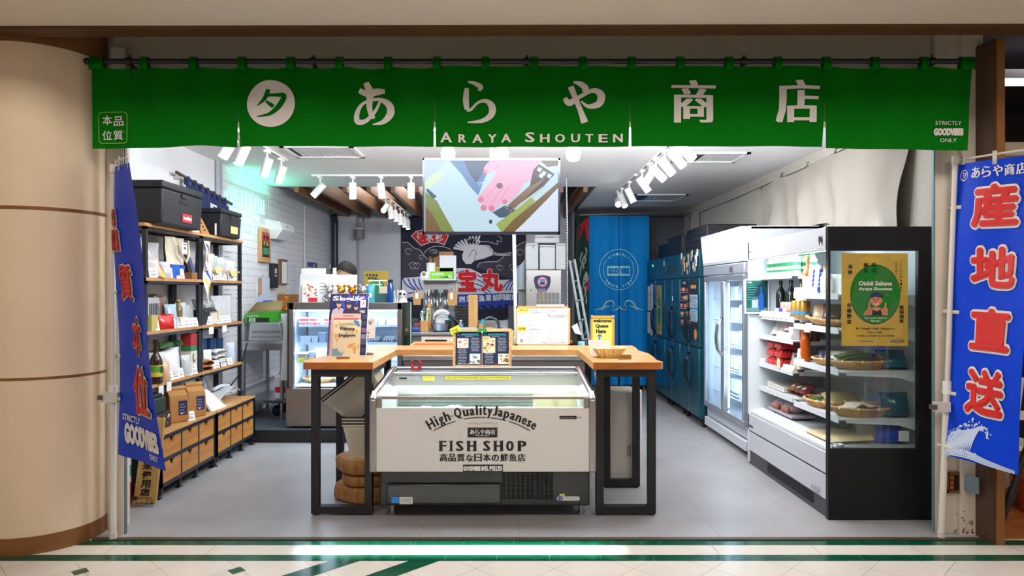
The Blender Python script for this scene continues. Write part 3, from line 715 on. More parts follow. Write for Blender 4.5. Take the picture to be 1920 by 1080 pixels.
# chest cooler
SS=mat('#b3aeae',.3,.9);CW=mat('#dedad8',.4);INS=mat('#cdd2d0',.35)
xa,xb,ya,yb=-.884,.575,4.4,5.25
ck=thing('chest_cooler','white open-top fish chest cooler with black lettering and stainless ends','fridge',(-.15,4.8,0))
B().box(xa+.04,xb-.04,ya,ya+.05,.335,.747).build('front_panel',CW,ck,bevel=.004)
b=B()
for x0,x1 in((xa,xa+.045),(xb-.045,xb)):
 s0=[(ya-.012,.333),(ya-.012,.80),(ya+.02,.823),(yb-.08,.888),(yb,.888),(yb,.333)]
 n=len(s0);vs_=[(x0,y,z)for y,z in s0]+[(x1,y,z)for y,z in s0]
 b=B().add(vs_,[tuple(range(n)),tuple(range(2*n-1,n-1,-1))]+[(i,n+i,n+(i+1)%n,(i+1)%n)for i in range(n)])
 b.build('end_panel',SS,ck,bevel=.01)
 xi=x1 if x0<0 else x0
 B().tube([(x0+.0225,ya-.006,.80),(x0+.0225,ya+.02,.83),(x0+.0225,yb-.1,.90),(x0+.0225,yb-.01,.90)],.026,12).build('end_rail',mat('#c4c4cc',.22,1),ck)
 B().box(x0+(.045 if x0<0 else-.035),x0+(.08 if x0<0 else .0),ya-.004,ya+.02,.748,.818).build('corner_cap',SS,ck,bevel=.004)
B().box(xa+.045,xb-.045,yb-.06,yb,.08,.89).build('back_panel',CW,ck)
B().box(xa+.045,xb-.045,ya+.05,yb-.06,.48,.5).box(xa+.045,xa+.06,ya+.05,yb-.06,.5,.80).box(xb-.06,xb-.045,ya+.05,yb-.06,.5,.80).box(xa+.045,xb-.045,ya+.05,ya+.06,.5,.745).build('inner_tub',INS,ck)
B().hexa([(xa+.05,yb-.20,.875),(xb-.05,yb-.20,.875),(xb-.05,yb,.88),(xa+.05,yb,.88)],[(xa+.05,yb-.19,.897),(xb-.05,yb-.19,.897),(xb-.05,yb,.905),(xa+.05,yb,.905)]).build('canopy',mat('#85888c',.3,.9),ck,bevel=.008)
B().cyl((xa+.05,yb-.19,.888),(xb-.05,yb-.19,.888),.013,12).cyl((xa+.05,yb-.03,.912),(xb-.05,yb-.03,.912),.012,12).build('canopy_roll',mat('#9c9ea4',.25,1),ck)
B().box(xa+.05,xb-.05,yb-.196,yb-.188,.80,.875).build('canopy_fascia',mat('#aab2ac',.4),ck)
B().box(xa+.06,xb-.06,yb-.16,yb-.14,.775,.80).build('led_strip',mat('#fbfff4',.5,emit=6),ck)
b=B().box(xa+.06,xb-.06,yb-.09,yb-.075,.5,.80)
for k in range(5):b.box(xa+.07,xb-.07,yb-.10,yb-.09,.62+k*.022,.635+k*.022,1)
b.build('louvre_panel',[mat('#a9b2ae',.4),mat('#7f8a86',.4,.3)],ck)
f=plane((0,yb-.197,0),(1,0,0),(0,0,1))
b=B().rect(X(745,5.05),.845,X(785,5.05),.868,f,0,.001).rect(X(748,5.05),.849,X(763,5.05),.862,f,1,.002)
for k in range(4):b.disc(X(768+k*4,5.05),.856,.003,f,1,.002,n=10)
b.build('control_panel',[mat('#c8ccd6',.4),mat('#1b2434',.3)],ck)
B().rect(X(793,5.05),.838,X(815,5.05),.872,f,0,.003).text('SALE',f,(X(797,5.05),.856,X(811,5.05),.864),1,.01,0,.004).build('sticky_note',[mat('#ece45a',.7),mat('#b9b040',.7)],ck)
B().rect(X(835,5.05),.847,X(958,5.05),.871,f,0,.003).text('Not cheap - but exceptional quality. Those who know know the value.',f,(X(839,5.05),.853,X(955,5.05),.865),1,.02,0,.004).build('slogan_strip',[mat('#e6dc3c',.6),INK],ck)
fg=B().box(xa+.08,xb-.08,ya+.004,ya+.012,.70,.805).build('front_glass',glass(),ck)
B().box(xa+.045,xb-.045,ya-.002,ya+.018,.803,.822).build('glass_rail',mat('#b8aeac',.25,.9),fg,bevel=.004)
for x in(-.8,.5):light('chest_led','AREA',(x+(.3 if x<0 else-.3)+.15,.3,.77),2.2,(.96,1,.96),.6,.03,aim=(x+.3 if x<0 else x,-.1,.5),parent=ck)
# dark base
BK=mat('#1d1f23',.38)
bs_=B().box(X(712,4.5),X(1106,4.5),4.5,5.2,.085,.335).build('base',BK,ck,bevel=.01)
B().box(X(724,4.47),X(940,4.47),4.475,4.5,.10,.235).build('base_cover',mat('#2a2c31',.3),ck,bevel=.012)
b=B()
for k in range(11):
 for j in range(26):
  b.box(X(941+k*8.9,4.49),X(948.4+k*8.9,4.49),4.492,4.505,.325-j*.0078,.3285-j*.0078,0)
b.build('vent_grille',mat('#0b0b0d',.5),bs_)
for x in(X(735,4.6),X(1090,4.6)):B().cyl((x,4.62,0),(x,4.62,.085),.018,14).cyl((x,4.62,0),(x,4.62,.015),.028,14).build('foot',STEEL,ck)
for x in(X(735,5.1),X(1090,5.1)):B().cyl((x,5.1,0),(x,5.1,.085),.018,14).build('foot',STEEL,ck)
f=pxm(4.475)
B().rect(734,931.5,748,943,f,0,.003).rect(749,931.5,774,945,f,1,.003).poly([(750.5,938.5),(753.5,938.5),(752,935)],f,2,.004).rect(755,936,772,937,f,3,.004).rect(755,939,770,940,f,3,.004).build('warning_label',[mat('#1e8be0',.4),mat('#d6d4cc',.5),mat('#d9b81c',.5),mat('#8a857c',.5)],bs_)
f=pxm(4.499)
b=B().poly([(1047+3*math.cos(R(a))if a<999 else 0,934.5+4*math.sin(R(a)))for a in range(90,271,20)]+[(1084+3*math.cos(R(a)),934.5+4*math.sin(R(a)))for a in range(-90,91,20)],f,0,.003).disc(1050.5,934.8,4.4,f,1,.004).rect(1049,925.5,1059,930,f,2,.003)
b.ribbon([(1050.5,932,1),(1050.5,938,1)],f,0,.005,smooth=False);b.ribbon([(1048,935,1),(1053,935,1)],f,0,.005,smooth=False)
b.build('rating_label',[mat('#c9c9c9',.4),mat('#1c3fa0',.4),mat('#d8cf6a',.5)],bs_)
# lettering on the front panel
f=pxm(ya)
b=B()
word='High-QualityJapanese';adv=[1.45,.62,1.0,1.1,.55,1.5,1.1,1.0,.6,.62,.72,.98,.8,.98,1.08,.98,1.1,.95,.82,.92]
tot=sum(adv);Rr=180.0;cx,cy=903.5,778+Rr;span=2*math.asin(98/Rr);acc=0
desc={'g':.28,'y':.28,'p':.28,'Q':.12};asc={'a':.62,'g':.62,'u':.62,'y':.62,'p':.62,'n':.62,'e':.62,'s':.62,'-':.36,'t':.85,'J':.92}
for ch,a_ in zip(word,adv):
 th=-span/2+span*(acc+a_/2)/tot;acc+=a_
 wch=a_*2*98/tot*(.80 if ch not in 'il' else .42)
 bh,th_=desc.get(ch,0),asc.get(ch,.95)
 if ch=='-':bh=-.30
 def fm(u,v,l=0,th=th):
  rr=Rr-v
  return f(cx+rr*math.sin(th)+u*math.cos(th),cy-rr*math.cos(th)+u*math.sin(th),l)
 b.text(ch,fm,(-wch/2,20*bh-0,wch/2,-20*(th_-0)),0,.008,.75 if ch not in '-' else .2,.0015)
for a0,a1,rr in((-31,-16.5,4.5),(-11.2,2.4,4.5),(5.2,15,4.5),(16.8,31,4.5)):
 b.ribbon([(cx+(Rr-rr)*math.sin(R(a0+(a1-a0)*k/10)),cy-(Rr-rr)*math.cos(R(a0+(a1-a0)*k/10)),1.5)for k in range(11)],f,0,.0032,smooth=False)
b.build('lettering',INK,ck);b=B()
for ch,x0,x1 in zip('FISHSHOP',(824,844,855,876,906,926,949,971),(837,848,869,893,919,943,963,987)):
 b.text(ch,f,(x0+1.2,845.5,x1-1.2,826.5),0,.004,1.5,.0015)
 def se(x,y,w_):b.rect(x-w_/2,y-.7,x+w_/2,y+.7,f,0,.0032)
 if ch in 'FI':se(x0+2.5 if ch=='F' else(x0+x1)/2,845,7.5);se(x0+2.5 if ch=='F' else(x0+x1)/2,827,7.5)
 if ch=='H':
  for xx in(x0+3.0,x1-3.0):se(xx,845,8);se(xx,827,8)
 if ch=='P':se(x0+2.6,845,8);se(x0+2,827,5)
 if ch=='F':se(x1-1,829,1.6)
b.build('lettering',INK,ck);b=B()
for ch,x in zip('高品質な日本の鮮魚店',(832,848,864.5,881,896.5,913,929,945.5,962,978)):
 b.text(ch,f,(x-7,865,x+6.5,850.5 if ch not in 'なの' else 852),0,.004,.55,.0015)
b.build('lettering',INK,ck);b=B()
b.text('WORLD FAMOUS',f,(877,796,933,791.8),2,0,0,.0012)
b.rect(876,821,933.5,800.5,f,2,.001).rect(877.5,819.5,932,802,f,0,.0016)
for i,ch in enumerate('あらや商店'):b.text(ch,f,(881+i*9.7,814.5,889.6+i*9.7,805),1,0,.2,.0025)
b.text('ArayaShouten',f,(891,818.2,917,815.2),1,.01,0,.0025)
b.rect(868,885,943,871,f,0,.0016)
for st_,x0,x1 in(('GOODVIBES',869,901),('INTL',903,916),('PTE',918,928.5),('LTD',930,941.5)):b.text(st_,f,(x0,882.5,x1,874),1,.05,.2,.0025)
b.rect(1049,786,1081,779.5,f,0,.0016).text('Sandenvou',f,(1051,784.5,1078,781),2,0,0,.0025).rect(1081,784,1091,781.5,f,2,.0014)
b.build('badge',[INK,mat('#f0f0ee',.5),mat('#a5a19f',.5)],ck)
# fish packs in the chest
def pack(label,M,sc=1,col='#f0f0ea',g='wrapped packs inside the chest cooler',filmcol='#e8ecec'):
 k=Vector(M)
 t=thing('wrapped_pack',label,'food pack',k,g)
 B().box(k.x-.09*sc,k.x+.09*sc,k.y-.06,k.y+.06,k.z,k.z+.025).build('tray',mat(col,.5),t,bevel=.006)
 b_=B();b_.surf(lambda u,v:(k.x+(u-.5)*.175*sc,k.y+(v-.5)*.115,k.z+.027+.03*math.sin(u*3.14)**.6*math.sin(v*3.14)**.6+.004*math.sin(u*19+v*11)),14,10);b_.build('film',mat(filmcol,.2,alpha=.85),t)
for i,(x,y,c_)in enumerate(((-.55,4.62,'#e8e4dc'),(-.36,4.66,'#f2f2f2'),(.03,4.6,'#eeeeea'))):
 pack(['white film pack lying left in the chest cooler','white film pack second from left in the chest cooler','small clear pack in the middle of the chest cooler'][i],(x,y,.665),.9,c_)
 B().box(x-.12,x+.12,y-.09,y+.09,.5,.663).build('ice_block',mat('#e9eef0',.3),label=['block of ice under the leftmost pack in the chest','block of ice under the second pack in the chest','block of ice under the middle pack in the chest'][i],cat='ice',bevel=.02)
for i,x in enumerate((.26,.42)):
 B().pouch(.17,.14,.09,TR(x,4.66+.05*i,.66,.2*i,-.5),0,i+3).build('food_bag',mat('#e4dfae',.25,alpha=.92),label=['yellowish wrapped bag right of centre in the chest cooler','yellowish wrapped bag at the right end of the chest cooler'][i],cat='food bag',bevel=0)
 B().box(x-.075,x+.075,4.6,4.86,.5,.655).build('foam_block',mat('#eeeade',.6),label=['pale foam block holding up the left yellow bag','pale foam block holding up the right yellow bag'][i],cat='block',bevel=.01)
# menu board on the back edge of the chest
YM=5.235;f0=pxm(YM);mb=thing('menu_board','wood-framed dark blue food menu standing on the chest cooler','menu board',P(904,690,YM))
def f(a,c,l=0):return f0(a,c,l)+Vector((0,(690-c)*.0007,0))
b=B()
for pts in(((849,690),(849,617),(853.5,622),(853.5,685)),((959,690),(954.5,685),(954.5,622),(959,617)),((849,617),(959,617),(954.5,622),(853.5,622)),((849,690),(853.5,685),(954.5,685),(959,690))):b.prism(pts,f,-.005,.018)
b.build('frame',wood('#b98b56','#d8b07a',4,.45,'X'),mb)
B().prism([(852,620),(956,620),(956,687),(852,687)],f,-.004,.002).build('backing',mat('#c9a878',.6),mb)
NV=mat('#0f2347',.4);TL_=mat('#20a8b8',.5)
for x0,x1,sh in((854,903,0),(904.5,954,1)):
 b=B().rect(x0,622.5,x1,684.5,f,0,.003)
 b.text('ARAYA SHOUTEN',f,(x0+10,629.5,x1-9,625.8),1,.06,0,.004)
 for sx in(x0+6,x1-6):b.ring(sx,627.5,2.4,1.2,f,1,.004,60,300,n=12)
 b.text('Take Away Menu',f,(x0+17,632.5,x1-17,630.5),2,0,0,.004)
 cols=((x0+2,x0+23,654 if not sh else 662),(x0+26,x1-2,634))
 for ci,(c0,c1,yy)in enumerate(cols):
  end=684 if ci==0 else 661;n_=0;mid=(c0+c1)/2
  while yy<end-2:
   b.text(['Sushi Set','Salmon Don','Chirashi Bowl','Tuna Roll','Kaisen Don','Maki Set'][n_%6],f,(mid-(8 if n_%2 else 6.5),yy+1.7,mid+(8 if n_%2 else 6.5),yy),2,.015,0,.004)
   b.rect(mid-9.5,yy+2.7,mid+9.5,yy+3.1,f,3,.004);b.rect(mid-7,yy+3.7,mid+7,yy+4.1,f,3,.004);yy+=5.3;n_+=1
 ms_=b.build('menu_sheet',[NV,TL_,mat('#e6e6ea',.5),mat('#8c96aa',.5)],mb)
def food(cx_,cy_,w_,h_,base,bits,seed):
 b=B().rect(cx_-w_/2,cy_-h_/2,cx_+w_/2,cy_+h_/2,f,0,.0045);rn=random.Random(seed)
 for k in range(16):
  a=rn.uniform(-.4,.4)*w_;c_=rn.uniform(-.36,.36)*h_;r_=rn.uniform(.08,.17)*w_
  b.poly([(cx_+a+r_*math.cos(q*1.57+seed)*1.1,cy_+c_+r_*math.sin(q*1.57+seed)*.7)for q in range(4)],f,1+k%(len(bits)),.0047+k*.0001)
 b.build('food_photo',[mat(base,.5)]+[mat(x,.5)for x in bits],mb)
food(867.5,644,21,18,'#e9e3da',('#d98a76','#f0c8b0','#c8502e','#f4ede4'),1)
food(890.5,673,20,19,'#dfe8ea',('#d0849a','#5a3040','#49b0b0','#f4ede4'),2)
food(917,648,23,28,'#e6d6b0',('#c03a34','#e8c070','#f2ead8','#7a3a2a'),3)
food(944,673,20,19,'#eee6da',('#a8843a','#5a4020','#e6d29a','#8a5a2a'),4)
B().rect(905,631,918.5,640,f,0,.007).text('Sold out',f,(907,636,916,633.5),1,.01,0,.008).build('sticky_note',[mat('#d9cf8a',.7),INK],mb)
b=B();b.poly([(842,618),(859,609.5),(864,621),(847,629)],f,0,.022);b.text('Pre order',f,(846,621,858,617),1,.02,0,.024,rot=-.45);b.text('available',f,(848.5,625,860.5,621),1,.02,0,.024,rot=-.45)
b.build('yellow_note',[mat('#e2e62a',.6),INK],mb)
b=B().prism([(896,617),(912,617),(913,623),(895,623)],f,.0,.03).sph(f(904,623.5,.025),.008,10,1)
b.build('clip',[mat('#17853a',.4),mat('#e6e6e6',.3)],mb)
for x,y,c_ in((952.5,623,'#d8401c'),(857,626,'#3a6ad0'),(878,683,'#e0c060'),(930,683,'#d03020')):B().sph(f(x,y,.006),.006,10).build('push_pin',mat(c_,.3),mb)
# magazines in an acrylic holder, left wing
YMZ=4.93;f0=pxm(YMZ)
def f(a,c,l=0):return f0(a,c,l)+Vector((0,(668-c)*.0009,0))
hd=thing('magazine_holder','clear acrylic magazine holder on the left wing of the bar','holder',P(649,669,YMZ))
ACR=glass('#ffffff',.03)
B().prism([(612,550),(686.5,550),(686.5,670),(612,670)],f,-.012,-.008).build('back_plate',ACR,hd)
B().prism([(611,622),(687,622),(687,670),(611,670)],f,.03,.033).build('front_plate',ACR,hd)
B().prism([(611,667),(687,667),(687,670),(611,670)],f,-.02,.04).build('base_plate',mat('#dfe6ea',.2,alpha=.7),hd)
mg=thing('magazine','glossy navy magazine with three people on its cover in the holder','magazine',f(649,664))
B().prism([(613.5,551),(686,551),(686,666),(613.5,666)],f,-.006,.012).build('pages',PAPER,mg)
b=B().rect(613.5,551,686,666,f,0,.0125)
for k in range(8):b.poly([(620+k*9,552),(626+k*9,552),(640+k*5,580),(634+k*5,580)],f,11 if k%2 else 12,.0127+k*.00002)
for i,(ch,x0,x1)in enumerate((('S',619,630),('i',632,635),('n',636.5,642.5),('g',643.5,651),('a',651.5,656.5),('L',657,661),('i',661.5,663.5),('f',664.5,668),('e',668,673))):
 b.text(ch,f,(x0,564 if ch!='g' else 567,x1,{'S':555,'L':555,'f':555,'i':556,'n':558.5,'a':558.5,'g':558.5,'e':558.5}[ch]),1,.03,.3,.0135)
for cx_,hy,skin,coat,sc in((631,571,2,3,1.1),(650,573,2,4,1),(664,577,2,5,.85)):
 b.poly([(cx_-12*sc,590),(cx_-10*sc,hy+9*sc),(cx_-3*sc,hy+6*sc),(cx_+3*sc,hy+6*sc),(cx_+10*sc,hy+9*sc),(cx_+12*sc,590)],f,coat,.0138+.0002*cx_/600)
 b.poly([(cx_-2*sc,hy+4),(cx_+2*sc,hy+4),(cx_+1,hy+13)],f,4,.0142)
 b.disc(cx_,hy,4.2*sc,f,skin,.0143,ry=5.5*sc,n=18);b.disc(cx_,hy-3.6*sc,4.4*sc,f,4,.0145,ry=3*sc,n=18)
b.rect(671.5,562.5,682,577,f,1,.014).ribbon([(675,572,1.4),(678,569,2),(677,566,1.2)],f,6,.0145).rect(670,555,680,562,f,7,.014).text('FREE',f,(670.5,587,681,582.5),1,.03,0,.014).text('#43',f,(671.5,561,678.5,556.5),1,.02,0,.0145)
for k,(y0,c_)in enumerate(((590,8),(602,8),(615,7),(627,9),(637,10),(652,8))):b.rect(676,y0,685,y0+9,f,c_,.0135)
b.rect(615,600,621,666,f,7,.0135)
b.build('cover',[mat('#1a1c50',.25),mat('#ece8e6',.4),mat('#c89a80',.5),mat('#b8a8b4',.5),mat('#20203a',.5),mat('#352838',.5),mat('#c02828',.4),mat('#7a5a80',.4),mat('#343a5a',.4),mat('#7f86a4',.4),mat('#4a4a70',.4),mat('#2c3a9c',.3),mat('#141848',.3)],mg)
sr=thing('event_flyer','pink flyer tucked between the magazine and the yellow booklet','flyer',f(646,667,.018))
B().prism([(618,588.5),(674,588.5),(674,667),(618,667)],f,.0155,.018).rect(623,597,670,600,f,1,.0184).rect(640,592,660,593.5,f,1,.0184).build('sheet',[mat('#d9b0a4',.4),mat('#b04a52',.5)],sr)
bk=thing('guide_booklet','yellow watercolour booklet with brush lettering in front of the magazine','booklet',f(650,667,.022))
B().prism([(623.5,600),(675.5,600),(675.5,667),(623.5,667)],f,.0195,.025).build('pages',mat('#e0cda4',.5),bk)
b=B()
rn=random.Random(5)
for k in range(26):
 cx_,cy_=rn.choice(((632,633),(655,645),(668,655),(630,612),(660,650),(664,627)))
 b.disc(min(max(cx_+rn.uniform(-5,5),627),672),min(max(cy_+rn.uniform(-6,6),603),662),rn.uniform(1,3.2),f,0,.0255+k*.00002,ry=rn.uniform(1,4),n=14)
for cx_,cy_,r_ in((668,606,4),(664,603,3),(671,610,3)):b.disc(cx_,cy_,r_,f,1,.0262,n=14)
b.poly([(624,654),(634,653),(635,660),(643,661),(644,666.5),(624,666.5)],f,2,.0262)
b.text('Welcome',f,(635,620,664,612),3,.02,.15,.0266,rot=.05);b.text('to',f,(647,625.5,651.5,622.5),3,.01,0,.0266);b.text('Singapore',f,(634,633,666,625.5),3,.02,.15,.0266)
b.rect(640,606,660,606.6,f,3,.0266).rect(635,608.8,665,609.6,f,3,.0266)
for x,y in((631,637),(636,657),(644,658),(671,646)):b.text('i',f,(x,y+4,x+1.2,y),3,0,0,.0266)
b.build('cover_art',[mat('#dba24a',.5),mat('#4a86c0',.5),mat('#6f97a8',.5),INK],bk)
t=thing('wooden_plaque','small wooden plaque lying in front of the magazine holder','plaque',(X(643,4.8),4.8,TZ))
fq=pxm(4.76)
B().prism([(630.5,669),(655.5,669),(655.5,675),(630.5,675)],fq,-.012,0).build('block',mat('#a9824c',.5),t)
B().rect(634,670.3,652,670.9,fq,0,.0008).rect(636,672.2,650,672.8,fq,0,.0008).build('engraving',mat('#5b3f1c',.6),t)
B().lathe([(.04,TZ),(.045,TZ+.006),(.032,TZ+.012),(.0001,TZ+.008)],(X(690,5.1),5.1,0),24).build('saucer',mat('#3a2a22',.3),label='small round dark dish just right of the magazine holder',cat='dish')
pc=thing('price_card','white card sign on a stand right of the magazines','sign',P(694,664,5.3))
fq=pxm(5.25)
B().prism([(683,598.5),(704.5,598.5),(703,634),(683,634)],fq,-.003,0).build('card',mat('#d8cfca',.6),pc)
B().text('ing',fq,(687,608.5,697,601.5),0,.01,0,.001).text('ur',fq,(687,632,692,629.5),0,0,0,.001).build('lettering',INK,pc);B().text('L',fq,(687,625,692,615),0,.05,0,.001).build('letter',mat('#8a2020',.5),pc)
B().box(X(688,5.3),X(690,5.3),5.26,5.27,TZ,Z(634,5.26)).box(X(684,5.3),X(696,5.3),5.23,5.30,TZ,TZ+.006).box(X(698,5.26),X(701,5.26),5.24,5.27,Z(600,5.26),Z(592,5.26)).build('clip_stand',mat('#d6d6d6',.4),pc)
# bread basket with napkins, right wing
YB=4.88;c0=Vector((X(1140,YB),YB,TZ))
bs=thing('napkin_basket','pale woven oval basket on the right wing of the bar','basket',c0)
def fn(u,v):
 a=u*6.28318;r_=.075+.05*v**.8;k=.004*math.cos(a*22)*(1 if v<.9 else 0)
 return c0+Vector(((r_+k)*math.cos(a),(r_+k)*.72*math.sin(a),.006+.062*v))
CANE=mat('#e0cf9a',.6,var=(60,.2));CANE2=mat('#c9a95a',.6)
b=B().surf(fn,132,8,0,-.004)
for k in range(0,44,1):
 pass
b.build('bowl',CANE,bs)
for v in(0.0,.62,1.0):B().tube([fn(k/60,v)+Vector((0,0,0))for k in range(60)],.006 if v==1 else .004,6,0,True).build('rim' if v==1 else 'hoop',CANE2 if v<1 else CANE,bs)
for k in range(22):
 a=k/22+.012;B().tube([fn(a,q/5)+(fn(a,q/5)-c0-Vector((0,0,.03))).normalized()*.003 for q in range(6)],.0045,5).build('stave',CANE2 if k%2 else CANE,bs)
B().lathe([(.0001,.002),(.074,.002),(.074,.008),(.0001,.009)],c0,32).build('bottom',CANE2,bs)
for i in range(3):
 k0=TR(X(1124,YB)-.002+i*.012,YB-.035+i*.028,TZ+.012,.12,-.12-.1*i)
 b=B();m0=b.mark()
 b.prism([(-.062,0),(.068,0),(.056,.10),(.05,.108),(-.075,.112),(-.083,.105)],plane((0,0,0),(1,0,0),(0,0,1)),-.006,.006);b.xf(m0,k0)
 b.build('napkin_stack',mat('#f4f4f4',.7),label=['front folded white napkin leaning in the woven basket','middle folded white napkin in the woven basket','rear folded white napkin in the woven basket'][i],cat='napkin',bevel=.002)
t=thing('wooden_plaque','small brown wooden plaque in front of the woven basket','plaque',(X(1171,4.72),4.72,TZ))
fq=pxm(4.72)
B().prism([(1159,665),(1184,665),(1184,673.5),(1159,673.5)],fq,-.012,0).build('block',mat('#a37840',.5),t)
B().rect(1163,667.5,1180,668.2,fq,0,.0008).rect(1163,669.8,1180,670.5,fq,0,.0008).build('engraving',mat('#6a4a20',.6),t)
# baskets and tree-stump stools behind the left frame
BKC=mat('#d8cfb8',.45)
PW=0
def shop_basket(label,loc,rot=(0,0,0),holes=True):
 t=thing('shopping_basket',label,'basket',(0,0,0),'cream perforated shopping baskets stacked behind the bar')
 w1,d1,w0,d0,h=.205,.15,.155,.112,.24
 b=B()
 def side(p0,p1,q0,q1,n_):
  p0,p1,q0,q1=map(Vector,(p0,p1,q0,q1))
  def g(u,v):return(p0*(1-u)+p1*u)*(1-v)+(q0*(1-u)+q1*u)*v
  rows=14;cols=n_
  def quad(u0,u1,v0,v1):b.add([g(u0,v0),g(u1,v0),g(u1,v1),g(u0,v1)],[(0,1,2,3)])
  quad(0,1,0,.08);quad(0,1,.86,1);quad(0,.06,.08,.86);quad(.94,1,.08,.86)
  for r_ in range(rows):
   v0=.08+.78*r_/rows;v1=v0+.78/rows
   quad(.06,.94,v0,v0+.034)
   for c_ in range(cols+1):
    u=.06+.88*c_/cols
    quad(max(.06,u-.008),min(.94,u+.008),v0+.034,v1)
 A=[(-w0,-d0,0),(w0,-d0,0),(w0,d0,0),(-w0,d0,0)];T_=[(-w1,-d1,h),(w1,-d1,h),(w1,d1,h),(-w1,d1,h)]
 for i in range(4):side(A[i],A[(i+1)%4],T_[i],T_[(i+1)%4],9 if i%2==0 else 6)
 b.add(A,[(0,1,2,3)])
 o=b.build('body',BKC,t,smooth=0);sm=o.modifiers.new('s','SOLIDIFY');sm.thickness=.004
 b=B()
 for i in range(4):
  p,q=Vector(T_[i]),Vector(T_[(i+1)%4]);b.tube([p,q],.008,8)
 b.build('rim',BKC,t)
 b=B().tube([(-w1-.004,-d1-.004,h+.012),(w1+.004,-d1-.004,h+.012),(w1+.004,d1+.004,h+.012),(-w1-.004,d1+.004,h+.012)],.007,8,0,True)
 b.build('handle_band',BLACK,t)
 t.location=loc;t.rotation_euler=rot
 return t
YS=5.02;xs=X(700,YS)
def stump(label,z0,z1,r,seed,x=xs,y=YS):
 rn=random.Random(seed);a=[rn.uniform(0,6)for _ in range(4)]
 b=B()
 def fn(u,v):
  th=u*6.28318;rr=r*(1+.05*math.sin(2*th+a[0])+.03*math.sin(5*th+a[1]))*(1-.12*(2*v-1)**6+.02*math.sin(3*v+a[2]))
  return(x+rr*math.cos(th),y+rr*math.sin(th),z0+(z1-z0)*v)
 b.surf(fn,48,8)
 n=48;b.add([fn(i/n,1)for i in range(n)],[tuple(range(n))],1).add([fn(i/n,0)for i in range(n)],[tuple(range(n))],1)
 b.build('tree_stump',[wood('#7a4c22','#b07c40',4,.6,'Z'),wood('#b98a50','#d4a868',8,.6,'X')],label=label,cat='stump',group=None,bevel=.004)
stump('round tree slice under the cream baskets, topmost of the stack',.20,.305,.255,1)
stump('round tree slice in the middle of the stack below the baskets',.115,.20,.225,2)
stump('round tree slice resting on the floor below the baskets',.0,.115,.262,3)
z0=.306
p=shop_basket('cream perforated basket set on the tree slices, lowest of its upright stack',(xs+.02,YS-.02,z0))
dup(p,(xs+.02,YS-.02,z0+.022),'cream perforated basket nested second in the upright stack');dup(p,(xs+.02,YS-.02,z0+.044),'cream perforated basket nested third in the upright stack')
t1=dup(p,(xs-.015,YS+.02,z0+.335),'cream perforated basket tipped over on its edge above the upright stack');t1.rotation_euler=(0,R(-38),0)
t2=dup(p,(xs-.026,YS+.02,z0+.352),'cream perforated basket nested inside the tipped basket');t2.rotation_euler=(0,R(-38),0)
# foam box behind the right frame
x0,x1=X(1143,5.3),X(1203,5.3)
fb=thing('foam_box','tall white foam box standing on end behind the right bar frame','box',((x0+x1)/2,5.45,0))
B().box(x0,x1-.035,5.29,5.55,0,.73).build('body',mat('#d6d2cc',.7),fb,bevel=.015)
B().box(x1-.03,x1,5.285,5.555,0,.735).build('lid',mat('#e4e2de',.7),fb,bevel=.012)
fq=pxm(5.29)
b=B()
for k in range(3):b.rect(1176+k*2.6,836-k*2,1177.4+k*2.6,856,fq,0,.001)
b.build('printed_code',mat('#7a6c66',.7),fb)
# queue sign behind the right wing
YQ=6.15;q=thing('queue_sign','orange-framed yellow queue sign standing behind the right end of the bar','sign',(X(1130,YQ),YQ,0))
f=pxm(YQ)
b=B()
for r_ in((1107.5,592,1152,597),(1107.5,648,1152,653),(1107.5,592,1111,653),(1148,592,1152,653)):b.prism([(r_[0],r_[1]),(r_[2],r_[1]),(r_[2],r_[3]),(r_[0],r_[3])],f,-.012,.008)
b.build('frame',mat('#d08a2c',.4),q)
for x,y in((1107.5,591.5),(1147,591.5),(1107.5,648.5),(1147,648.5)):B().prism([(x,y),(x+5,y),(x+5,y+5),(x,y+5)],f,-.013,.011).build('corner_cap',mat('#c9ccd2',.25,.8),q,bevel=.004)
B().prism([(1111,597),(1148,597),(1148,648),(1111,648)],f,-.010,.001).build('poster',mat('#cfc85e',.5),q)
b=B().text('welcome',f,(1112,604.5,1146.5,596.8+1),0,.03,.25,.002).text('Queue',f,(1116.5,615.5,1140.5,607.5),0,.03,.25,.002).text('Here',f,(1117.5,625,1136,617),0,.03,.25,.002)
b.ribbon([(1120,631,2),(1124,628,2.5),(1128,631,2)],f,1,.002);b.ribbon([(1124,628,3),(1124,642,3)],f,1,.002,smooth=False)
b.build('lettering',[INK,mat('#3a78a8',.5)],q)
B().cyl((X(1130,YQ),YQ+.02,.03),(X(1130,YQ),YQ+.02,Z(652,YQ)),.014,14).build('pole',STEEL,q)
B().lathe([(.14,0),(.14,.02),(.03,.035)],(X(1130,YQ),YQ+.02,0),32).build('base',mat('#2a2a2c',.5),q)
# red ring gadget behind the chest
YRR=5.19
b=B().tube([(X(780,YRR)+.036*math.sin(R(a)),YRR,Z(684,YRR)-.0-.03*math.cos(R(a))*1.1+.005)for a in range(-140,141,14)],.009,8)
t=thing('red_clamp','small red horseshoe-shaped clamp on the chest canopy below the wooden tray','clamp',P(780,697,YRR))
b.build('ring',mat('#c21f1f',.3),t)
B().box(X(772,YRR),X(788,YRR),YRR-.012,YRR+.012,.906,Z(692,YRR)).build('base',mat('#d8403a',.3),t,bevel=.004)
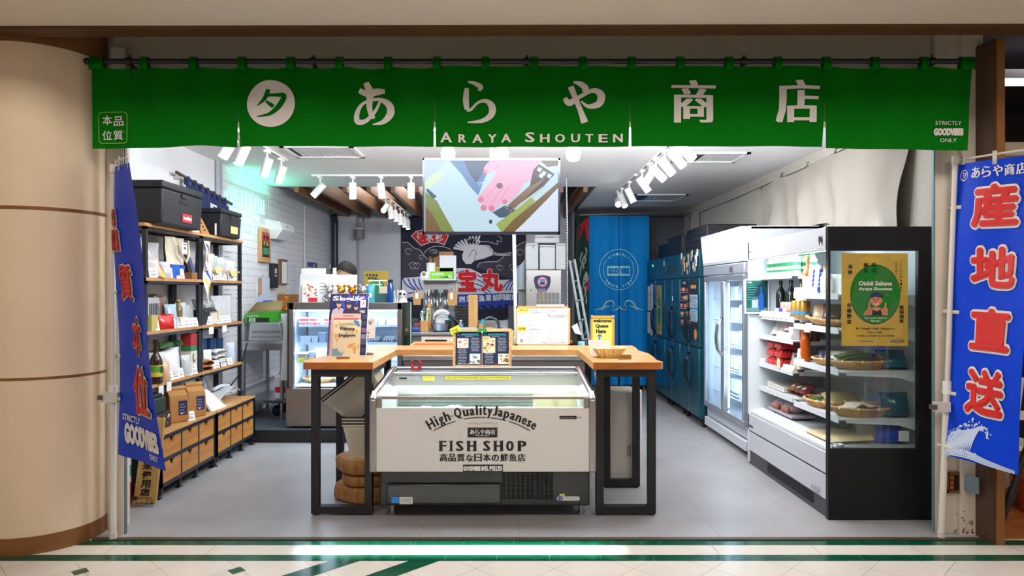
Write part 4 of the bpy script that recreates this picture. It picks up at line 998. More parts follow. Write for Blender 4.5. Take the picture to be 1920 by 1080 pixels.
# ================================================================== right side: open chiller, glass fridge, steel fridges, cloths
def fR(x):return lambda a,c,l=0:Vector((x-l,a,c))  # surfaces facing left: a = Y, c = Z
def fL(x):return lambda a,c,l=0:Vector((x+l,a,c))  # surfaces facing right
def fF(y):return lambda a,c,l=0:Vector((a,y-l,c))  # surfaces facing the street
def fT(z):return lambda a,c,l=0:Vector((a,c,z+l))
# ---- small goods used on several shelves
def bottle(name,label,x,y,z,h,r,body='#1c2a22',cap='#202020',lab=None,cat='bottle',group=None,neck=.32,a=1,lab2=None,shoulder=.62):
 t=thing(name,label,cat,(x,y,z),group)
 B().lathe([(r*.9,z),(r,z+.01*h),(r,z+h*shoulder),(r*.8,z+h*(shoulder+.08)),(r*neck,z+h*(shoulder+.2)),(r*neck,z+h*.93)],(x,y,0),20).build('body',mat(body,.12,alpha=a,spec=.6),t,smooth=50)
 B().lathe([(r*neck*1.15,z+h*.90),(r*neck*1.15,z+h)],(x,y,0),16).build('cap',mat(cap,.35),t)
 if lab:
  b=B().lathe([(r*1.015,z+h*.16),(r*1.015,z+h*(shoulder-.08))],(x,y,0),20)
  if lab2:b.lathe([(r*1.03,z+h*.26),(r*1.03,z+h*.4)],(x,y,0),20,1)
  b.build('label_band',[mat(lab,.5),mat(lab2 or lab,.5)],t)
 return t
def can(label,x,y,z,col,band,group,h=.122,r=.033):
 t=thing('drink_can',label,'can',(x,y,z),group)
 B().lathe([(r*.85,z),(r,z+.008),(r,z+h-.012),(r*.86,z+h)],(x,y,0),20).build('body',mat(col,.25,.5),t)
 B().lathe([(r*1.01,z+.03),(r*1.01,z+.055)],(x,y,0),20).build('print_band',mat(band,.4),t)
 B().lathe([(r*.84,z+h),(r*.8,z+h-.003),(.0001,z+h-.003)],(x,y,0),16).build('lid',STEEL,t)
 return t
def zaru(label,x,y,z,rx,ry,h=.035,tilt=0,rz=0):  # flat bamboo tray
 t=thing('bamboo_tray',label,'tray',(0,0,0))
 W_=mat('#b98a4e',.6,var=(40,.25))
 def fn(u,v):
  a=u*6.28318;k=.72+.28*v;w_=1+.012*math.sin(a*26)
  return(rx*k*w_*math.cos(a),ry*k*w_*math.sin(a),.004+h*v)
 B().surf(fn,104,5,0,-.004).build('wall',W_,t,smooth=60)
 B().poly([(rx*.74*math.cos(i*.196),ry*.74*math.sin(i*.196))for i in range(32)],fT(.004),0,0).build('bottom',mat('#a87c44',.7,var=(60,.3)),t)
 b=B()
 b.tube([(rx*math.cos(k*.131),ry*math.sin(k*.131),h+.004)for k in range(48)],.008,8,0,True)
 b.build('rim',mat('#c79a5c',.5,var=(20,.2)),t)
 for k in range(10):
  a=k*.628;p=Vector((rx*math.cos(a),ry*math.sin(a),h+.004));d=Vector((-math.sin(a),math.cos(a),0))*.004
  B().tube([p-d,p+d],.011,8).build('binding',mat('#e8ddc0',.5),t)
 t.location=(x,y,z);t.rotation_euler=(tilt,0,rz)
 return t
def bag(label,x,y,z,w_,h,d,col,a=.85,rz=0,rx=0,name='food_bag',cat='food bag',seed=0,group=None,stripe=None,inner=None):
 b=B().pouch(w_,h,d,TR(x,y,z,rz,rx),0,seed)
 if stripe:b.pouch(w_*.7,h*.55,d*1.06,TR(x,y,z,rz,rx)@Matrix.Translation((0,0,h*.15)),1,seed+1)
 return b.build(name,[mat(col,.22,alpha=a,spec=.7),mat(stripe or col,.4)],label=label,cat=cat,group=group,smooth=70)
def card(label,x,y,z,rz,group,w_=.055,h=.06,lines=True,col='#f2f2f2'):
 k=B();m0=0
 k.box(-w_/2,w_/2,-.0015,.0015,0,h)
 if lines:
  f=fF(-.0015);k.rect(-w_*.33,h*.62,w_*.33,h*.7,f,1,.0006).rect(-w_*.33,h*.42,w_*.2,h*.48,f,1,.0006).rect(-w_*.33,h*.2,w_*.33,h*.32,f,1,.0006)
 k.xf(0,TR(x,y,z,rz,R(-18)))
 return k.build('price_card',[mat(col,.6),mat('#8e8e92',.6)],label=label,cat='price tag',group=group,smooth=0)
# ---- open chiller
cx0,cx1,cy0,cy1,cz=2.108,2.80,4.475,5.97,1.925
CB=mat('#111216',.3,spec=.35);CWH=mat('#c3c5cb',.4);CIN=mat('#cfd8dc',.35)
oc=thing('open_chiller','tall open-front food chiller with white front and black end wall','fridge',(2.45,5.2,0))
f=fF(cy0+.035)
wx0,wx1,wz0,wz1=X(1557,cy0),X(1722,cy0),Z(842,cy0),Z(470,cy0)
b=B()
for r_ in((cx0,0,cx1,wz0),(cx0,wz1,cx1,cz),(cx0,wz0,wx0,wz1),(wx1,wz0,cx1,wz1)):b.prism([(r_[0],r_[1]),(r_[2],r_[1]),(r_[2],r_[3]),(r_[0],r_[3])],f,0,.035)
b.build('end_wall',mat('#191a1e',.42,var=(5,.15),spec=.3),oc)
B().box(wx0,wx1,cy0+.012,cy0+.02,wz0,wz1).build('end_glass',glass('#eef4f4',.06),oc)
B().box(cx0,cx1,cy1-.03,cy1,.02,cz).build('far_wall',CIN,oc)
B().box(cx1-.05,cx1,cy0+.035,cy1-.03,.02,cz).build('back_wall',CIN,oc)
B().box(cx0+.02,cx1,cy0+.035,cy1-.03,cz-.04,cz).build('roof',CWH,oc)
B().box(cx0,cx0+.03,cy0+.04,cy1,1.772,cz).build('fascia',CWH,oc,bevel=.004)
B().box(cx0+.05,cx0+.08,cy0+.05,cy1-.04,1.775,1.79).build('led_strip',mat('#f4fbff',.5,emit=8),oc)
b=B().hexa([(cx0,cy0+.036,.295),(cx0+.04,cy0+.036,.295),(cx0+.04,cy1,.295),(cx0,cy1,.295)],[(cx0,cy0+.036,.435),(cx0+.04,cy0+.036,.44),(cx0+.04,cy1,.44),(cx0,cy1,.435)])
b.build('upper_front_panel',CWH,oc,bevel=.004)
B().box(cx0+.004,cx0+.04,cy0+.036,cy1,.12,.28).build('lower_front_panel',CWH,oc,bevel=.004)
B().box(cx0+.015,cx0+.05,cy0+.036,cy1-.002,.27,.30).box(cx0+.012,cx1-.1,cy0+.036,cy1-.002,.0,.12).build('kick_panel',mat('#33353c',.35),oc)
b=B()
for k in range(46):b.box(cx0+.008,cx0+.013,4.72+k*.018,4.732+k*.018,.035,.105)
b.build('kick_grille',mat('#1b1c21',.5),oc)
B().hexa([(cx0+.01,cy0+.036,.44),(cx0+.12,cy0+.036,.47),(cx0+.12,cy1-.03,.47),(cx0+.01,cy1-.03,.44)],[(cx0+.01,cy0+.036,.455),(cx0+.12,cy0+.036,.49),(cx0+.12,cy1-.03,.49),(cx0+.01,cy1-.03,.455)]).box(cx0+.10,cx1-.05,cy0+.036,cy1-.03,.45,.475).build('deck',mat('#c5ccd0',.4),oc)
for k in range(3):B().box(cx0+.012+k*.03,cx0+.024+k*.03,cy0+.036,cy1-.03,.452+k*.011,.466+k*.011).build('deck_rail',WHITE,oc)
f=fR(cx0)
b=B().rect(5.93,1.83,5.84,1.852,f,0,.001).rect(5.92,1.834,5.90,1.848,f,1,.0015)
b.rect(5.93,.325,5.84,.345,f,1,.001).rect(4.72,.14,4.60,.17,f,0,.006)
b.poly([(4.615,1.86),(4.60,1.875),(4.57,1.86),(4.555,1.872),(4.55,1.835),(4.56,1.80),(4.575,1.83),(4.59,1.83),(4.60,1.80),(4.612,1.835)],f,2,.0012).rect(4.62,1.782,4.55,1.787,f,0,.0012)
b.build('badge',[mat('#9fa6b2',.4),mat('#34363e',.4),INK],oc)
SH=mat('#d6d9dd',.35)
shelves={'farA':(5.27,5.93,1.63),'farB':(5.12,5.93,1.29),'farC':(5.12,5.93,1.12),'farD':(5.12,5.93,.88),'farE':(5.12,5.93,.675),'nearA':(4.52,5.22,1.475),'nearB':(4.52,5.22,1.245),'nearC':(4.52,5.22,.97),'nearD':(4.52,5.22,.655)}
for k,(y0,y1,z)in shelves.items():
 if k in('farB',):y0=5.24
 if k.startswith('far'):y0=max(y0,5.24)
 xs0=2.20 if k!='farB' else 2.21
 b=B().box(xs0,2.75,y0,y1,z-.012,z).box(xs0-.006,xs0,y0,y1,z-.03,z+.012)
 for y in(y0+.004,y1-.008):b.add([(2.25,y,z-.012),(2.75,y,z-.012),(2.75,y,z-.09),(2.60,y,z-.045),(2.25,y,z-.03)],[(0,1,2,3,4)])
 b.build('shelf',SH,oc)
light('chiller_led','AREA',(2.17-2.45,0,1.765),11,COOL,.05,1.3,aim=(2.5-2.45,0,.7),parent=oc)
# goods: far half
for j in range(2):
 for i in range(6):
  y=5.86-i*.098;x=2.275+j*.13
  bottle('milk_bottle','green-capped white and green bottle in the row on the top chiller shelf',x,y,1.631,.175,.036,'#dfeee4','#2aa352','#1f8c52','bottle','green-capped bottles on the top chiller shelf',.5,1,'#e8f2ea',.66)
for i in range(5):bottle('sake_bottle','black-glass bottle in the dark row on the second chiller shelf',2.33+.04*(i%2),5.80-i*.105,1.291,.30,.04,'#0e1512','#15181c',None,'bottle','dark bottles on the second chiller shelf')
bottle('sake_bottle','green glass bottle with pale label at the end of the dark bottles',2.30,5.33,1.291,.30,.04,'#2f5a1c','#1f2a18','#c8c8b4')
for i,c_ in enumerate(('#f0f0f0','#3a3ad0','#f0f0f0')):B().box(2.225,2.235,5.60-i*.075,5.655-i*.075,1.291,1.36).build('info_card',mat(c_,.5),label=['white card below the dark bottles, at the far side of the blue card','blue card standing in front of the dark bottles','white card right of the blue card below the dark bottles'][i],cat='card')
for i in range(3):can('pale pink can in the trio at the left of the gold cans',2.262,5.56-i*.07,1.291,'#e0b0a0','#d05030','pink cans on the second chiller shelf')
for i in range(3):can('gold can with blue band in the row on the second chiller shelf',2.262,5.46-i*.085+.12*0-.12,1.291,'#a8803a','#3a78b0','gold cans on the second chiller shelf',.135,.038)
for i in range(7):card('small white price card along the front rail of the second chiller shelf',2.196,5.88-i*.085,1.285,R(-70),'price cards on the second chiller shelf',.06,.05)
for i,c_ in enumerate(('#e9e2da','#d8c0b4','#efe6dc')):
 y=5.84-i*.13
 b=B().pouch(.12,.15,.05,TR(2.30,y,1.122,R(-60),R(-35)),0,i);b.pouch(.08,.10,.055,TR(2.30,y,1.125,R(-60),R(-35)),1,i+5)
 b.build('food_pack',[mat('#eef0f2',.15,alpha=.55,spec=.8),mat(c_,.5)],label=['clear fish pack leaning at the far end of the third chiller shelf','clear pinkish fish pack second on the third chiller shelf','clear pale fish pack third on the third chiller shelf'][i],cat='food pack',smooth=70)
bottle('lidded_cup','clear cup with brown lid on the third chiller shelf',2.26,5.46,1.122,.10,.035,'#cfc6c4','#a87038','#5a4a50','cup',None,.9,.9,None,.75)
B().box(2.23,2.29,5.33,5.40,1.122,1.22).build('carton',mat('#e8e8ea',.5),label='white carton beside the brown-lidded cup in the chiller',cat='carton',bevel=.004)
for i in range(3):bottle('preserve_jar',['amber jar left in the trio of the third chiller shelf','brown jar in the middle of the trio on the third chiller shelf','dark jar right in the trio of the third chiller shelf'][i],2.33,5.33-i*.085,1.122 if i==0 else 1.122,.105,.038,['#a05a18','#5a3412','#4a2a14'][i],['#c87a20','#3a2412','#2c1a10'][i],None,'jar',None,.9,1,None,.7)
for i in range(3):card('small white price card on the third chiller shelf rail',2.2,5.52-i*.09,1.116,R(-70),'price cards on the third chiller shelf',.05,.06)
for r_ in range(3):
 for c_ in range(2):
  y,z=5.80-c_*.16,.882+r_*.072
  t=thing('berry_box','clear box of red fruit in the %s stack, %s layer'%(('far','near')[c_],('bottom','middle','top')[r_]),'fruit box',(2.30,y,z))
  pn=B().box(2.235,2.365,y-.072,y+.072,z,z+.045).build('punnet',mat('#c02428',.3),t,bevel=.008)
  b=B()
  for k in range(12):b.sph((2.255+.03*(k%4),y-.05+.045*(k//4),z+.045),.02,8)
  b.build('fruit',mat('#a81c22',.25),pn)
  B().box(2.24,2.30,y-.03,y+.03,z+.066,z+.0685).build('sticker',mat('#d8c83a',.5),t)
for i,(y,c_)in enumerate(((5.46,'#d8c8c8'),(5.38,'#c8b0a8'))):bag(['clear pack of dried slices right of the red fruit boxes','second clear pack right of the red fruit boxes'][i],2.30,y,.882,.10,.13,.04,c_,.7,R(-60),R(-20),'food_pack','food pack',i+20)
bottle('sauce_bottle','small beige bottle with black cap right of the red fruit boxes',2.25,5.30,.882,.12,.022,'#cdb98e','#1c1c1c',None,'bottle',None,.6)
bottle('sauce_bottle','little dark bottle at the near end below the amber juice',2.26,5.245,.882,.11,.026,'#3a2420','#241a18','#d8d0c8','bottle',None,.7)
B().disc(5.50,.915,.035,fR(2.19),0,0,ry=.045).build('round_tag',mat('#e0cfa0',.6),label='oval cream tag hanging below the red fruit boxes',cat='tag')
for i in range(4):card('small white price card on the fruit shelf rail of the chiller',2.196,[5.88,5.40,5.34,5.28][i],.876,R(-70),'price cards on the fruit shelf',.05,.05)
t=thing('flat_parcel','flat paper-wrapped parcel lying on the fifth chiller shelf','parcel',(2.35,5.68,.676))
B().hexa([(2.24,5.52,.68),(2.5,5.50,.68),(2.5,5.86,.68),(2.24,5.86,.68)],[(2.24,5.52,.715),(2.5,5.50,.715),(2.5,5.86,.725),(2.24,5.87,.735)]).build('wrapper',mat('#c9c6bc',.5),t,bevel=.004)
b=B()
for k in range(6):b.rect(2.26,5.56+k*.05,2.4,5.575+k*.05,fT(.7205+k*.0022),0,.002)
b.build('print',mat('#8a887e',.6),t)
for i,(y,c_,s_)in enumerate(((5.47,'#a8683a','#e8e4e0'),(5.38,'#6a4434','#f0eeea'),(5.29,'#7c2c28','#e8e6e4'))):bag(['brown dried snack pack far in the trio on the fifth chiller shelf','dark snack pack in the middle of the fifth chiller shelf','maroon snack pack nearest on the fifth chiller shelf'][i],2.28,y,.70,.11,.13,.05,c_,.95,R(-70),R(-60),'food_pack','food pack',i+30,None,s_)
t=thing('meat_tray','white tray of knotted bags on the chiller deck','tray',(2.32,5.6,.49))
B().box(2.24,2.44,5.38,5.86,.49,.515).build('tray',mat('#b0a8b0',.4),t,bevel=.008)
for i,y in enumerate((5.74,5.54)):
 b=B().sph((2.33,y,.555),.085,14,0,(1,1.1,.62));b.tube([(2.33,y,.60),(2.335,y+.01,.64),(2.32,y+.03,.69)],[.02,.008,.035],8,0)
 for k in range(8):b.sph((2.26+.03*(k%4),y-.05+.07*(k//4),.545),.026,8,1)
 b.build('shrimp_bag',[mat('#d8d4dc',.12,alpha=.5,spec=.9),mat('#b86a58',.4)],label=['knotted clear bag of shrimp, far one on the chiller deck','knotted clear bag of shrimp, near one on the chiller deck'][i],cat='food bag',smooth=60)
B().pouch(.25,.14,.16,TR(2.5,5.15,.48,R(-80)),0,44).build('food_bag',mat('#0f5a58',.35),label='dark teal bag deep on the chiller deck',cat='food bag',smooth=70)
# goods: near half, partly seen through the end glass
bottle('wine_bottle','orange juice bottle with lime-green neck on the near chiller shelf',2.25,5.10,1.476,.285,.036,'#d8641c','#8fb824','#e4dccc','bottle',None,.34,1,None,.55)
for i in range(2):
 y=5.02-i*.10;t=thing('spouted_carton',['blue and white slanted carton beside the orange bottle','blue and white slanted carton farther from the orange bottle'][i],'carton',(2.25,y,1.476))
 B().hexa([(2.22,y-.03,1.476),(2.28,y-.03,1.476),(2.28,y+.03,1.476),(2.22,y+.03,1.476)],[(2.245,y-.025,1.68),(2.255,y-.025,1.68),(2.255,y+.04,1.70),(2.245,y+.04,1.70)]).build('body',mat('#dfe3ee',.4),t)
 f=fF(y-.0305);b=B()
 for k in range(6):b.ribbon([(2.222+k*.004,1.48+k*.03,.008),(2.25,1.50+k*.03,.016),(2.272-k*.002,1.49+k*.03,.006)],f,0,.002)
 b.rect(2.223,1.50,2.277,1.53,f,0,.0015)
 b.build('wave_art',mat('#2448c8',.4),t)
bottle('spirit_bottle','squat white-labelled bottle with gold cap near the chiller glass',2.25,4.80,1.476,.20,.04,'#e8e0c8','#c89a30','#eeeae2','bottle',None,.5)
for i in range(3):card('white price card on the near top rail below the orange bottle',2.20,5.16-i*.115,1.47,R(-55),'price cards under the orange bottle',.07,.06)
B().box(2.30,2.6,4.60,5.0,1.477,1.60).build('carton',mat('#eaf2f6',.5),label='big pale carton behind the end glass of the chiller',cat='carton',bevel=.006)
zaru('oval bamboo tray holding wrapped garlic on the near second shelf',2.36,4.98,1.262,.15,.2,.04,R(4))
for i,(y,c_)in enumerate(((5.06,'#e0c4a0'),(4.9,'#5a5048'))):bag(['clear bag of garlic in the upper bamboo tray','dark bag of produce in the upper bamboo tray'][i],2.34,y,1.27,.16,.15,.10,c_,.8,R(-40),R(-25),'food_bag','food bag',50+i)
bag('pale bag of greens behind the end glass on the second shelf',2.42,4.68,1.25,.2,.10,.14,'#b8c0b4',.8,0,R(-50),'food_bag','food bag',53)
card('yellowish price card hanging below the upper bamboo tray',2.192,4.98,1.20,R(-60),None,.055,.07,True,'#e6d9a8')
bottle('juice_bottle','amber juice bottle with red cap on the near middle shelf',2.25,5.14,.971,.235,.037,'#a84c10','#c81c1c',None,'bottle',None,.5,1,None,.68)
card('tall white card in front of the amber juice bottle',2.205,5.13,.971,R(-50),None,.06,.10)
zaru('small bamboo tray with silvery vegetable packs on the near middle shelf',2.34,4.93,.972,.12,.13,.04)
for i in range(3):bag(['glossy dark eggplant pack left in the small bamboo tray','glossy pack in the middle of the small bamboo tray','white onion bag at the right of the small bamboo tray'][i],2.31+.02*i,4.98-i*.06,.985,.10,.11,.06,['#3c3a58','#8c90a4','#d8c8b0'][i],.9,R(-40),R(-40),'food_bag','food bag',60+i)
zaru('long bamboo tray of green beans behind the end glass',2.42,4.68,.972,.22,.13,.05,0,R(8))
gr=random.Random(4)
t=thing('bean_bag','clear bag of long green beans in the bamboo tray behind the glass','food bag',(2.42,4.68,.99))
b=B()
for k in range(26):
 y=4.62+gr.uniform(0,.14);z=1.0+gr.uniform(0,.06);x=2.26+gr.uniform(-.01,.04)
 b.tube([(x,y,z),(x+.12,y+gr.uniform(-.02,.02),z+.025),(x+.28,y+gr.uniform(-.02,.02),z)],.008,6)
b.build('beans',mat('#6f8a48',.45,var=(30,.3)),t)
B().pouch(.34,.17,.12,TR(2.42,4.69,.985,0,R(-62)),0,7).build('film',film('#eef2ee',.28),t,smooth=70)
bag('teal bag lying at the back of the near middle shelf',2.62,4.62,.972,.2,.14,.13,'#0d5f7c',1,0,R(-25),'food_bag','food bag',71)
zaru('bamboo tray of cucumbers beside the end glass on the near lower shelf',2.33,5.02,.657,.12,.18,.045)
for i in range(4):B().tube([(2.28+i*.03,4.90,.69),(2.285+i*.03,5.02,.70+.01*(i%2)),(2.28+i*.03,5.14,.69)],[.010,.017,.008],10).build('cucumber',mat('#2f5a2c',.35,var=(40,.3)),label='dark green cucumber lying in the lower bamboo tray',cat='cucumber',group='cucumbers in the lower bamboo tray',smooth=60)
zaru('round bamboo tray, rear one of the pair behind the end glass',2.42,4.84,.657,.17,.12,.05)
zaru('large oval bamboo tray in front behind the end glass',2.40,4.63,.660,.21,.10,.06,R(6))
b=B();b.surf(lambda u,v:(2.26+.27*u,4.575+.12*v,.70+.035*math.sin(3.1*u)+.01*math.sin(17*u+9*v)),20,8,0,.003);b.build('paper_sheet',mat('#d8d2c4',.6),label='crumpled paper sheet in the large oval bamboo tray',cat='paper',smooth=70)
bag('long pale leek bag in the rear round bamboo tray',2.42,4.86,.68,.26,.16,.09,'#b8a878',.8,0,R(-60),'food_bag','food bag',75)
bag('rounded teal bag at the wall end of the near lower shelf',2.62,4.60,.657,.19,.16,.15,'#0a4a60',1,0,R(-10),'food_bag','food bag',77)
t=thing('frozen_bag','blue and white frozen food bag low behind the end glass','food bag',(2.60,4.62,.476))
B().pouch(.2,.16,.13,TR(2.58,4.62,.476,0,R(-8)),0,79).build('body',mat('#1f4ab8',.3),t,smooth=70)
B().box(2.61,2.68,4.545,4.55,.50,.57).build('label_patch',mat('#e8e8ea',.5),t)
bag('grey clear bag next to the blue frozen bag on the deck',2.46,4.66,.476,.16,.17,.1,'#a8a49c',.75,0,0,'food_bag','food bag',81)
B().surf(lambda u,v:(2.16+.3*u,4.56+.4*v,.492+.03*math.sin(6*v)*u+.015*u),10,14,0,.003).build('paper_sheet',mat('#d9c49a',.6),label='tan sheet of paper lying on the deck by the end glass',cat='paper',smooth=70)
# gold poster in a plastic sleeve on the end glass
f=fF(cy0-.002);pw=lambda px:X(px,cy0);pz=lambda py:Z(py,cy0)
def g(a,c,l=0):return Vector((X(a,cy0),cy0-.004-l,Z(c,cy0)))
po=thing('shop_poster','gold poster with a green disc and a cheerful man taped to the chiller end glass','poster',g(1638,648))
B().prism([(1577,475),(1701,475),(1701,648.5),(1577,648.5)],g,0,.003).build('sheet',mat('#c9aa42',.35,.1),po)
b=B().disc(1640,552,47,g,0,.0036,ry=56,n=48).disc(1640,552,46,g,1,.004,ry=54.8,n=48)
b.text('Oishii Sakana',g,(1609,535.5,1671,527),2,.02,.2,.0046).text('Araya Shouten',g,(1609,546,1671,538.5),2,.02,.2,.0046)
b.text('High Quality Japanese',g,(1619,598,1662,594.5),2,.01,0,.0046).text('Fish Mart',g,(1632,603.5,1650,599.8),2,.01,0,.0046)
b.text('B1 Tanglin Mall, Singapore',g,(1604,618.5,1676,614),0,0,.1,.0046).text('Open daily',g,(1625,625,1653,621),0,0,.1,.0046).text('11:00 to 20:00 (L.O.19:00)',g,(1605,632,1675,628),0,0,.1,.0046)
b.text('Goodvibes',g,(1612,641,1636,638),0,0,0,.0046).rect(1669,641.5,1694,637,g,0,.0045).text('GOODVIBES INTL',g,(1670,640.5,1693,638),2,.01,0,.005)
for s_,x,y0,dy in(('寿司',1637,497,10.5),('刺身',1622,497,10.5),('海鮮',1593,500,10.5),('有機野菜',1591,572,10.5),('無添加食',1689,576,8.5)):
 for i,ch in enumerate(s_):b.text(ch,g,(x-4,y0+i*dy+4,x+4,y0+i*dy-4),0,0,.35,.0046)
for s_,x,y0,dy in(('こだわりの魚・食材',1688,495,6.3),('あります',1679,495,6.3)):
 for i,ch in enumerate(s_):b.text(ch,g,(x-2.3,y0+i*dy+2.4,x+2.3,y0+i*dy-2.4),0,0,0,.0046)
SKN,VST,CAPC=3,4,5
b.poly([(1617,591),(1621,583),(1630,580),(1637,576),(1646,576),(1654,580),(1661,583),(1664,591)],g,SKN,.0044)
b.poly([(1631,591),(1634,580),(1640,583),(1645,583),(1650,580),(1653,591)],g,VST,.0048)
b.disc(1641,563,10.5,g,SKN,.005,ry=11.5).disc(1630.5,564,2.2,g,SKN,.0049,ry=3).disc(1651.5,564,2.2,g,SKN,.0049,ry=3)
b.poly([(1631,559),(1632,552),(1637,548.5),(1645,548.5),(1650,551),(1656,552.5),(1657,555),(1650,558),(1640,556.5)],g,CAPC,.0055)
b.disc(1637,561.5,1.2,g,VST,.0056,n=10).disc(1645,561.5,1.2,g,VST,.0056,n=10).disc(1641,565.5,1.8,g,6,.0056,n=12).ribbon([(1636.5,568.5,.8),(1641,570.8,1.6),(1645.5,568.5,.8)],g,2,.0056)
for x,sg in((1629,1),(1658,-1)):
 b.poly([(x-5,580),(x-5,590),(x+5,590),(x+5,579),(x+2,576),(x-3,576)],g,SKN,.0058);b.ribbon([(x,579,3.4),(x-.8*sg,572,3.2),(x-1.2*sg,567,2.4)],g,SKN,.006)
 for k in range(3):b.ribbon([(x-4,580+k*3,.6),(x+3,580+k*3,.6)],g,6,.0063,smooth=False)
b.build('print',[mat('#1d1a10',.5),mat('#0c7a1c',.4),mat('#e8e6da',.5),mat('#d0896a',.5),mat('#2a2a2e',.5),mat('#1e2450',.5),mat('#a8604a',.5)],po)
def sl(u,v):return g(1575+128*u,473+178*v,.008+.006*math.sin(7*u+11*v)+.005*math.sin(13*u-5*v)+.004*math.sin(23*v*u+3))
B().surf(sl,60,80).build('plastic_sleeve',glass('#ffffff',.09,.06),po,smooth=80)
# green event poster at the far end of the chiller
YS2=5.925;f=fF(YS2-.02)
def g(a,c,l=0):return Vector((X(a,YS2),YS2-.02-l,Z(c,YS2)))
pp=thing('sake_poster','teal poster in a white frame sticking out at the far end of the chiller','poster',g(1419,588))
B().prism([(1395,523),(1440,523),(1440,588),(1395,588)],g,-.008,0).build('frame',mat('#e6eaec',.4),pp)
b=B().rect(1397.5,526,1438,585,g,0,.001).poly([(1397.5,545),(1438,526),(1438,585),(1420,585)],g,1,.0015).text('event',g,(1400,531,1408,528),2,.01,0,.003)
for k in range(7):b.rect(1400,534+k*4.5,1412+(k*7)%9,535.2+k*4.5,g,3,.003)
b.poly([(1424.5,538),(1426.5,538),(1427,548),(1430,556),(1430,582),(1421,582),(1421,556),(1424,548)],g,4,.0035).rect(1408,560,1420,577,g,5,.003).rect(1398,577,1437,584,g,6,.0025)
b.build('print',[mat('#0a5c50',.4),mat('#0a3a48',.4),mat('#e8f0f0',.4),mat('#4a9a90',.4),mat('#2a5cb0',.3),mat('#a8bcd0',.4),mat('#5a8a84',.4)],pp)
# ---- white two-door glass fridge
gx,gy0,gy1=2.13,6.10,7.40
GF=mat('#c9ccd4',.35,.15);GI=mat('#e6eef4',.4)
gf=thing('glass_door_fridge','white upright display fridge with two glass doors and a lit top sign','fridge',(2.5,6.75,0))
B().box(gx+.05,2.83,gy0,gy0+.04,.08,2.085).build('near_side',mat('#adafb6',.4),gf,bevel=.006)
B().box(gx+.05,2.83,gy1-.04,gy1,.08,2.085).build('far_side',GF,gf)
B().box(2.79,2.83,gy0,gy1,.08,2.085).build('back',GI,gf)
B().box(gx+.04,2.83,gy0,gy1,2.06,2.085).box(gx+.08,2.83,gy0,gy1,1.75,1.77).build('roof',GF,gf)
B().box(gx+.08,2.83,gy0,gy1,.08,.26).build('base',GF,gf)
for k in range(2):B().box(gx+.015+.03*k,gx+.06,gy0+.03,gy1,.06+k*.10,.15+k*.10).build('base_trim',GF,gf,bevel=.006)
B().box(gx,gx+.06,gy0+.03,gy1,1.66,1.765).build('header_trim',mat('#b9bcc6',.3,.5),gf,bevel=.012)
b=B().hexa([(gx,gy0+.03,1.77),(gx+.06,gy0+.03,1.77),(gx+.06,gy1,1.77),(gx,gy1,1.77)],[(gx-.03,gy0+.03,2.085),(gx+.06,gy0+.03,2.085),(gx+.06,gy1,2.085),(gx-.03,gy1,2.085)])
b.build('sign_box',GF,gf,bevel=.004)
f=lambda a,c,l=0:Vector((gx-.03*(c-1.77)/.315-l,a,c))
B().rect(gy1-.03,1.80,gy0+.06,2.06,f,0,.003).build('lit_sign_face',mat('#fbfdff',.4,emit=1.5),gf)
B().box(gx-.012,gx,6.42,6.5,1.685,1.73).build('thermostat',mat('#5c5660',.3),gf)
for k in range(2):B().cyl((gx+.1+.55*k,gy0+.06,0),(gx+.1+.55*k,gy0+.06,.08),.02).build('castor_foot',BLACK,gf)
for d,(y0,y1)in enumerate(((gy0+.04,(gy0+gy1)/2),((gy0+gy1)/2,gy1-.02))):
 b=B()
 for r_ in((y0,.27,y1,.33),(y0,1.60,y1,1.655),(y0,.33,y0+.045,1.60),(y1-.045,.33,y1,1.60)):b.box(gx,gx+.045,r_[0],r_[2],r_[1],r_[3])
 dr=b.build('door',mat('#b4b7c0',.25,.7),gf,bevel=.006)
 B().box(gx+.015,gx+.022,y0+.045,y1-.045,.33,1.60).build('pane',glass('#eaf4fa',.08),dr)
 hy=y1-.02 if d==0 else y0+.022
 h_=B().tube([(gx,hy,.86),(gx-.045,hy,.93),(gx-.058,hy,1.05),(gx-.045,hy,1.17),(gx,hy,1.24)],.011,10)
 o=h_.build('door_handle',CHROME,dr);
for k,z in enumerate((.45,.70,.95,1.2,1.42)):
 b=B()
 for q in range(9):b.box(gx+.10+q*.075,gx+.112+q*.075,gy0+.05,gy1-.05,z-.008,z)
 b.build('wire_shelf',mat('#dfe4ea',.3),gf)
 for i in range(6):
  y=6.20+i*.075;x_=gx+.13
  t=B().pouch(.065,.17,.055,TR(x_,y,z,R(-80)),0,90+i+10*k)
  t.pouch(.04,.09,.06,TR(x_,y,z+.03,R(-80)),1,91+i)
  t.build('frozen_pack',[mat('#e9eff4',.3),mat('#b8cbe0',.4)],label='white frozen pack standing behind the right-hand glass fridge door',cat='food pack',group='white packs in the glass door fridge',smooth=70)
 for i in range(3):
  y=6.86+i*.14
  B().box(gx+.22,gx+.5,y,y+.11,z+.001,z+.13).build('frozen_box',mat('#d3e0ec',.5),label='pale blue frozen box standing deep behind the left-hand glass fridge door',cat='food box',group='pale boxes in the glass door fridge',bevel=.005)
for y in(gy0+.06,(gy0+gy1)/2):B().box(gx+.055,gx+.075,y,y+.025,.35,1.58).build('led_tube',mat('#f2f9ff',.5,emit=5),gf)
light('fridge_led','AREA',(gx+.07-2.5,.1,1.0),7,COOL,.06,1.1,aim=(.3,.3,1.0),parent=gf)
light('fridge_led','AREA',(gx+.07-2.5,-.45,1.0),7,COOL,.06,1.1,aim=(.3,-.2,1.0),parent=gf)
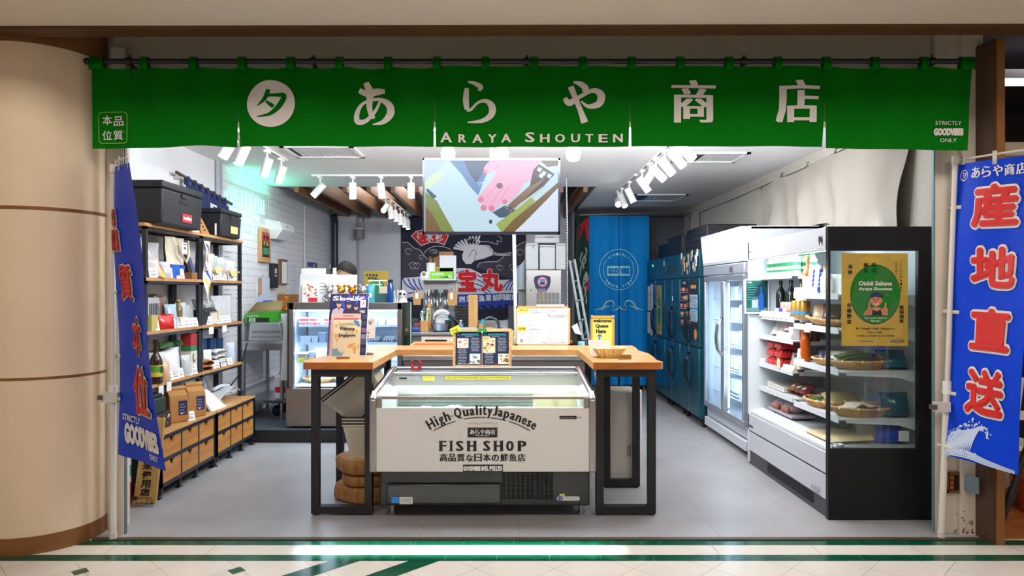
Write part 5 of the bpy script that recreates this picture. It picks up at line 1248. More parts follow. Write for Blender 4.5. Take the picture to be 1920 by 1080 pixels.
# ---- steel fridges farther back
TEAL_REFLECT=mat('#2b6470',.3,.75);TEAL_REFLECT_DARK=mat('#1d4c58',.3,.7)  # the curtain's teal reflection is put into the colour of stainless steel
fx=2.10
def steel_fridge(label,y0,y1,trim='#5c6a70'):
 t=thing('steel_fridge',label,'fridge',(2.45,(y0+y1)/2,0))
 B().box(fx+.03,2.83,y0,y1,.10,1.95).build('cabinet',TEAL_REFLECT,t)
 B().box(fx+.005,fx+.05,y0+.004,y1-.004,1.66,1.95).build('control_panel',TEAL_REFLECT,t,bevel=.004)
 ym=(y0+y1)/2
 for za,zb in((.12,.865),(.885,1.645)):
  for ya_,yb_,s_ in((y0+.006,ym-.004,1),(ym+.004,y1-.006,-1)):
   d=B().box(fx,fx+.045,ya_,yb_,za,zb).build('door',TEAL_REFLECT,t,bevel=.008)
   hy=ym-.03 if s_==1 else ym+.03
   zc=(.60 if za<.5 else 1.10)
   B().tube([(fx,hy,zc-.2),(fx-.04,hy,zc-.12),(fx-.05,hy,zc),(fx-.04,hy,zc+.12),(fx,hy,zc+.2)],.013,10).build('door_handle',mat('#3d4a50',.2,.9),d)
 B().box(fx-.002,fx+.01,ym-.004,ym+.004,.12,1.645).build('edge_strip',mat('#a8b0b0',.25,.9),t)
 for y in(y0+.08,y1-.08):B().cyl((fx+.08,y,0),(fx+.08,y,.1),.022).build('foot',BLACK,t)
 return t
s1=steel_fridge('stainless fridge with painted teal reflection by the glass-door fridge, covered in photos and a menu',7.46,8.27)
s2=steel_fridge('stainless fridge with painted teal reflection in the middle of the row, with a recessed panel',8.29,9.06)
s3=steel_fridge('stainless fridge with painted teal reflection at the far end by the blue curtain',9.08,10.22)
f=fR(fx+.005)
B().rect(8.95,1.72,8.4,1.84,f,0,.002).build('recessed_panel',mat('#2d4a50',.4,.5),s2)
rn=random.Random(11)
for k in range(40):
 b=B();y=8.22-rn.uniform(0,.68);z=1.68+rn.uniform(0,.21);b.rect(y,z,y-rn.uniform(.03,.07),z+rn.uniform(.04,.09),f,0,.003+k*.0003);b.build('pinned_photo',mat(('#b8a890','#5a78a8','#d8d4cc','#8a6a50','#c89a60','#3a4a68','#e4dccc')[k%7],.5),s1)
f=fR(fx)
m1=thing('sushi_menu','dark menu sheet with rows of sushi pictures on the near steel fridge','menu',(fx,8.06,1.0))
b=B().rect(8.25,1.02,7.89,1.63,f,0,.002).text('MENU',f,(8.12,1.585,8.0,1.61),1,.02,0,.003)
for r_ in range(5):
 for c_ in range(4):b.disc(8.20-c_*.062,1.52-r_*.095,.026,f,2+(r_*3+c_)%4,.003,ry=.024,n=12);b.rect(8.22-c_*.062,1.482-r_*.095,8.185-c_*.062,1.488-r_*.095,f,1,.003)
for k in range(5):b.rect(7.955,1.14+k*.085,7.915,1.20+k*.085,f,2+k%2,.003)
b.build('sheet',[mat('#101a24',.4),mat('#d8d8d4',.5),mat('#c8502a',.5),mat('#d89a80',.5),mat('#e4c8b0',.5),mat('#a83028',.5)],m1)
m2=thing('info_sheet','pale blue text sheet on the near steel fridge right of the sushi menu','notice',(fx,7.66,1.0))
b=B().rect(7.86,.96,7.48,1.64,f,0,.0022).rect(7.78,1.53,7.56,1.57,f,3,.003).rect(7.80,1.16,7.50,1.46,f,1,.003)
for k in range(14):b.rect(7.79,1.17+k*.02,7.52+(k%4)*.02,1.178+k*.02,f,2,.0035)
b.rect(7.80,1.29,7.50,1.32,f,4,.0038);b.disc(7.58,1.02,.06,f,3,.003)
for k in range(4):b.rect(7.84,1.12+k*.1,7.805,1.17+k*.1,f,5,.003)
b.build('sheet',[mat('#1a222c',.4),mat('#9fb8c8',.5),mat('#4a5a68',.5),mat('#b8864a',.5),mat('#3a86b0',.5),mat('#c8602c',.5)],m2)
for i,(y0,y1,z0,z1)in enumerate(((10.15,9.98,1.22,1.57),(9.94,9.78,1.22,1.60),(10.16,9.99,.88,1.19),(9.95,9.82,.86,1.17))):
 b=B().rect(y0,z0,y1,z1,f,0,.003)
 for k in range(9):b.rect(y0-.02,z0+.03+k*.03,y1+.03+.02*(k%3),z0+.04+k*.03,f,1,.004)
 b.build('paper_notice',[PAPER,mat('#7a8088',.6)],label=['white paper notice, upper far one on the last steel fridge','white paper notice, upper near one on the last steel fridge','white paper notice, lower far one on the last steel fridge','white paper notice, lower near one on the last steel fridge'][i],cat='notice')
b=B().rect(9.56,.91,9.22,1.58,f,0,.003).disc(9.39,1.22,.10,f,1,.004,ry=.21)
b.text('Shouten',f,(9.46,1.27,9.32,1.31),2,.02,0,.005)
for k in range(3):b.rect(9.5,1.48-k*.02,9.42,1.49-k*.02,f,3,.004);b.rect(9.48,.95+k*.02,9.30,.957+k*.02,f,3,.004)
b.build('gold_notice',[mat('#b8a03c',.4),mat('#14803a',.4),mat('#dfe8da',.5),mat('#5a4a1c',.5)],label='narrow gold poster with a green oval on the last steel fridge',cat='poster')
B().rect(9.85,1.85,9.79,1.88,fR(fx+.005),0,.004).build('indicator',mat('#3aff6a',.5,emit=2),s3)
B().box(fx-.004,fx+.004,8.64,8.655,1.38,1.44).build('door_hook',WHITE,s2)
b=B().rect(9.15,1.84,9.09,1.90,fR(fx+.005),0,.003);b.build('white_sticker',PAPER,s3)
for i,(y0,y1,x0,z1)in enumerate(((7.5,8.35,2.2,2.24),(8.42,9.15,2.16,2.20),(9.2,10.1,2.25,2.17))):
 t=thing('black_crate',['black crate on the near steel fridge','black crate on the middle steel fridge','low black crate on the far steel fridge'][i],'crate',(2.45,(y0+y1)/2,1.951))
 B().box(x0,2.75,y0,y1,1.952,z1).build('body',mat('#0f1015',.5),t,bevel=.01)
 for k in range(4):B().box(x0-.006,x0,y0+.03,y1-.03,1.97+k*(z1-2.0)/4,1.985+k*(z1-2.0)/4).build('rib',mat('#22242c',.5),t)
# blue split curtain and rail
YC=10.3
cu=thing('door_curtain','long sky-blue split curtain with a round crest hanging at the back','curtain',P(1160,722,YC))
CBL=mat('#0a7ac0',.75,spec=.15)
def cf(a,c,l=0):
 v=(c-405)/317
 return P(a,c,YC)+Vector((0,.03*math.sin(a/5.2)*(.4+.6*v)+.02*math.sin(a/11.0+1)-l-.0,0))
for i,(x0,x1)in enumerate(((1105,1160),(1161,1217))):
 def fn(u,v,x0=x0,x1=x1,i=i):
  px=x0+(x1-x0)*u;c=405+317*v
  g_=max(0,(c-520)/200)
  if i==0:px-=u*g_*1.2
  else:px+=(1-u)*g_*1.2
  return cf(px,c)
 B().surf(fn,44,20,0,-.003).build('cloth_panel',CBL,cu,smooth=70)
b=B().ring(1160,505.5,36,.9,cf,0,.01,ry=38).ring(1160,505.5,29,.7,cf,0,.01,-38,38,ry=31).ring(1160,505.5,29,.7,cf,0,.01,142,218,ry=31)
b.rect(1138,517,1159.6,499,cf,0,.01,2).rect(1161.4,517,1181.5,499,cf,0,.01,2)
b.text('GOOD',cf,(1139.5,514,1159,502),1,.07,.3,.013,2).text('VIBES',cf,(1162,514,1180,502),1,.07,.3,.013,2)
for st_,r_,a0,a1,up in(('STRICTLY',28,130,50,1),('SINCE 2019',31,222,318,0)):
 for i,ch in enumerate(st_):
  if ch==' ':continue
  a=R(a0+(a1-a0)*i/(len(st_)-1));x,y=1160+r_*math.cos(a),505.5-r_*1.03*math.sin(a)
  b.text(ch,cf,(x-1.8,y+2.2,x+1.8,y-2.2),0,.02,0,.012,rot=(math.pi/2-a)if up else(-math.pi/2-a)+math.pi*2)
b.build('crest_print',[mat('#a8d8e0',.7),CBL],cu)
for i,x in enumerate((1117,1163)):
 b=B()
 sx=1 if i==0 else-1;cx_=1139 if i==0 else 1184
 b.ribbon([(cx_-22*sx,581,1),(cx_-10*sx,577,1.6),(cx_-2*sx,566,2.2),(cx_+8*sx,564,2.2),(cx_+13*sx,571,1.6),(cx_+8*sx,576,1)],cf,0,.011)
 b.ribbon([(cx_-12*sx,582,1),(cx_-4*sx,575,1.6),(cx_+3*sx,574,1)],cf,0,.011);b.ribbon([(cx_+8*sx,581,1),(cx_+18*sx,580,1.6),(cx_+24*sx,574,.8)],cf,0,.011)
 b.build('wave_print',mat('#a8c8c0',.7),cu)
B().cyl((1.1,YC,Z(403,YC)),(2.84,YC,Z(398,YC)),.012,10).build('curtain_rail',mat('#9a9a9c',.3,.8),label='thin metal rail above the blue curtain',cat='rail')
B().box(2.08,2.085,10.35,10.4,0,.8).build('broom_handle',mat('#d0a820',.5),label='yellow broom handle standing at the end of the blue curtain',cat='broom')
# drop cloth on the right wall with its cord
dc=thing('drop_cloth','large cream drop cloth hung along the right wall above the chillers','cloth',(2.8,6,1.9))
def fn(u,v):
 y=4.72+2.78*u+.10*v*(1-u)-.06*math.sin(v*3)*u;top=2.70-.09*u+.03*math.sin(u*9.4)**2
 z=top-v*(top-(1.935+.165*min(1,max(0,(y-5.7)/.3))))
 return(2.795-.012-.035*math.sin(u*21+2*v)*v-.02*math.sin(u*50+v*3)*v-.012*math.sin(u*9-v*7)+.012*(1-v),y,z)
B().surf(fn,90,20,0,.003).build('cloth',mat('#9e968b',.85,var=(2,.05)),dc,smooth=80)
for k in range(6):
 p=Vector(fn(k/5,0));B().cyl(p,p+Vector((.02,0,.05)),.008,8).build('hook',mat('#55504c',.4),dc)
B().tube([(2.82,4.5,2.73),(2.82,6.5,2.68),(2.82,8.5,2.66),(2.82,10.6,2.66)],.01,8).build('cord',mat('#bdb6aa',.6),label='taut cord running along the right wall under the ceiling',cat='cord')
b=B()
for k in range(4):b.tube([(2.78+.01*k,10.2-k*.06,2.68),(2.76+.01*k,10.2-k*.07,2.2),(2.74,10.22-k*.08,1.97)],.018,8)
b.build('gathered_cloth',mat('#8f8880',.8),label='gathered grey cloth hanging in the back right corner',cat='cloth',smooth=60)
# ================================================================== left side: retail shelf, drawers, goods, wall things
xf_,xbk=-2.60,-2.855  # front and back uprights of the shelf
SF=mat('#1a1d26',.45);SW=wood('#a87444','#c8945c',4,.45,'Y');DW=wood('#a06428','#c88c48',3.2,.45,'Y')
tops=[1.995,1.60,1.207,.81]
uy=[(4.92,5.805),(5.815,6.70)]
for k,(y0,y1)in enumerate(uy):
 t=thing('retail_shelf',['open wooden retail shelf on black uprights, the near half behind the flag','open wooden retail shelf on black uprights, the far half by the neon sign'][k],'shelf',(-2.73,(y0+y1)/2,.475))
 for x in(xf_,xbk):
  for y in(y0,y1-.03):B().box(x-.03 if x>-2.7 else x,x if x>-2.7 else x+.03,y,y+.03,.475,1.98).build('upright',SF,t)
 for z in tops:
  B().box(xbk,xf_+.005,y0-(.02 if z>1.9 and k==0 else 0),y1+(.02 if z>1.9 and k==1 else 0),z-.025,z).build('shelf_board',SW,t,bevel=.003)
  B().box(xf_-.03,xf_,y0,y1,z-.045,z-.026).box(xbk,xbk+.03,y0,y1,z-.045,z-.026).box(xbk,xf_,y0,y0+.02,z-.045,z-.026).box(xbk,xf_,y1-.02,y1,z-.045,z-.026).build('support_rail',SF,t)
 d=thing('drawer_cabinet',['low wooden cabinet of six drawers in a black frame, nearest the street','low wooden cabinet of six drawers in a black frame, nearest the kitchen step'][k],'cabinet',(-2.66,(y0+y1)/2,0))
 ya_,yb_=y0-.04+.045*k,y1+(.0 if k==0 else .0)
 X0=-2.47
 fr=B().box(X0-.03,X0,ya_,ya_+.028,.04,.455).box(X0-.03,X0,yb_-.028,yb_,.04,.455).box(-2.86,-2.83,ya_,ya_+.028,.04,.455).box(-2.86,-2.83,yb_-.028,yb_,.04,.455)
 for z in(.10,.28,.445):fr.box(X0-.03,X0,ya_,yb_,z-.014,z+.014)
 fr.box(-2.86,X0,ya_,ya_+.02,.086,.455).box(-2.86,X0,yb_-.02,yb_,.086,.455).box(-2.86,X0-.02,ya_,yb_,.086,.10)
 fr.build('frame',SF,d)
 B().box(-2.86,X0+.004,ya_,yb_,.459,.476).build('top_board',SW,d,bevel=.003)
 f=fL(X0-.006);n3=(yb_-ya_-.056)/3
 for c_ in range(3):
  for z0,z1 in((.114,.266),(.294,.431)):
   a0=ya_+.028+c_*n3+.006;a1=a0+n3-.012;am=(a0+a1)/2
   pts=[(a0,z0),(a1,z0),(a1,z1),(am+.035,z1),(am+.016,z1-.04),(am-.016,z1-.04),(am-.035,z1),(a0,z1)]
   w_=B().prism(pts,f,-.014,0).build('drawer',DW,d);B().box(-2.8,X0-.02,a0+.01,a1-.01,z0+.01,z1-.06).build('drawer_inside',mat('#241a12',.7),w_)
 for c_ in range(1,3):
  y=ya_+.028+c_*n3;B().box(X0-.02,X0-.002,y-.006,y+.006,.1,.445).build('divider',SF,d)
 for y in(ya_+.014,ya_+.33,ya_+.6,yb_-.014):
  for x in(X0-.03,-2.83):B().box(x-.012,x+.012,y-.012,y+.012,.02,.09).lathe([(.03,0),(.03,.008),(.012,.02)],(x,y,0),16,1).build('foot',[SF,CHROME if k==0 else SF],d)
 if k==0:B().box(X0+.002,X0+.006,ya_+.005,ya_+.03,.45,.475).build('sticker',mat('#d8d0a0',.5),d)
def tags(label,group,items,z,x=-2.585):
 for y,s_ in items:card(label,x-random.uniform(0,.03),y,z,R(58+random.uniform(-12,12)),group,.06*s_,.075*s_)
tags('small white price tag on the near board of the shelf tier holding the tote bag','price tags on the tote bag tier, near half',[(5.02,1),(5.26,1.1),(5.45,1.1)],1.601)
tags('small white price tag on the far board of the tier with the wooden pack rail','price tags on the upper tier, far half',[(5.93,1),(6.08,1),(6.14,1),(6.29,1),(6.42,1),(6.52,.8)],1.601)
tags('small white price tag on the near board of the tier with the red pouch','price tags on the red pouch tier, near half',[(5.06,1.1),(5.33,1.1),(5.47,.9),(5.53,1),(5.61,1),(5.68,1)],1.208)
tags('small white price tag on the far board of the tier with the black box','price tags on the black box tier, far half',[(5.98,1),(6.18,1),(6.28,1),(6.40,.9)],1.208)
tags('small white price tag on the near board of the tier with the brown sauce bottle','price tags on the sauce bottle tier, near half',[(5.26,1),(5.37,1),(5.47,1),(5.58,1),(5.69,1.1)],.811)
tags('small white price tag on the far board of the tier with the white sachets','price tags on the sachet tier, far half',[(6.06,1),(6.16,.9),(6.27,1),(6.40,.9)],.811)
for i,(y,z)in enumerate(((5.08,.72),(5.2,.735))):B().box(-2.592,-2.588,y,y+.07,z,z+.07).build('price_card',mat('#f0f0f0',.6),label=['white card hanging below the sauce bottle board, left one','white card hanging below the sauce bottle board, right one'][i],cat='price tag')
for i,y in enumerate((5.94,6.22)):B().box(-2.592,-2.588,y,y+.09,1.125,1.185).build('price_card',mat('#f0f0f0',.6),label=['white card hanging below the black box board, left one','white card hanging below the black box board, right one'][i],cat='price tag')
card('yellow-edged price card on the wooden pack rail, left one',-2.56,6.08,1.66,R(70),None,.07,.06,True,'#e4d87a');card('yellow-edged price card on the wooden pack rail, right one',-2.56,6.42,1.64,R(70),None,.07,.06,True,'#e4d87a')
# top of the shelf
def crate(label,y0,y1,x0,x1,h,lab):
 z=1.996;t=thing('insulated_box',label,'box',((x0+x1)/2,(y0+y1)/2,z));K=mat('#17181d',.55,bump=(120,.25))
 B().hexa([(x0+.012,y0+.012,z),(x1-.012,y0+.012,z),(x1-.012,y1-.012,z),(x0+.012,y1-.012,z)],[(x0,y0,z+h*.82),(x1,y0,z+h*.82),(x1,y1,z+h*.82),(x0,y1,z+h*.82)]).build('body',K,t,bevel=.014)
 ld=B().box(x0-.004,x1+.004,y0-.004,y1+.004,z+h*.83,z+h).build('lid',K,t,bevel=.012)
 f=fL(x1-.004);ym=(y0+y1)/2
 B().rect(ym-.06,z+h*.56,ym+.07,z+h*.66,f,0,.004).build('grip_recess',mat('#08080a',.6),t)
 B().prism([(ym-.05,z+h*.80),(ym+.05,z+h*.80),(ym+.04,z+h*.70),(ym-.04,z+h*.70)],f,0,.012).build('latch',K,ld)
 fz=lambda a,c,l=0:Vector((x1-.010+(c-z)*.03+l,a,c))
 b=B().rect(ym-.02,z+.04,ym+.14,z+.105,fz,0,.004)
 if lab=='#c81c24':b.text('goodvibes',fz,(ym-.01,z+.05,ym+.13,z+.09),1,.04,0,.006)
 b.build('sticker',[mat(lab,.4),mat('#e8d8d8',.5)],t)
crate('large black insulated box on top of the shelf with a red sticker',4.96,5.62,-2.84,-2.50,.315,'#c81c24')
crate('smaller black insulated box on the shelf top with a yellow sticker',6.10,6.56,-2.765,-2.545,.25,'#dfe07a')
nr=thing('small_noren','navy mini shop curtain on a brown rod on the wall above the shelf','curtain',(-2.80,6.35,2.15))
rodp=lambda y:Vector((-2.80,y,2.508-.1043*(y-5.79)))
B().cyl(rodp(5.79),rodp(6.95),.015,12).build('rod',mat('#4a3a30',.5),nr)
for y in(5.88,6.86):B().box(-2.87,-2.79,y-.008,y+.008,rodp(y).z-.03,rodp(y).z-.012).build('wall_bracket',mat('#b9b6b0',.5),nr)
NVY=mat('#1c2a5c',.8)
def nf(a,c,l=0):
 p=rodp(a);return Vector((p.x+.012+.012*math.sin(a*26)*min(1,c*4)+l,a,p.z-.05-c))
for i in range(2):
 y0,y1=5.94+i*.46,6.39+i*.46
 B().surf(lambda u,v:nf(y0+u*(y1-y0),v*(.29-.03*math.sin(u*3.1))),24,10,0,-.002).build('cloth_panel',NVY,nr,smooth=70)
for k in range(7):
 y=5.98+k*.13;p=rodp(y);B().box(p.x-.018,p.x+.018,y-.02,y+.02,p.z-.055,p.z+.016).build('hanging_loop',NVY,nr)
b=B().rect(6.41,.19,6.55,.06,nf,0,.006,.03)
for k in range(4):b.rect(6.48,.08+k*.028,6.54,.095+k*.028,nf,1,.009)
for k in range(6):b.rect(6.02,.06+k*.033,6.08,.082+k*.033,nf,0,.006)
b.ribbon([(6.76,.10,.009),(6.79,.12,.009),(6.76,.15,.009)],nf,0,.003)
b.build('print',[mat('#d8d8dc',.7),NVY],nr)
t=thing('picture_card','small white framed card leaning between the two black boxes','frame',(-2.62,5.70,1.996));B().box(-2.63,-2.61,5.66,5.80,1.997,2.13).build('frame',mat('#dcd6cc',.5),t);B().rect(5.68,2.02,5.78,2.11,fL(-2.61),0,.001).text('3',fL(-2.61),(5.73,2.03,5.76,2.08),1,.03,0,.002).build('print',[PAPER,INK],t)
t=thing('wooden_board','tilted wooden board with black strokes beside the white framed card','board',(-2.60,5.86,1.996))
B().hexa([(-2.62,5.83,1.997),(-2.60,5.83,1.997),(-2.60,5.98,1.997),(-2.62,5.98,1.997)],[(-2.68,5.76,2.17),(-2.66,5.76,2.17),(-2.66,5.91,2.17),(-2.68,5.91,2.17)]).build('board',wood('#a06a34','#c08a4c',5,.5,'Z'),t)
fq=lambda a,c,l=0:Vector((-2.60-(c-1.997)*.35+l,a-(c-1.997)*.4,c));b=B()
for k in range(5):b.rect(5.89,2.02+k*.03,5.93,2.035+k*.03,fq,0,.002)
b.build('strokes',INK,t)
B().cyl((-2.58,6.05,1.997),(-2.58,6.05,2.10),.008).build('candle',mat('#e4d4d8',.5),label='thin white stick standing in front of the smaller black box',cat='stick')
# tier 1 goods
ZT=1.601
def leaf(label,x,y,z,w_,h,d,col,a=.9,rz=R(70),rx=R(-10),name='pouch',cat='pouch',seed=1,inner=None):
 b=B().pouch(w_,h,d,TR(x,y,z,rz,rx),0,seed)
 if inner:b.pouch(w_*.72,h*.74,d*.7,TR(x,y,z,rz,rx)@Matrix.Translation((0,-.004,h*.06)),1,seed+3)
 return b.build(name,[mat(col,.18,alpha=a,spec=.8),mat(inner or col,.5)],label=label,cat=cat,smooth=70)
leaf('clear pouch of brown chopsticks at the near end of the upper tier',-2.70,5.03,ZT,.16,.30,.07,'#e6e4e6',.5,R(60),R(-6),seed=2,inner='#6a4c3c')
leaf('crumpled clear bag in front of the chopstick pouch',-2.63,5.06,ZT,.15,.16,.09,'#d8d2d0',.7,R(55),R(-20),seed=4,inner='#8a7468')
leaf('tall clear bag between chopsticks and the tote bag',-2.72,5.20,ZT,.15,.27,.09,'#e0dee2',.55,R(60),0,seed=6,inner='#b9a89c')
leaf('small clear bag with a dark label beside the tote bag',-2.62,5.25,ZT,.10,.13,.06,'#d6cfd2',.7,R(60),R(-12),seed=8,inner='#7a6a74')
B().hexa([(-2.60,5.12,ZT),(-2.58,5.12,ZT),(-2.58,5.18,ZT),(-2.60,5.18,ZT)],[(-2.66,5.08,ZT+.13),(-2.64,5.08,ZT+.13),(-2.64,5.14,ZT+.13),(-2.66,5.14,ZT+.13)]).build('booklet',mat('#d8a83c',.5),label='yellow booklet leaning on the near end of the upper tier',cat='booklet')
tb=thing('tote_bag','cream and blue canvas tote bag on the upper shelf tier','bag',(-2.68,5.45,ZT))
def tote(z0,z1,nm_,m_):
 b=B()
 for sg in(1,-1):
  def fn(u,v,sg=sg):
   z=ZT+z0+(z1-z0)*v;q=(z-ZT)/.33
   return(-2.67+sg*.055*(1-.75*q)*math.sin(math.pi*min(max(u,.02),.98))**.4+.01*math.sin(u*12+v*3),5.31+.30*u+.012*math.sin(z*30),z)
  b.surf(fn,16,12)
 b.build(nm_,m_,tb,smooth=70)
tote(0,.11,'blue_bottom',mat('#1f55b4',.8));tote(.11,.33,'cream_body',mat('#cfc6b2',.85,var=(20,.06)))
B().tube([(-2.60,5.40,ZT+.31),(-2.585,5.42,ZT+.2),(-2.58,5.50,ZT+.13),(-2.585,5.56,ZT+.2),(-2.60,5.57,ZT+.31)],.008,6).build('handle',mat('#c4baa4',.8),tb)
fq=fL(-2.592);B().rect(5.45,ZT+.2,5.53,ZT+.29,fq,0,.004).rect(5.46,ZT+.27,5.52,ZT+.28,fq,1,.005).rect(5.47,ZT+.235,5.51,ZT+.255,fq,1,.005).build('tag_print',[mat('#e8e4da',.7),mat('#5a6a88',.7)],tb)
B().rect(5.44,ZT+.03,5.50,ZT+.06,fL(-2.607),0,.004).build('tag_print',mat('#e8e8ea',.7),tb)
for i,(y,h,c_)in enumerate(((5.66,.2,'#2a1a18'),(5.73,.18,'#4a5a80'))):
 B().hexa([(-2.70,y,ZT),(-2.62,y,ZT),(-2.62,y+.05,ZT),(-2.70,y+.05,ZT)],[(-2.74,y-.03,ZT+h),(-2.66,y-.03,ZT+h),(-2.66,y+.02,ZT+h),(-2.74,y+.02,ZT+h)]).build('gift_box',mat(c_,.5),label=['dark brown slim box leaning right of the tote bag','grey-blue slim box leaning right of the dark brown box'][i],cat='box')
B().box(-2.68,-2.60,5.64,5.74,ZT,ZT+.055).build('carton',mat('#8a5a34',.6),label='small brown carton at the foot of the slim boxes',cat='carton')
# scarf on the middle upright
sc_=thing('hanging_scarf','long narrow patterned cloth hanging down the middle upright','cloth',(-2.585,5.87,1.2))
def sf(u,v,l=0):return Vector((-2.585+.015*math.sin(v*9+u*3)+l,5.82+.13*u*(1-.35*v)+.05*v+.015*math.sin(v*7),1.93-.56*v))
B().surf(lambda u,v:sf(u,v),8,24,0,.002).build('cloth',mat('#dcd4c0',.8),sc_,smooth=70)
b=B()
for k,(u,v,w_,c_)in enumerate(((.3,.1,.06,1),(.55,.25,.05,2),(.4,.4,.08,1),(.6,.52,.07,1),(.35,.62,.06,3),(.5,.75,.09,3),(.6,.9,.06,2))):b.ribbon([(u-.2,v-.05,w_*.5),(u,v,w_),(u+.25,v+.08,w_*.6)],sf,c_-1,.004)
b.build('pattern',[mat('#2a4ab0',.8),mat('#b04030',.8),mat('#d8c050',.8)],sc_)
# far half, tier 1
B().box(-2.60,-2.585,5.86,6.62,ZT+.075,ZT+.09).build('pack_rail',mat('#c8a06a',.5),label='thin wooden rail holding up grey packs on the upper far tier',cat='rail')
for i,(y,c_,inn)in enumerate(((5.95,'#c9ccd0','#5a5e66'),(6.04,'#d8dadc','#6a6e78'),(6.15,'#b8d8cc','#2a2e34'),(6.25,'#d8dadc','#1c1e22'),(6.36,'#d6d6dc','#8a8e98'),(6.46,'#e2e2e8','#9a9ca8'),(6.56,'#ececf0','#b4b6c0'))):
 leaf(['grey film pack at the left end of the wooden pack rail','light grey pack second on the wooden pack rail','pack with a green top third on the wooden pack rail','black-filled pack fourth on the wooden pack rail','grey pack fifth on the wooden pack rail','pale lilac pack sixth on the wooden pack rail','white pack at the right end of the wooden pack rail'][i],-2.67+.02*(i%2),y,ZT,.13,.24-.01*i,.05,c_,.75,R(62),R(4),'food_pack','food pack',100+i,inn)
# tier 2
ZT=1.208
t=thing('backing_board','dark brown display board behind the striped pack','board',(-2.78,5.2,ZT));B().box(-2.79,-2.775,4.98,5.42,ZT,ZT+.27).build('board',mat('#3a2c28',.6),t)
t=thing('striped_pack','black and silver striped pack on the red pouch tier','pack',(-2.66,5.13,ZT))
B().box(-2.68,-2.665,5.05,5.24,ZT+.07,ZT+.245).build('pack',mat('#b8b8c0',.25,.3),t,bevel=.004)
b=B()
for k in range(6):b.rect(5.09+k*.024,ZT+.09,5.103+k*.024,ZT+.20,fL(-2.665),0,.002)
b.build('stripe',INK,t);B().box(-2.72,-2.68,5.06,5.22,ZT,ZT+.1).build('stand',mat('#15151a',.5),t)
B().box(-2.64,-2.60,5.0,5.09,ZT+.0,ZT+.115).build('tin',mat('#b8b060',.5),label='small yellow-green tin at the near end of the red pouch tier',cat='tin')
leaf('shiny red pouch on the shelf below the tote bag',-2.64,5.28,ZT,.17,.115,.07,'#c01a12',1,R(62),R(-8),seed=31)
B().rect(5.22,ZT+.17,5.28,ZT+.22,fL(-2.68),0,.0).build('label_card',mat('#c8502c',.5),label='small orange card beside the striped pack',cat='card')
leaf('brown paper packet standing behind the small oil bottle',-2.74,5.40,ZT,.12,.26,.06,'#6a5848',.9,R(62),0,seed=33,inner='#c8a478')
leaf('blue-white film pack left of the small oil bottle',-2.66,5.42,ZT,.11,.19,.06,'#a8c4d8',.85,R(62),R(-6),seed=35,inner='#5a7890')
bottle('oil_bottle','small oil bottle with tan cap on a pale box',-2.66,5.53,ZT+.085,.14,.032,'#6a5a38','#c8a868',None,'bottle',None,.45,1,None,.5)
B().box(-2.70,-2.615,5.47,5.60,ZT,ZT+.085).build('carton',mat('#cfc6b4',.6),label='pale box under the small oil bottle',cat='carton',bevel=.003)
for i,(y,c_,inn)in enumerate(((5.63,'#d4d6da','#8e9098'),(5.71,'#c8ccd0','#5c6068'),(5.765,'#d0d2d8','#3a3e46'))):leaf(['clear pack right of the small oil bottle','grey pack second right of the small oil bottle','dark pack against the middle upright'][i],-2.68,y,ZT,.10,.20-.02*i,.05,c_,.7,R(62),R(-4),seed=37+i,inner=inn)
B().box(-2.72,-2.62,5.88,6.02,ZT,ZT+.11).box(-2.72,-2.61,5.88,6.14,ZT+.112,ZT+.13,1).build('black_box',[mat('#121216',.5),mat('#2a2a30',.4)],label='black lidded box on the far half of the second tier',cat='box')
B().box(-2.70,-2.615,6.04,6.17,ZT,ZT+.10).build('carton',mat('#d8ccb8',.6),label='beige box right of the black lidded box',cat='carton',bevel=.003)
B().box(-2.72,-2.61,6.18,6.32,ZT,ZT+.12).build('carton',mat('#cfc4b0',.6),label='beige box second right of the black lidded box',cat='carton',bevel=.003)
for i,(y,c_)in enumerate(((5.96,'#b8bac2'),(6.10,'#8e9098'))):leaf(['silvery pack lying on the black lidded box','darker silvery pack lying over the beige boxes'][i],-2.66,y,ZT+.135,.15,.10,.07,c_,.9,R(70),R(-30),'food_pack','food pack',41+i)
for i,y in enumerate((6.30,6.42,6.52)):leaf(['clear pack with white card left in the far trio','tall clear pack in the middle of the far trio','clear pack at the far end of the second tier'][i],-2.68,y,ZT,.12,.25,.05,'#e2e4e8',.6,R(62),0,'food_pack','food pack',45+i,'#cdd0d6')
# tier 3
ZT=.811
bottle('soy_sauce_bottle','large brown soy sauce bottle with yellow label at the near end',-2.62,5.10,ZT,.33,.046,'#2e1608','#2a1408','#c8b840','bottle',None,.35,1,'#5a9a3a',.5)
fq=lambda a,c,l=0:Vector((-2.572+l,a,c))
B().text('soya',fq,(5.075,ZT+.08,5.125,ZT+.13),0,.03,0,.001,rot=math.pi/2).build('label_print',INK,COL.objects['soy_sauce_bottle'])
for i,(y,h,c_)in enumerate(((5.24,.22,'#d8d6d8'),(5.37,.22,'#e6e6ea'),(5.47,.24,'#dcdce4'))):leaf(['white folded bag left in the group behind the tags','white folded bag in the middle of the group','white folded bag right in the group'][i],-2.68+.03*(i%2),y,ZT,.14,h,.09,c_,1,R(60),R(-5),'paper_bag','bag',50+i)
leaf('beige packet standing in front of the white folded bags',-2.61,5.24,ZT,.07,.15,.04,'#c8a884',1,R(62),R(-8),'packet','packet',55)
b=B();gr=random.Random(8)
for k in range(22):
 y=5.24+gr.uniform(0,.34);b.tube([(-2.74,y,ZT+.22),(-2.70+gr.uniform(-.02,.05),y+.03,ZT+.27),(-2.66,y+gr.uniform(-.06,.06),ZT+.25)],[.012,.02,.004],6)
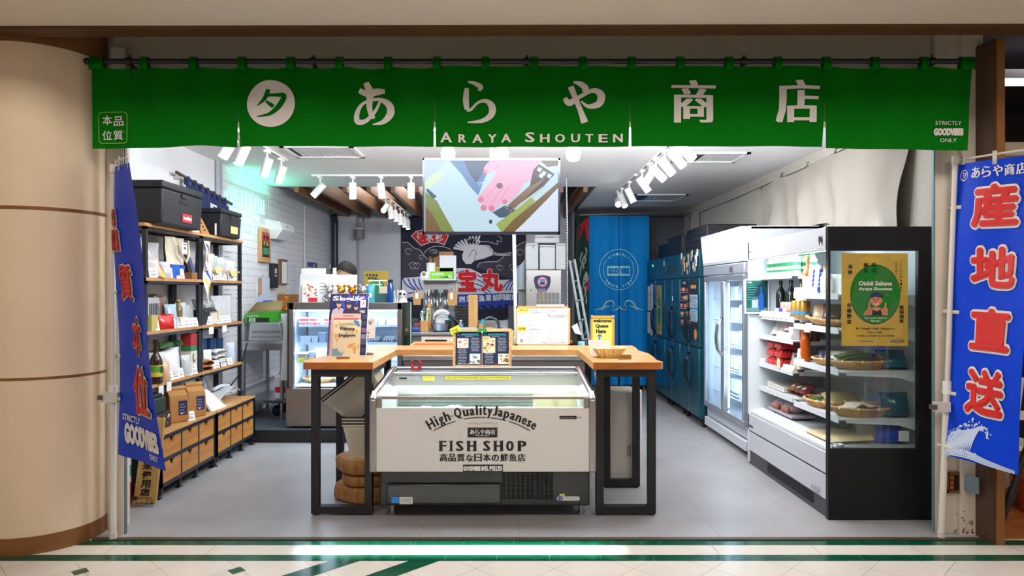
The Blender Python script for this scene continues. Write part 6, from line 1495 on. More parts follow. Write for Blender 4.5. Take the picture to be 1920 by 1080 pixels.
b.build('leaf_garland',mat('#2f5a2c',.6,var=(40,.3)),label='bunch of green leaves behind the white folded bags',cat='leaves',smooth=60)
leaf('packet of orange slices right of the white folded bags',-2.61,5.58,ZT,.09,.17,.05,'#c8d0d0',.8,R(62),R(-8),'food_pack','food pack',57,'#d8662a')
t=thing('tall_gift_box','tall red, green and white box beside the middle upright','box',(-2.66,5.71,ZT))
B().box(-2.70,-2.615,5.655,5.77,ZT,ZT+.19).build('white_part',mat('#dcd6c4',.5),t);B().box(-2.70,-2.615,5.655,5.77,ZT+.19,ZT+.235).build('green_band',mat('#3a7a4a',.5),t);B().box(-2.70,-2.615,5.655,5.77,ZT+.235,ZT+.335).build('red_part',mat('#a82c28',.5),t)
b=B();b.ribbon([(5.70,ZT+.17,.012),(5.69,ZT+.13,.016),(5.71,ZT+.10,.012),(5.74,ZT+.12,.008)],fL(-2.615),0,.002).ribbon([(5.72,ZT+.07,.012),(5.70,ZT+.03,.014)],fL(-2.615),0,.002);b.build('brush_print',mat('#20382a',.6),t)
leaf('dark speckled packet at the left of the far half, third tier',-2.68,5.92,ZT,.12,.22,.06,'#6a6468',.95,R(62),0,'packet','packet',60)
for i,z in enumerate((0,.045)):leaf(['brown bread roll pack lying on the far board','brown bread roll pack stacked on the other one'][i],-2.61,5.92+.03*i,ZT+z+.012,.18,.10,.06,'#a8683a',1,R(70),R(-80),'bread_pack','food pack',62+i)
leaf('green and white pack on the far half of the third tier',-2.66,6.06,ZT,.12,.17,.05,'#d8e4d0',1,R(62),R(-6),'food_pack','food pack',64,'#6ab03a')
for i,z in enumerate((.0,.05,.10)):leaf(['white sachet at the bottom of the small pile','white sachet in the middle of the small pile','white sachet on top of the small pile'][i],-2.60,6.24,ZT+z+.03,.16,.09,.055,'#e8e8e4',1,R(75),R(-80),'sachet','sachet',66+i)
for i,y in enumerate((6.06,6.27,6.42)):B().box(-2.79,-2.72,y,y+.13,ZT,ZT+.26-.01*i).build('navy_box',mat('#1f3e6a',.5),label=['navy box behind the green and white pack','navy box behind the pile of white sachets','navy box at the far end of the third tier'][i],cat='box')
leaf('pale blue film pack at the far end beside the navy box',-2.64,6.52,ZT,.11,.2,.05,'#cfd8e4',.8,R(62),0,'food_pack','food pack',70)
B().box(-2.855,-2.845,5.83,5.98,1.60,1.9).build('wall_poster',mat('#e6e8ec',.6),label='white sheet on the wall behind the wooden pack rail',cat='poster')
# drawer top goods
ZT=.477
B().box(-2.74,-2.56,4.93,5.13,ZT+.12,ZT+.235).box(-2.73,-2.57,4.96,5.10,ZT+.235,ZT+.265,1).build('storage_case',[mat('#27382c',.5),mat('#14181a',.5)],label='small dark green case on the cabinet behind the flag',cat='case',bevel=.008)
t=thing('coffee_box','dark patterned coffee box under the green case','box',(-2.6,5.05,ZT));B().box(-2.76,-2.55,4.9,5.19,ZT,ZT+.118).build('box',mat('#2e2624',.4),t,bevel=.004)
b=B();gr=random.Random(5)
for k in range(14):b.disc(4.94+gr.uniform(0,.22),ZT+.02+gr.uniform(0,.08),gr.uniform(.008,.018),fL(-2.55),k%3,.001+k*.0001,n=10)
b.build('print',[mat('#8a6a3c',.5),mat('#cfc8c0',.5),mat('#5a3a2a',.5)],t)
B().hexa([(-2.66,4.98,ZT+.268),(-2.655,4.98,ZT+.268),(-2.655,5.18,ZT+.268),(-2.66,5.18,ZT+.268)],[(-2.72,4.95,ZT+.40),(-2.715,4.95,ZT+.40),(-2.715,5.12,ZT+.41),(-2.72,5.12,ZT+.41)]).build('info_sheet',PAPER,label='tilted white sheet standing on the dark green case',cat='sheet')
def kraft(label,y,x,h,w_,rz):
 t=thing('kraft_bag',label,'bag',(x,y,ZT));K=mat('#a8763e',.75,var=(9,.1))
 b=B();a=w_/2;d=.06
 lo=[(-a,-d),(a,-d),(a,d),(-a,d)]
 rings=[(0,1,1),(.02,1.04,1.08),(h*.55,1.0,1.05),(h*.78,.97,.85),(h*.9,.98,.18),(h,.98,.12)]
 vs_=[]
 for z,kx,ky in rings:vs_+=[(p[0]*kx,p[1]*ky,z)for p in lo]
 fs=[(3,2,1,0)]
 for i in range(len(rings)-1):fs+=[(i*4+k,i*4+(k+1)%4,i*4+4+(k+1)%4,i*4+4+k)for k in range(4)]
 n=len(vs_);fs.append((n-4,n-3,n-2,n-1));b.add(vs_,fs);b.xf(0,TR(x,y,ZT,rz));b.build('bag',K,t,bevel=.006,smooth=30)
 b=B().box(-a*.98,a*.98,-.016,.016,h*.93,h+.006);b.xf(0,TR(x,y,ZT,rz));b.build('folded_top',mat('#b8884e',.75),t,bevel=.004)
 b=B().rect(-a*.1,h*.2,a*.82,h*.62,fF(-d*1.06),0,.001);
 for k in range(4):b.rect(0,h*(.26+k*.08),a*(.6-.1*(k%2)),h*(.29+k*.08),fF(-d*1.06),1,.002)
 b.rect(a*.1,h*.24,a*.35,h*.27,fF(-d*1.06),2,.003);b.xf(0,TR(x,y,ZT,rz));b.build('label',[mat('#23244a',.5),mat('#7a7c98',.5),mat('#e8e8e8',.5)],t)
kraft('brown kraft paper bag with a navy label, left one of two on the cabinet',5.36,-2.60,.27,.15,R(52));kraft('brown kraft paper bag with a navy label, right one of two on the cabinet',5.60,-2.57,.27,.15,R(52))
card('white price tag in front of the left kraft bag',-2.49,5.40,ZT,R(55),None,.06,.075)
b=B().box(-2.78,-2.70,5.30,5.66,ZT,ZT+.26);b.rect(5.46,ZT+.18,5.62,ZT+.23,fL(-2.70),1,.001)
b.tube([(-2.70,5.38,ZT+.25),(-2.70,5.39,ZT+.33),(-2.70,5.41,ZT+.25)],.004,6).tube([(-2.70,5.52,ZT+.25),(-2.70,5.54,ZT+.34),(-2.70,5.57,ZT+.25)],.004,6)
b.build('carrier_bag',[mat('#a8a6a8',.6),mat('#3a6aa8',.6)],label='grey carrier bag with wire handles behind the kraft bags',cat='bag')
b=B().surf(lambda u,v:(-2.66+.13*math.cos(v*1.57)*math.cos(u*6.283)*.6,5.92+.17*math.cos(v*1.57)*math.sin(u*6.283),ZT+.02+.27*math.sin(v*1.57)),32,12)
b.build('cake_dome',glass('#e6ecf4',.22,.05),label='clear plastic dome cover on the cabinet beside the kraft bags',cat='dome',smooth=70)
for i,(y,w_,z,c_)in enumerate(((6.02,.30,0,'#d4dce0'),(6.25,.34,.018,'#e6eaee'),(6.42,.30,.045,'#dfe6ea'))):
 t=B().surf(lambda u,v:(-2.80+.24*u,y-w_/2+w_*v,ZT+.012+z+.02*math.sin(u*5+v*3+i)+.03*(1-(2*v-1)**2)+.022*(i>0)),10,14,0,.004)
 t.build('packing_film',mat(c_,.3,alpha=.92),label=['folded clear film lowest in the heap on the far cabinet','white folded bag in the middle of the heap on the far cabinet','white folded bag topmost in the heap on the far cabinet'][i],cat='film',smooth=70)
b=B().hexa([(-2.52,5.80,ZT),(-2.50,5.80,ZT),(-2.48,6.05,ZT),(-2.50,6.05,ZT)],[(-2.66,5.82,ZT+.20),(-2.655,5.82,ZT+.20),(-2.58,5.9,ZT+.17),(-2.585,5.9,ZT+.17)]);b.build('paper_sheet',mat('#dcdad8',.6),label='white sheet leaning at the foot of the clear dome',cat='paper')
B().box(-2.62,-2.48,5.86,6.18,ZT,ZT+.004).build('flat_sheet',mat('#cbb488',.6),label='tan sheet lying flat in front of the clear dome',cat='paper')
B().box(-2.70,-2.68,6.58,6.62,ZT+.1,ZT+.13).tube([(-2.7,6.3,ZT+.12),(-2.7,6.45,ZT+.13),(-2.69,6.6,ZT+.115)],.016,8,1).build('film_roll',[BLACK,mat('#dfe2e6',.4)],label='white roll with black ends on top of the film heap',cat='roll')
# rice sign and extinguisher below the flag
rs=thing('rice_sign','upright wooden board with black brush characters on the floor below the flag','sign',(-2.42,4.72,0))
Yr=4.74
def g(a,c,l=0):return Vector((X(a,Yr),Yr+.10*(947-c)/140-l,Z(c,Yr)))
B().prism([(249,947),(291,945),(293,790),(254,790)],g,-.02,0).build('board',wood('#a07840','#c09a5c',3,.5,'Z'),rs)
b=B()
for ch,y in(('新',857),('米',877),('使',893),('用',909),('店',924)):b.text(ch,g,(260.5,y+7,279,y-7),0,.035,.2,.002)
b.disc(253,935,4,g,0,.002).text('株式会社東洋商店',g,(258,936.5,284,932.5),0,.01,0,.002).rect(272,938,288,939,g,0,.002).text('のだ米店',g,(252,947,288,941.5),0,.03,0,.002)
b.build('brush_lettering',mat('#1a140c',.6),rs)
ex=thing('fire_extinguisher','red cylinder with green and white label half hidden behind the shop post','extinguisher',(X(230,4.75),4.75,0));ex0=(X(228,4.75),4.75,0)
B().lathe([(.058,0),(.06,.02),(.06,.17)],ex0,24).build('red_base',mat('#b81f1a',.35),ex);B().lathe([(.0605,.17),(.0605,.42)],ex0,24).lathe([(.061,.21),(.061,.29)],ex0,24,1).build('label_wrap',[mat('#c9cbca',.4),mat('#1f8a74',.4)],ex);B().lathe([(.06,.42),(.05,.5),(.02,.54),(.02,.58)],ex0,24).build('red_top',mat('#b81f1a',.35),ex)
# wall things along the block wall
f=fL(-2.869)
nz=thing('neon_sign','turquoise neon lettering glowing on the white block wall','neon sign',(-2.86,7.3,1.8))
NE=mat('#8cfdea',.4,emit=1.5);f2=lambda a,c,l=0:Vector((-2.845+l,a,c))
LET={'B':[[(0,0),(0,1),(.55,1),(.75,.87),(.75,.65),(.55,.53),(0,.53)],[(.55,.53),(.85,.4),(.85,.14),(.6,0),(0,0)]],'E':[[(.8,1),(0,1),(0,0),(.8,0)],[(0,.52),(.65,.52)]],'S':[[(.85,.85),(.6,1),(.25,1),(.03,.82),(.1,.6),(.75,.4),(.85,.2),(.6,0),(.25,0),(0,.15)]],'T':[[(0,1),(.9,1)],[(.45,1),(.45,0)]],'F':[[(.8,1),(0,1),(0,0)],[(0,.52),(.62,.52)]],'I':[[(.2,1),(.2,0)]],'H':[[(0,0),(0,1)],[(.8,0),(.8,1)],[(0,.52),(.8,.52)]],
'V':[[(0,1),(.42,0),(.85,1)]],'R':[[(0,0),(0,1),(.55,1),(.78,.85),(.78,.66),(.55,.5),(0,.5)],[(.45,.5),(.85,0)]],'?':[[(0,.8),(.2,1),(.6,1),(.8,.8),(.7,.6),(.4,.45),(.4,.28)],[(.4,.04),(.4,.0)]]}
def neon(word,y0,z0,lw,h,sp):
 y=y0
 for ch in word:
  if ch==' ':y+=sp*.7;continue
  b=B()
  for stx in LET[ch]:b.tube([f2(y+a*lw,z0+c*h)for a,c in stx],.008,8)
  b.build('neon_tube',NE,nz);y+=sp*(.5 if ch=='I' else 1)
nyl=lambda px:2.87*1280/(950-px)
neon('BEST',nyl(428),2.395,.092,.165,.122);neon('FISH',nyl(464),2.395,.10,.165,.142)
neon('EVER?',7.2,2.16,.10,.165,.135)
for k,(y,z)in enumerate(((7.06,2.46),(7.95,2.46),(7.25,2.2),(7.75,2.2))):B().box(-2.87,-2.84,y-.008,y+.008,z-.008,z+.008).build('stand_off',mat('#d8dce0',.4),nz)
B().tube([(-2.86,7.8,2.56),(-2.86,7.8,2.78)],.003,6).tube([(-2.86,7.62,2.395),(-2.86,7.66,2.32)],.003,6).build('wire',mat('#c8ccd2',.4),nz)
light('neon_glow','AREA',(.06,.35,.79),2.6,(.10,1,.55),1.1,.06,aim=(.35,.35,1.2),parent=nz)
fs_=thing('framed_sign','long wood-framed sign in red, gold and green below the neon','sign',(-2.86,nyl(492),1.64))
y0,y1=nyl(483),nyl(502);zt=Z(428,(y0+y1)/2);zb=Z(492,(y0+y1)/2)
f3=lambda a,c,l=0:Vector((-2.83+l,a,c))
B().box(-2.87,-2.83,y0,y1,zb,zt).build('frame',wood('#a07848','#c89c68',4,.5,'Z'),fs_,bevel=.006)
b=B().rect(y0+.04,zb+.06,y1-.06,zt-.05,f3,0,.002).rect(y0+.06,zt-.15,y1-.08,zt-.055,f3,1,.003).rect(y0+.06,zb+.09,y1-.08,zb+.17,f3,2,.003)
for k in range(2):b.text('鮮魚',f3,(y0+.07,zb+.19+k*.07,y1-.09,zb+.25+k*.07),3,.02,0,.003)
b.build('panel',[mat('#2a1c18',.5),mat('#c03a40',.5),mat('#2f8a64',.5),mat('#c8a850',.5)],fs_)
def wallbox(name,label,cat,px0,px1,py0,py1,col,d=.04,rough=.5):
 ya_,yb_=nyl(px0),nyl(px1);ym=(ya_+yb_)/2
 return B().box(-2.868,-2.868+d,ya_,yb_,Z(py1,ym),Z(py0,ym)).build(name,mat(col,rough),label=label,cat=cat,bevel=.004),(ya_,yb_,Z(py1,ym),Z(py0,ym))
o,r_=wallbox('wall_panel','slim black panel device on the block wall','panel',504,514,494,540,'#1c1c26',.05)
f4=fL(-2.818);b=B().rect(r_[0]+.05,r_[3]-.12,r_[1]-.06,r_[3]-.06,f4,0,.002).rect(r_[0]+.05,(r_[2]+r_[3])/2-.01,r_[1]-.06,(r_[2]+r_[3])/2+.01,f4,0,.002);b.build('display_mark',mat('#b8bcc8',.5),o)
o2=thing('certificate_frame','brown-framed white certificate on the block wall','frame',(-2.86,nyl(528),1.6));ya_,yb_=nyl(521),nyl(535);zt,zb=Z(486,8.65),Z(534,8.65)
B().box(-2.868,-2.84,ya_,yb_,zb,zt).build('frame',mat('#7a5636',.5),o2,bevel=.004);B().rect(ya_+.06,zb+.02,yb_-.03,zt-.03,fL(-2.84),0,.002).build('certificate',PAPER,o2)
# projector-like white heater hanging from a cord
hx=thing('wall_heater','white wedge-shaped unit mounted on the block wall under the neon','air unit',(-2.7,7.9,1.9))
ya_,yb_=8.12,8.62
B().add([(-2.87,ya_,2.36),(-2.70,ya_,2.33),(-2.70,yb_,2.33),(-2.87,yb_,2.36),(-2.87,ya_+.01,2.22),(-2.67,ya_+.02,2.24),(-2.67,yb_,2.24),(-2.87,yb_,2.22),(-2.87,ya_+.04,2.13),(-2.76,ya_+.05,2.13),(-2.76,yb_-.05,2.13),(-2.87,yb_-.04,2.13)],[(0,1,2,3),(0,4,5,1),(1,5,6,2),(2,6,7,3),(4,8,9,5),(5,9,10,6),(6,10,11,7),(8,11,10,9),(0,3,7,4),(4,7,11,8)]).build('housing',mat('#dcdde0',.4),hx,smooth=0)
B().tube([(-2.86,8.2,2.36),(-2.86,8.2,2.78)],.004,6).build('cable',mat('#c4c8cc',.5),hx)
B().rect(8.30,2.28,8.38,2.29,lambda a,c,l=0:Vector((-2.685+l,a,c)),0,.004).build('mark',mat('#8a8e96',.5),hx)
# list sheets, clipboard shelf and papers
b=B()
for c_ in range(2):
 for k in range(18):b.rect(6.93+c_*.30,1.08+k*.048,7.06+c_*.30+.03*(k%3),1.089+k*.048,f,0,.002)
b.build('menu_lettering',mat('#a8a498',.6),label='two faint columns of small writing on the block wall beside the shelf',cat='writing',group=None)
cl=thing('wall_clipboard','pale board with a ledge and a wooden strip on the block wall','board',(-2.85,nyl(492),1.35))
ya_,yb_=nyl(479),nyl(503);B().box(-2.868,-2.852,ya_,yb_,Z(571,7.95),Z(520,7.95)).build('board',mat('#cdd6e4',.4),cl);B().box(-2.868,-2.77,ya_-.02,yb_+.1,Z(572.5,7.95),Z(570.5,7.95)).build('ledge',mat('#8a90a0',.4),cl)
B().box(-2.85,-2.83,nyl(481),nyl(484.5),Z(552,7.85),Z(522,7.85)).build('wooden_strip',mat('#b98a5c',.6),cl)
B().tube([(-2.84,nyl(483),Z(521,7.85)),(-2.83,nyl(486),Z(518,7.9)),(-2.84,nyl(489),Z(516,7.95))],.006,6).build('clip',STEEL,cl)
B().box(-2.85,-2.79,nyl(489),nyl(500),Z(570,8.05),Z(563,8.05)).build('blue_block',mat('#2a4ec0',.4),label='small blue block on the ledge of the wall board',cat='block',bevel=.01)
B().rect(nyl(502),Z(566,8.2),nyl(506),Z(551,8.2),f,0,.003).build('yellow_note',mat('#d8cc80',.6),label='narrow yellow note beside the wall board',cat='note')
wallbox('wooden_wall_box','brown wooden box hanging on the block wall behind the display fridge','box',520,543,552,578,'#9a6a34',.16,.5)
wallbox('wooden_wall_box','smaller brown wooden box just right of the other wall box','box',545,552,552,577,'#8a5c2c',.14,.5)
for i,(a,c_,d_,e_)in enumerate(((543,554,497,527),(545,555,529,553),(520,534,537,550))):wallbox('wall_paper_note',['pale curled paper on the block wall, upper one','pale curled paper on the block wall, lower one','cream paper note under the brown-framed certificate'][i],'note',a,c_,d_,e_,['#ccd2e0','#c6ccdc','#d8d0bc'][i],.006,.6)
wallbox('safety_notice','blue notice on the block wall near the dark corner pipe','notice',576,594,492,501,'#2a4a9c',.006,.5)
B().cyl((-2.85,10.1,1.78),(-2.85,10.1,1.90),.012).lathe([(.03,1.74),(.045,1.80),(.02,1.83)],(-2.83,10.1,0),14).build('hanging_hook',mat('#c8942c',.4),label='small amber hook hanging on the wall near the corner pipe',cat='hook')
wallbox('switch_plate','small white switch plate beside the corner pipe','switch',617,627,496,505,'#d4d6dc',.02,.4)
# ================================================================== kitchen behind the bar
KZ=.12  # platform height
# glass display fridge
dx0,dx1,dy0,dy1=X(541,6.85),X(754,6.85),6.85,7.45
dz0,dz1,dzg=KZ,1.385,.46+.0
dzg=Z(727,6.85)
df=thing('display_fridge','glass-fronted lit display fridge on a brown steel base behind the bar','fridge',((dx0+dx1)/2,7.15,KZ))
B().box(dx0-.03,dx1+.2,dy0+.01,dy1,KZ+.02,dzg-.01).build('base',mat('#8f857f',.35,.7,var=(1.5,.1)),df,bevel=.006)
b=B().box(dx0,dx0+.05,dy0,dy0+.05,dzg,dz1).box(dx1-.05,dx1,dy0,dy0+.05,dzg,dz1).box(dx0,dx1,dy0,dy0+.05,dz1-.07,dz1).box(dx0,dx1,dy1-.04,dy1,dzg,dz1-.07).box(dx0,dx1,dy0+.05,dy1,dz1-.03,dz1)
b.build('frame',mat('#8b8886',.3,.8),df,bevel=.004)
B().box(dx0-.012,dx0,dy0,dy1,dzg,dz1).box(dx1,dx1+.012,dy0,dy1,dzg,dz1).build('side_post',BLACK,df)
B().box(dx0+.04,dx1-.04,dy1-.05,dy1-.04,dzg,dz1).box(dx0+.04,dx1-.04,dy0+.05,dy1-.05,dzg,dzg+.012).box(dx0+.004,dx0+.012,dy0+.05,dy1-.04,dzg,dz1-.03).box(dx1-.012,dx1-.004,dy0+.05,dy1-.04,dzg,dz1-.03).build('lining',mat('#dbe8f4',.4),df)
B().box(dx0+.05,dx1-.05,dy0+.01,dy0+.016,dzg+.01,dz1-.07).build('front_glass',glass('#f0f8ff',.06),df)
B().box(dx0+.06,dx1-.06,dy0+.08,dy0+.10,dz1-.09,dz1-.075).build('led_strip',mat('#f2f8ff',.5,emit=7),df)
dsh=[Z(610,7.0),Z(643,7.0),Z(676,7.0)]
for z in dsh:
 B().box(dx0+.07,dx1-.07,dy0+.12,dy1-.06,z-.012,z).box(dx0+.07,dx1-.07,dy0+.115,dy0+.12,z-.015,z+.01).build('glass_shelf',mat('#e4f0fa',.2,alpha=.85),df)
light('display_led','AREA',(0,-.17,dz1-.10-KZ),9,(.86,.94,1),1.0,.06,aim=(0,.05,.2),parent=df)
light('display_led','AREA',(0,-.17,dsh[1]-.03-KZ),6,(.86,.94,1),1.0,.06,aim=(0,0,.1),parent=df)
light('display_led','AREA',(0,-.17,dsh[2]-.03-KZ),5,(.86,.94,1),1.0,.06,aim=(0,0,.1),parent=df)
def tub(name,label,px0,px1,py0,py1,Y,col,d=.1,cat='food pack',lid=None,a=1,group=None):
 x0,x1,z0,z1=X(px0,Y),X(px1,Y),Z(py1,Y),Z(py0,Y)
 t=thing(name,label,cat,((x0+x1)/2,Y+d/2,z0),group);ins=.006
 B().hexa([(x0+ins,Y+ins,z0),(x1-ins,Y+ins,z0),(x1-ins,Y+d-ins,z0),(x0+ins,Y+d-ins,z0)],[(x0,Y,z1-.012),(x1,Y,z1-.012),(x1,Y+d,z1-.012),(x0,Y+d,z1-.012)]).build('tub',mat(col,.35,alpha=a),t,bevel=.004)
 B().box(x0-.003,x1+.003,Y-.003,Y+d+.003,z1-.012,z1).build('lid',mat(lid or '#e8eef4',.25),t,bevel=.003)
 return t
z_=dsh
def on(shelf,py):return 0
B1=lambda s:VY+(EYE-dsh[s])*FPX/7.02  # photo row of a shelf board
for i,(a,c_)in enumerate(((561,574),(579,590),(591,597),(607,616))):
 for r_ in range(2):
  if r_ and i==2:continue
  tub('red_fish_tub','tub of red fish, %s in the %s layer of the top display shelf'%(['first','second','third','fourth'][i],['lower','upper'][r_]),a,c_,B1(0)-7-r_*7.5,B1(0)-r_*7.5,7.02,'#b8383c',.09)
for i,(a,c_,h)in enumerate(((563,583,12),(584,596,12),(597,610,20))):tub('clear_tub',['pale lidded tub at the left of the second display shelf','pale lidded tub second on the second display shelf','tall bluish pack by the magazine on the second display shelf'][i],a,c_,B1(1)-h,B1(1),7.02,['#ccd8e6','#c4d2e2','#9fb4cc'][i],.14)
for i,(a,c_,h,cc)in enumerate(((559,577,14,'#6a5a50'),(578,590,17,'#55626e'),(591,611,22,'#d4dce6'),(562,575,4,'#c8d0d8'))):
 if i<3:tub('clear_tub',['dark-filled tub on the lowest display shelf','grey tub on the lowest display shelf','stack of white packs on the lowest display shelf'][i],a,c_,B1(2)-h,B1(2),7.02,cc,.14)
for i,a in enumerate((560,576,592)):B().rect(X(a,6.96),dsh[2]-.02,X(a+10,6.96),dsh[2]+.035,fF(6.96),0,0).build('price_card',mat('#d8d040',.6),label='yellow price card on the lowest display fridge shelf',cat='price tag',group='yellow price cards in the display fridge')
for i,(a,c_,s_,h,cc)in enumerate(((690,707,0,14,'#d8dee6'),(708,722,0,13,'#c8ccd4'),(724,745,0,13,'#e4e6e0'))):tub('wrapped_tub',['flat wrapped pack right of the magazine on the top display shelf','grey wrapped pack second right on the top display shelf','cream wrapped pack at the right end of the top display shelf'][i],a,c_,B1(0)-h,B1(0),7.02,cc,.16)
def fish_plate(label,px,z,rx,Y=7.2):
 zaru(label,X(px,Y),Y,z,rx,.17,.045)
for i,px in enumerate((704,731)):
 t=thing('fish_pack',['clear pack of pale fish left on the second display shelf','clear pack of pale fish right on the second display shelf'][i],'food pack',(X(px,7.1),7.1,dsh[1]))
 B().box(X(px-12,7.1),X(px+12,7.1),7.0,7.2,dsh[1],dsh[1]+.012).build('plate',mat('#8a7c74',.5),t)
 b=B()
 for k in range(4):b.tube([(X(px-10+k*5,7.1),7.03,dsh[1]+.02),(X(px-8+k*5,7.1),7.1,dsh[1]+.05),(X(px-4+k*5,7.1),7.17,dsh[1]+.02)],[.006,.018,.006],8)
 b.build('fish',mat('#c4c6cc',.3),t)
for i,(px,rx)in enumerate(((600,.17),(657,.165),(722,.16))):
 fish_plate(['woven bamboo tray at the left on the display fridge floor','woven bamboo tray in the middle of the display fridge floor','woven bamboo tray at the right of the display fridge floor'][i],px,dzg+.013,rx)
 b=B();gr=random.Random(i)
 for k in range(5):
  x=X(px,7.2)+gr.uniform(-.08,.08);b.tube([(x-.08,7.16+.02*k,dzg+.05),(x,7.18+.01*k,dzg+.07+.006*k),(x+.08,7.2,dzg+.045)],[.01,.022,.008],8)
 b.build('fish_fillet',mat(['#b09aa0','#8a8494','#a8a2a8'][i],.3),label=['pale fillets in the left bamboo tray of the display fridge','dark fillets in the middle bamboo tray of the display fridge','grey fillets in the right bamboo tray of the display fridge'][i],cat='fish',smooth=60)
# green side glass panel right of the fridge
t=thing('glass_screen','upright greenish glass screen beside the display fridge','glass screen',(X(763,6.9),6.95,.95));B().box(X(755,6.9),X(770,6.9),6.9,6.91,Z(681,6.9),Z(567,6.9)).build('pane',glass('#c8e4d8',.1),t)
B().box(X(753.5,6.9),X(755,6.9),6.895,6.915,Z(681,6.9),Z(567,6.9)).box(X(769.5,6.9),X(771,6.9),6.895,6.915,Z(681,6.9),Z(567,6.9)).box(X(757,6.9),X(768,6.9),6.89,6.92,Z(681,6.9),Z(681,6.9)+.02).box(X(761,6.89),X(764,6.89),6.885,6.89,Z(620,6.9),Z(616,6.9),1).build('edge',[mat('#8fb4a4',.3),STEEL],t)
# on top of the display fridge
TZ2=dz1
def stand_card(name,label,px0,px1,py0,Y,col,cat='card',tilt=.0,parts=None,d=.006):
 x0,x1,z1=X(px0,Y),X(px1,Y),Z(py0,Y)
 t=thing(name,label,cat,((x0+x1)/2,Y,TZ2));B().hexa([(x0,Y,TZ2+.001),(x1,Y,TZ2+.001),(x1,Y+d,TZ2+.001),(x0,Y+d,TZ2+.001)],[(x0+tilt,Y+.02,z1),(x1+tilt,Y+.02,z1),(x1+tilt,Y+.02+d,z1),(x0+tilt,Y+.02+d,z1)]).build('board',mat(col,.55),t)
 if parts:parts(t,lambda a,c,l=0:Vector((X(a,Y),Y+.02*(Z(c,Y)-TZ2)/max(.01,z1-TZ2)-l,Z(c,Y))))
 return t
def art(t,g):
 b=B();gr=random.Random(2)
 for k in range(18):b.disc(569+gr.uniform(0,24),531+gr.uniform(0,24),gr.uniform(1.2,2.8),g,k%4,.002+k*.0001,ry=1.6,n=12)
 b.build('sushi_pictures',[mat(c_,.5)for c_ in('#c8783a','#8a9098','#c04a30','#d8b078')],t)
 B().rect(578,558,595,566,g,0,.004).build('red_badge',mat('#d02c34',.5),t)
stand_card('sushi_poster','white card with small sushi pictures on top of the display fridge',566,596,527,6.9,'#e6e4e2','poster',0,art)
stand_card('white_folder','tall white folder standing behind the sushi card',560,622,514,7.0,'#dcdcdc','folder',.01)
stand_card('white_folder','white folder with a ragged paper top, rearmost on the display fridge',564,610,503,7.08,'#e6e6e6','folder',0)
stand_card('paper_notice','white notice with grey text left of the shiny bears',596,614,522,6.93,'#ececec','notice',0,lambda t,g:[B().rect(599,530+k*6,611-k,532+k*6,g,0,.002).build('text_line',mat('#a8a8ac',.5),t)for k in range(4)])
stand_card('white_board','white board with purple edge behind the gold bears',629,669,515,7.05,'#e4dde2','board',0)
B().box(X(624,7.02),X(629.5,7.02),7.02,7.05,TZ2,Z(502,7.02)).build('white_tube',mat('#f0f0f0',.4),label='slim white upright tube among the folders',cat='tube')
gp=thing('gold_poster','gold poster with black characters standing behind the green packs','poster',P(706,568,7.3))
gq=pxm(7.3);B().prism([(682,508),(729,508),(729,569),(682,569)],gq,-.006,0).build('board',mat('#a08a34',.4,.2),gp)
b=B()
for i,ch in enumerate('新鮮刺身'):b.text(ch,gq,(686+i*6,518.5,691+i*6,514),0,.02,.1,.002)
for i,ch in enumerate('寿司魚'):b.text(ch,gq,(690+i*6,524,695+i*6,519.5),0,.02,.1,.002)
b.disc(707,538,14,gq,1,.002,ry=15);b.text('Shouten',gq,(697,535,717,531),2,.02,0,.003);b.build('print',[INK,mat('#1c7a3c',.4),mat('#dfe8da',.5)],gp)
def bear(label,px,Y,s,m_,m2):
 x=X(px,Y);t=thing('bear_figurine',label,'figurine',(x,Y,TZ2));z=TZ2
 B().lathe([(.0001,z),(.03*s,z+.004),(.036*s,z+.03*s),(.03*s,z+.07*s),(.018*s,z+.085*s)],(x,Y,0),20).build('body',m_,t)
 hd_=B().sph((x,Y,z+.112*s),.037*s,18,0,(1,.92,.9)).build('head',m_,t)
 for sx in(-1,1):
  B().sph((x+sx*.030*s,Y,z+.148*s),.014*s,12,0,(1,.6,1)).build('ear',m_,hd_)
  B().tube([(x+sx*.026*s,Y,z+.075*s),(x+sx*.046*s,Y-.006*s,z+.055*s),(x+sx*.048*s,Y-.014*s,z+.03*s)],[.012*s,.012*s,.011*s],10).build('arm',m_,t)
  B().sph((x+sx*.022*s,Y-.03*s,z+.016*s),.019*s,12,0,(.9,1.2,.85)).build('leg',m_,t)
 B().sph((x,Y-.034*s,z+.102*s),.014*s,12).build('muzzle',m2,hd_)
CH=mat('#d4d6da',.08,1);GD=mat('#d8a83c',.1,1)
for px,m_,m2,lb,s in((618,CH,mat('#b8d8e0',.1,1),'shiny silver bear figurine, left end of the row on the display fridge',1.15),(640,GD,mat('#f0d890',.1,1),'shiny gold bear figurine, second in the row',1.15),(660,mat('#c0841c',.1,1),GD,'darker gold bear figurine, third in the row',1.12),(681,CH,CH,'shiny silver bear figurine at the right end of the row',1.15)):bear(lb,px,6.92,s,m_,m2)
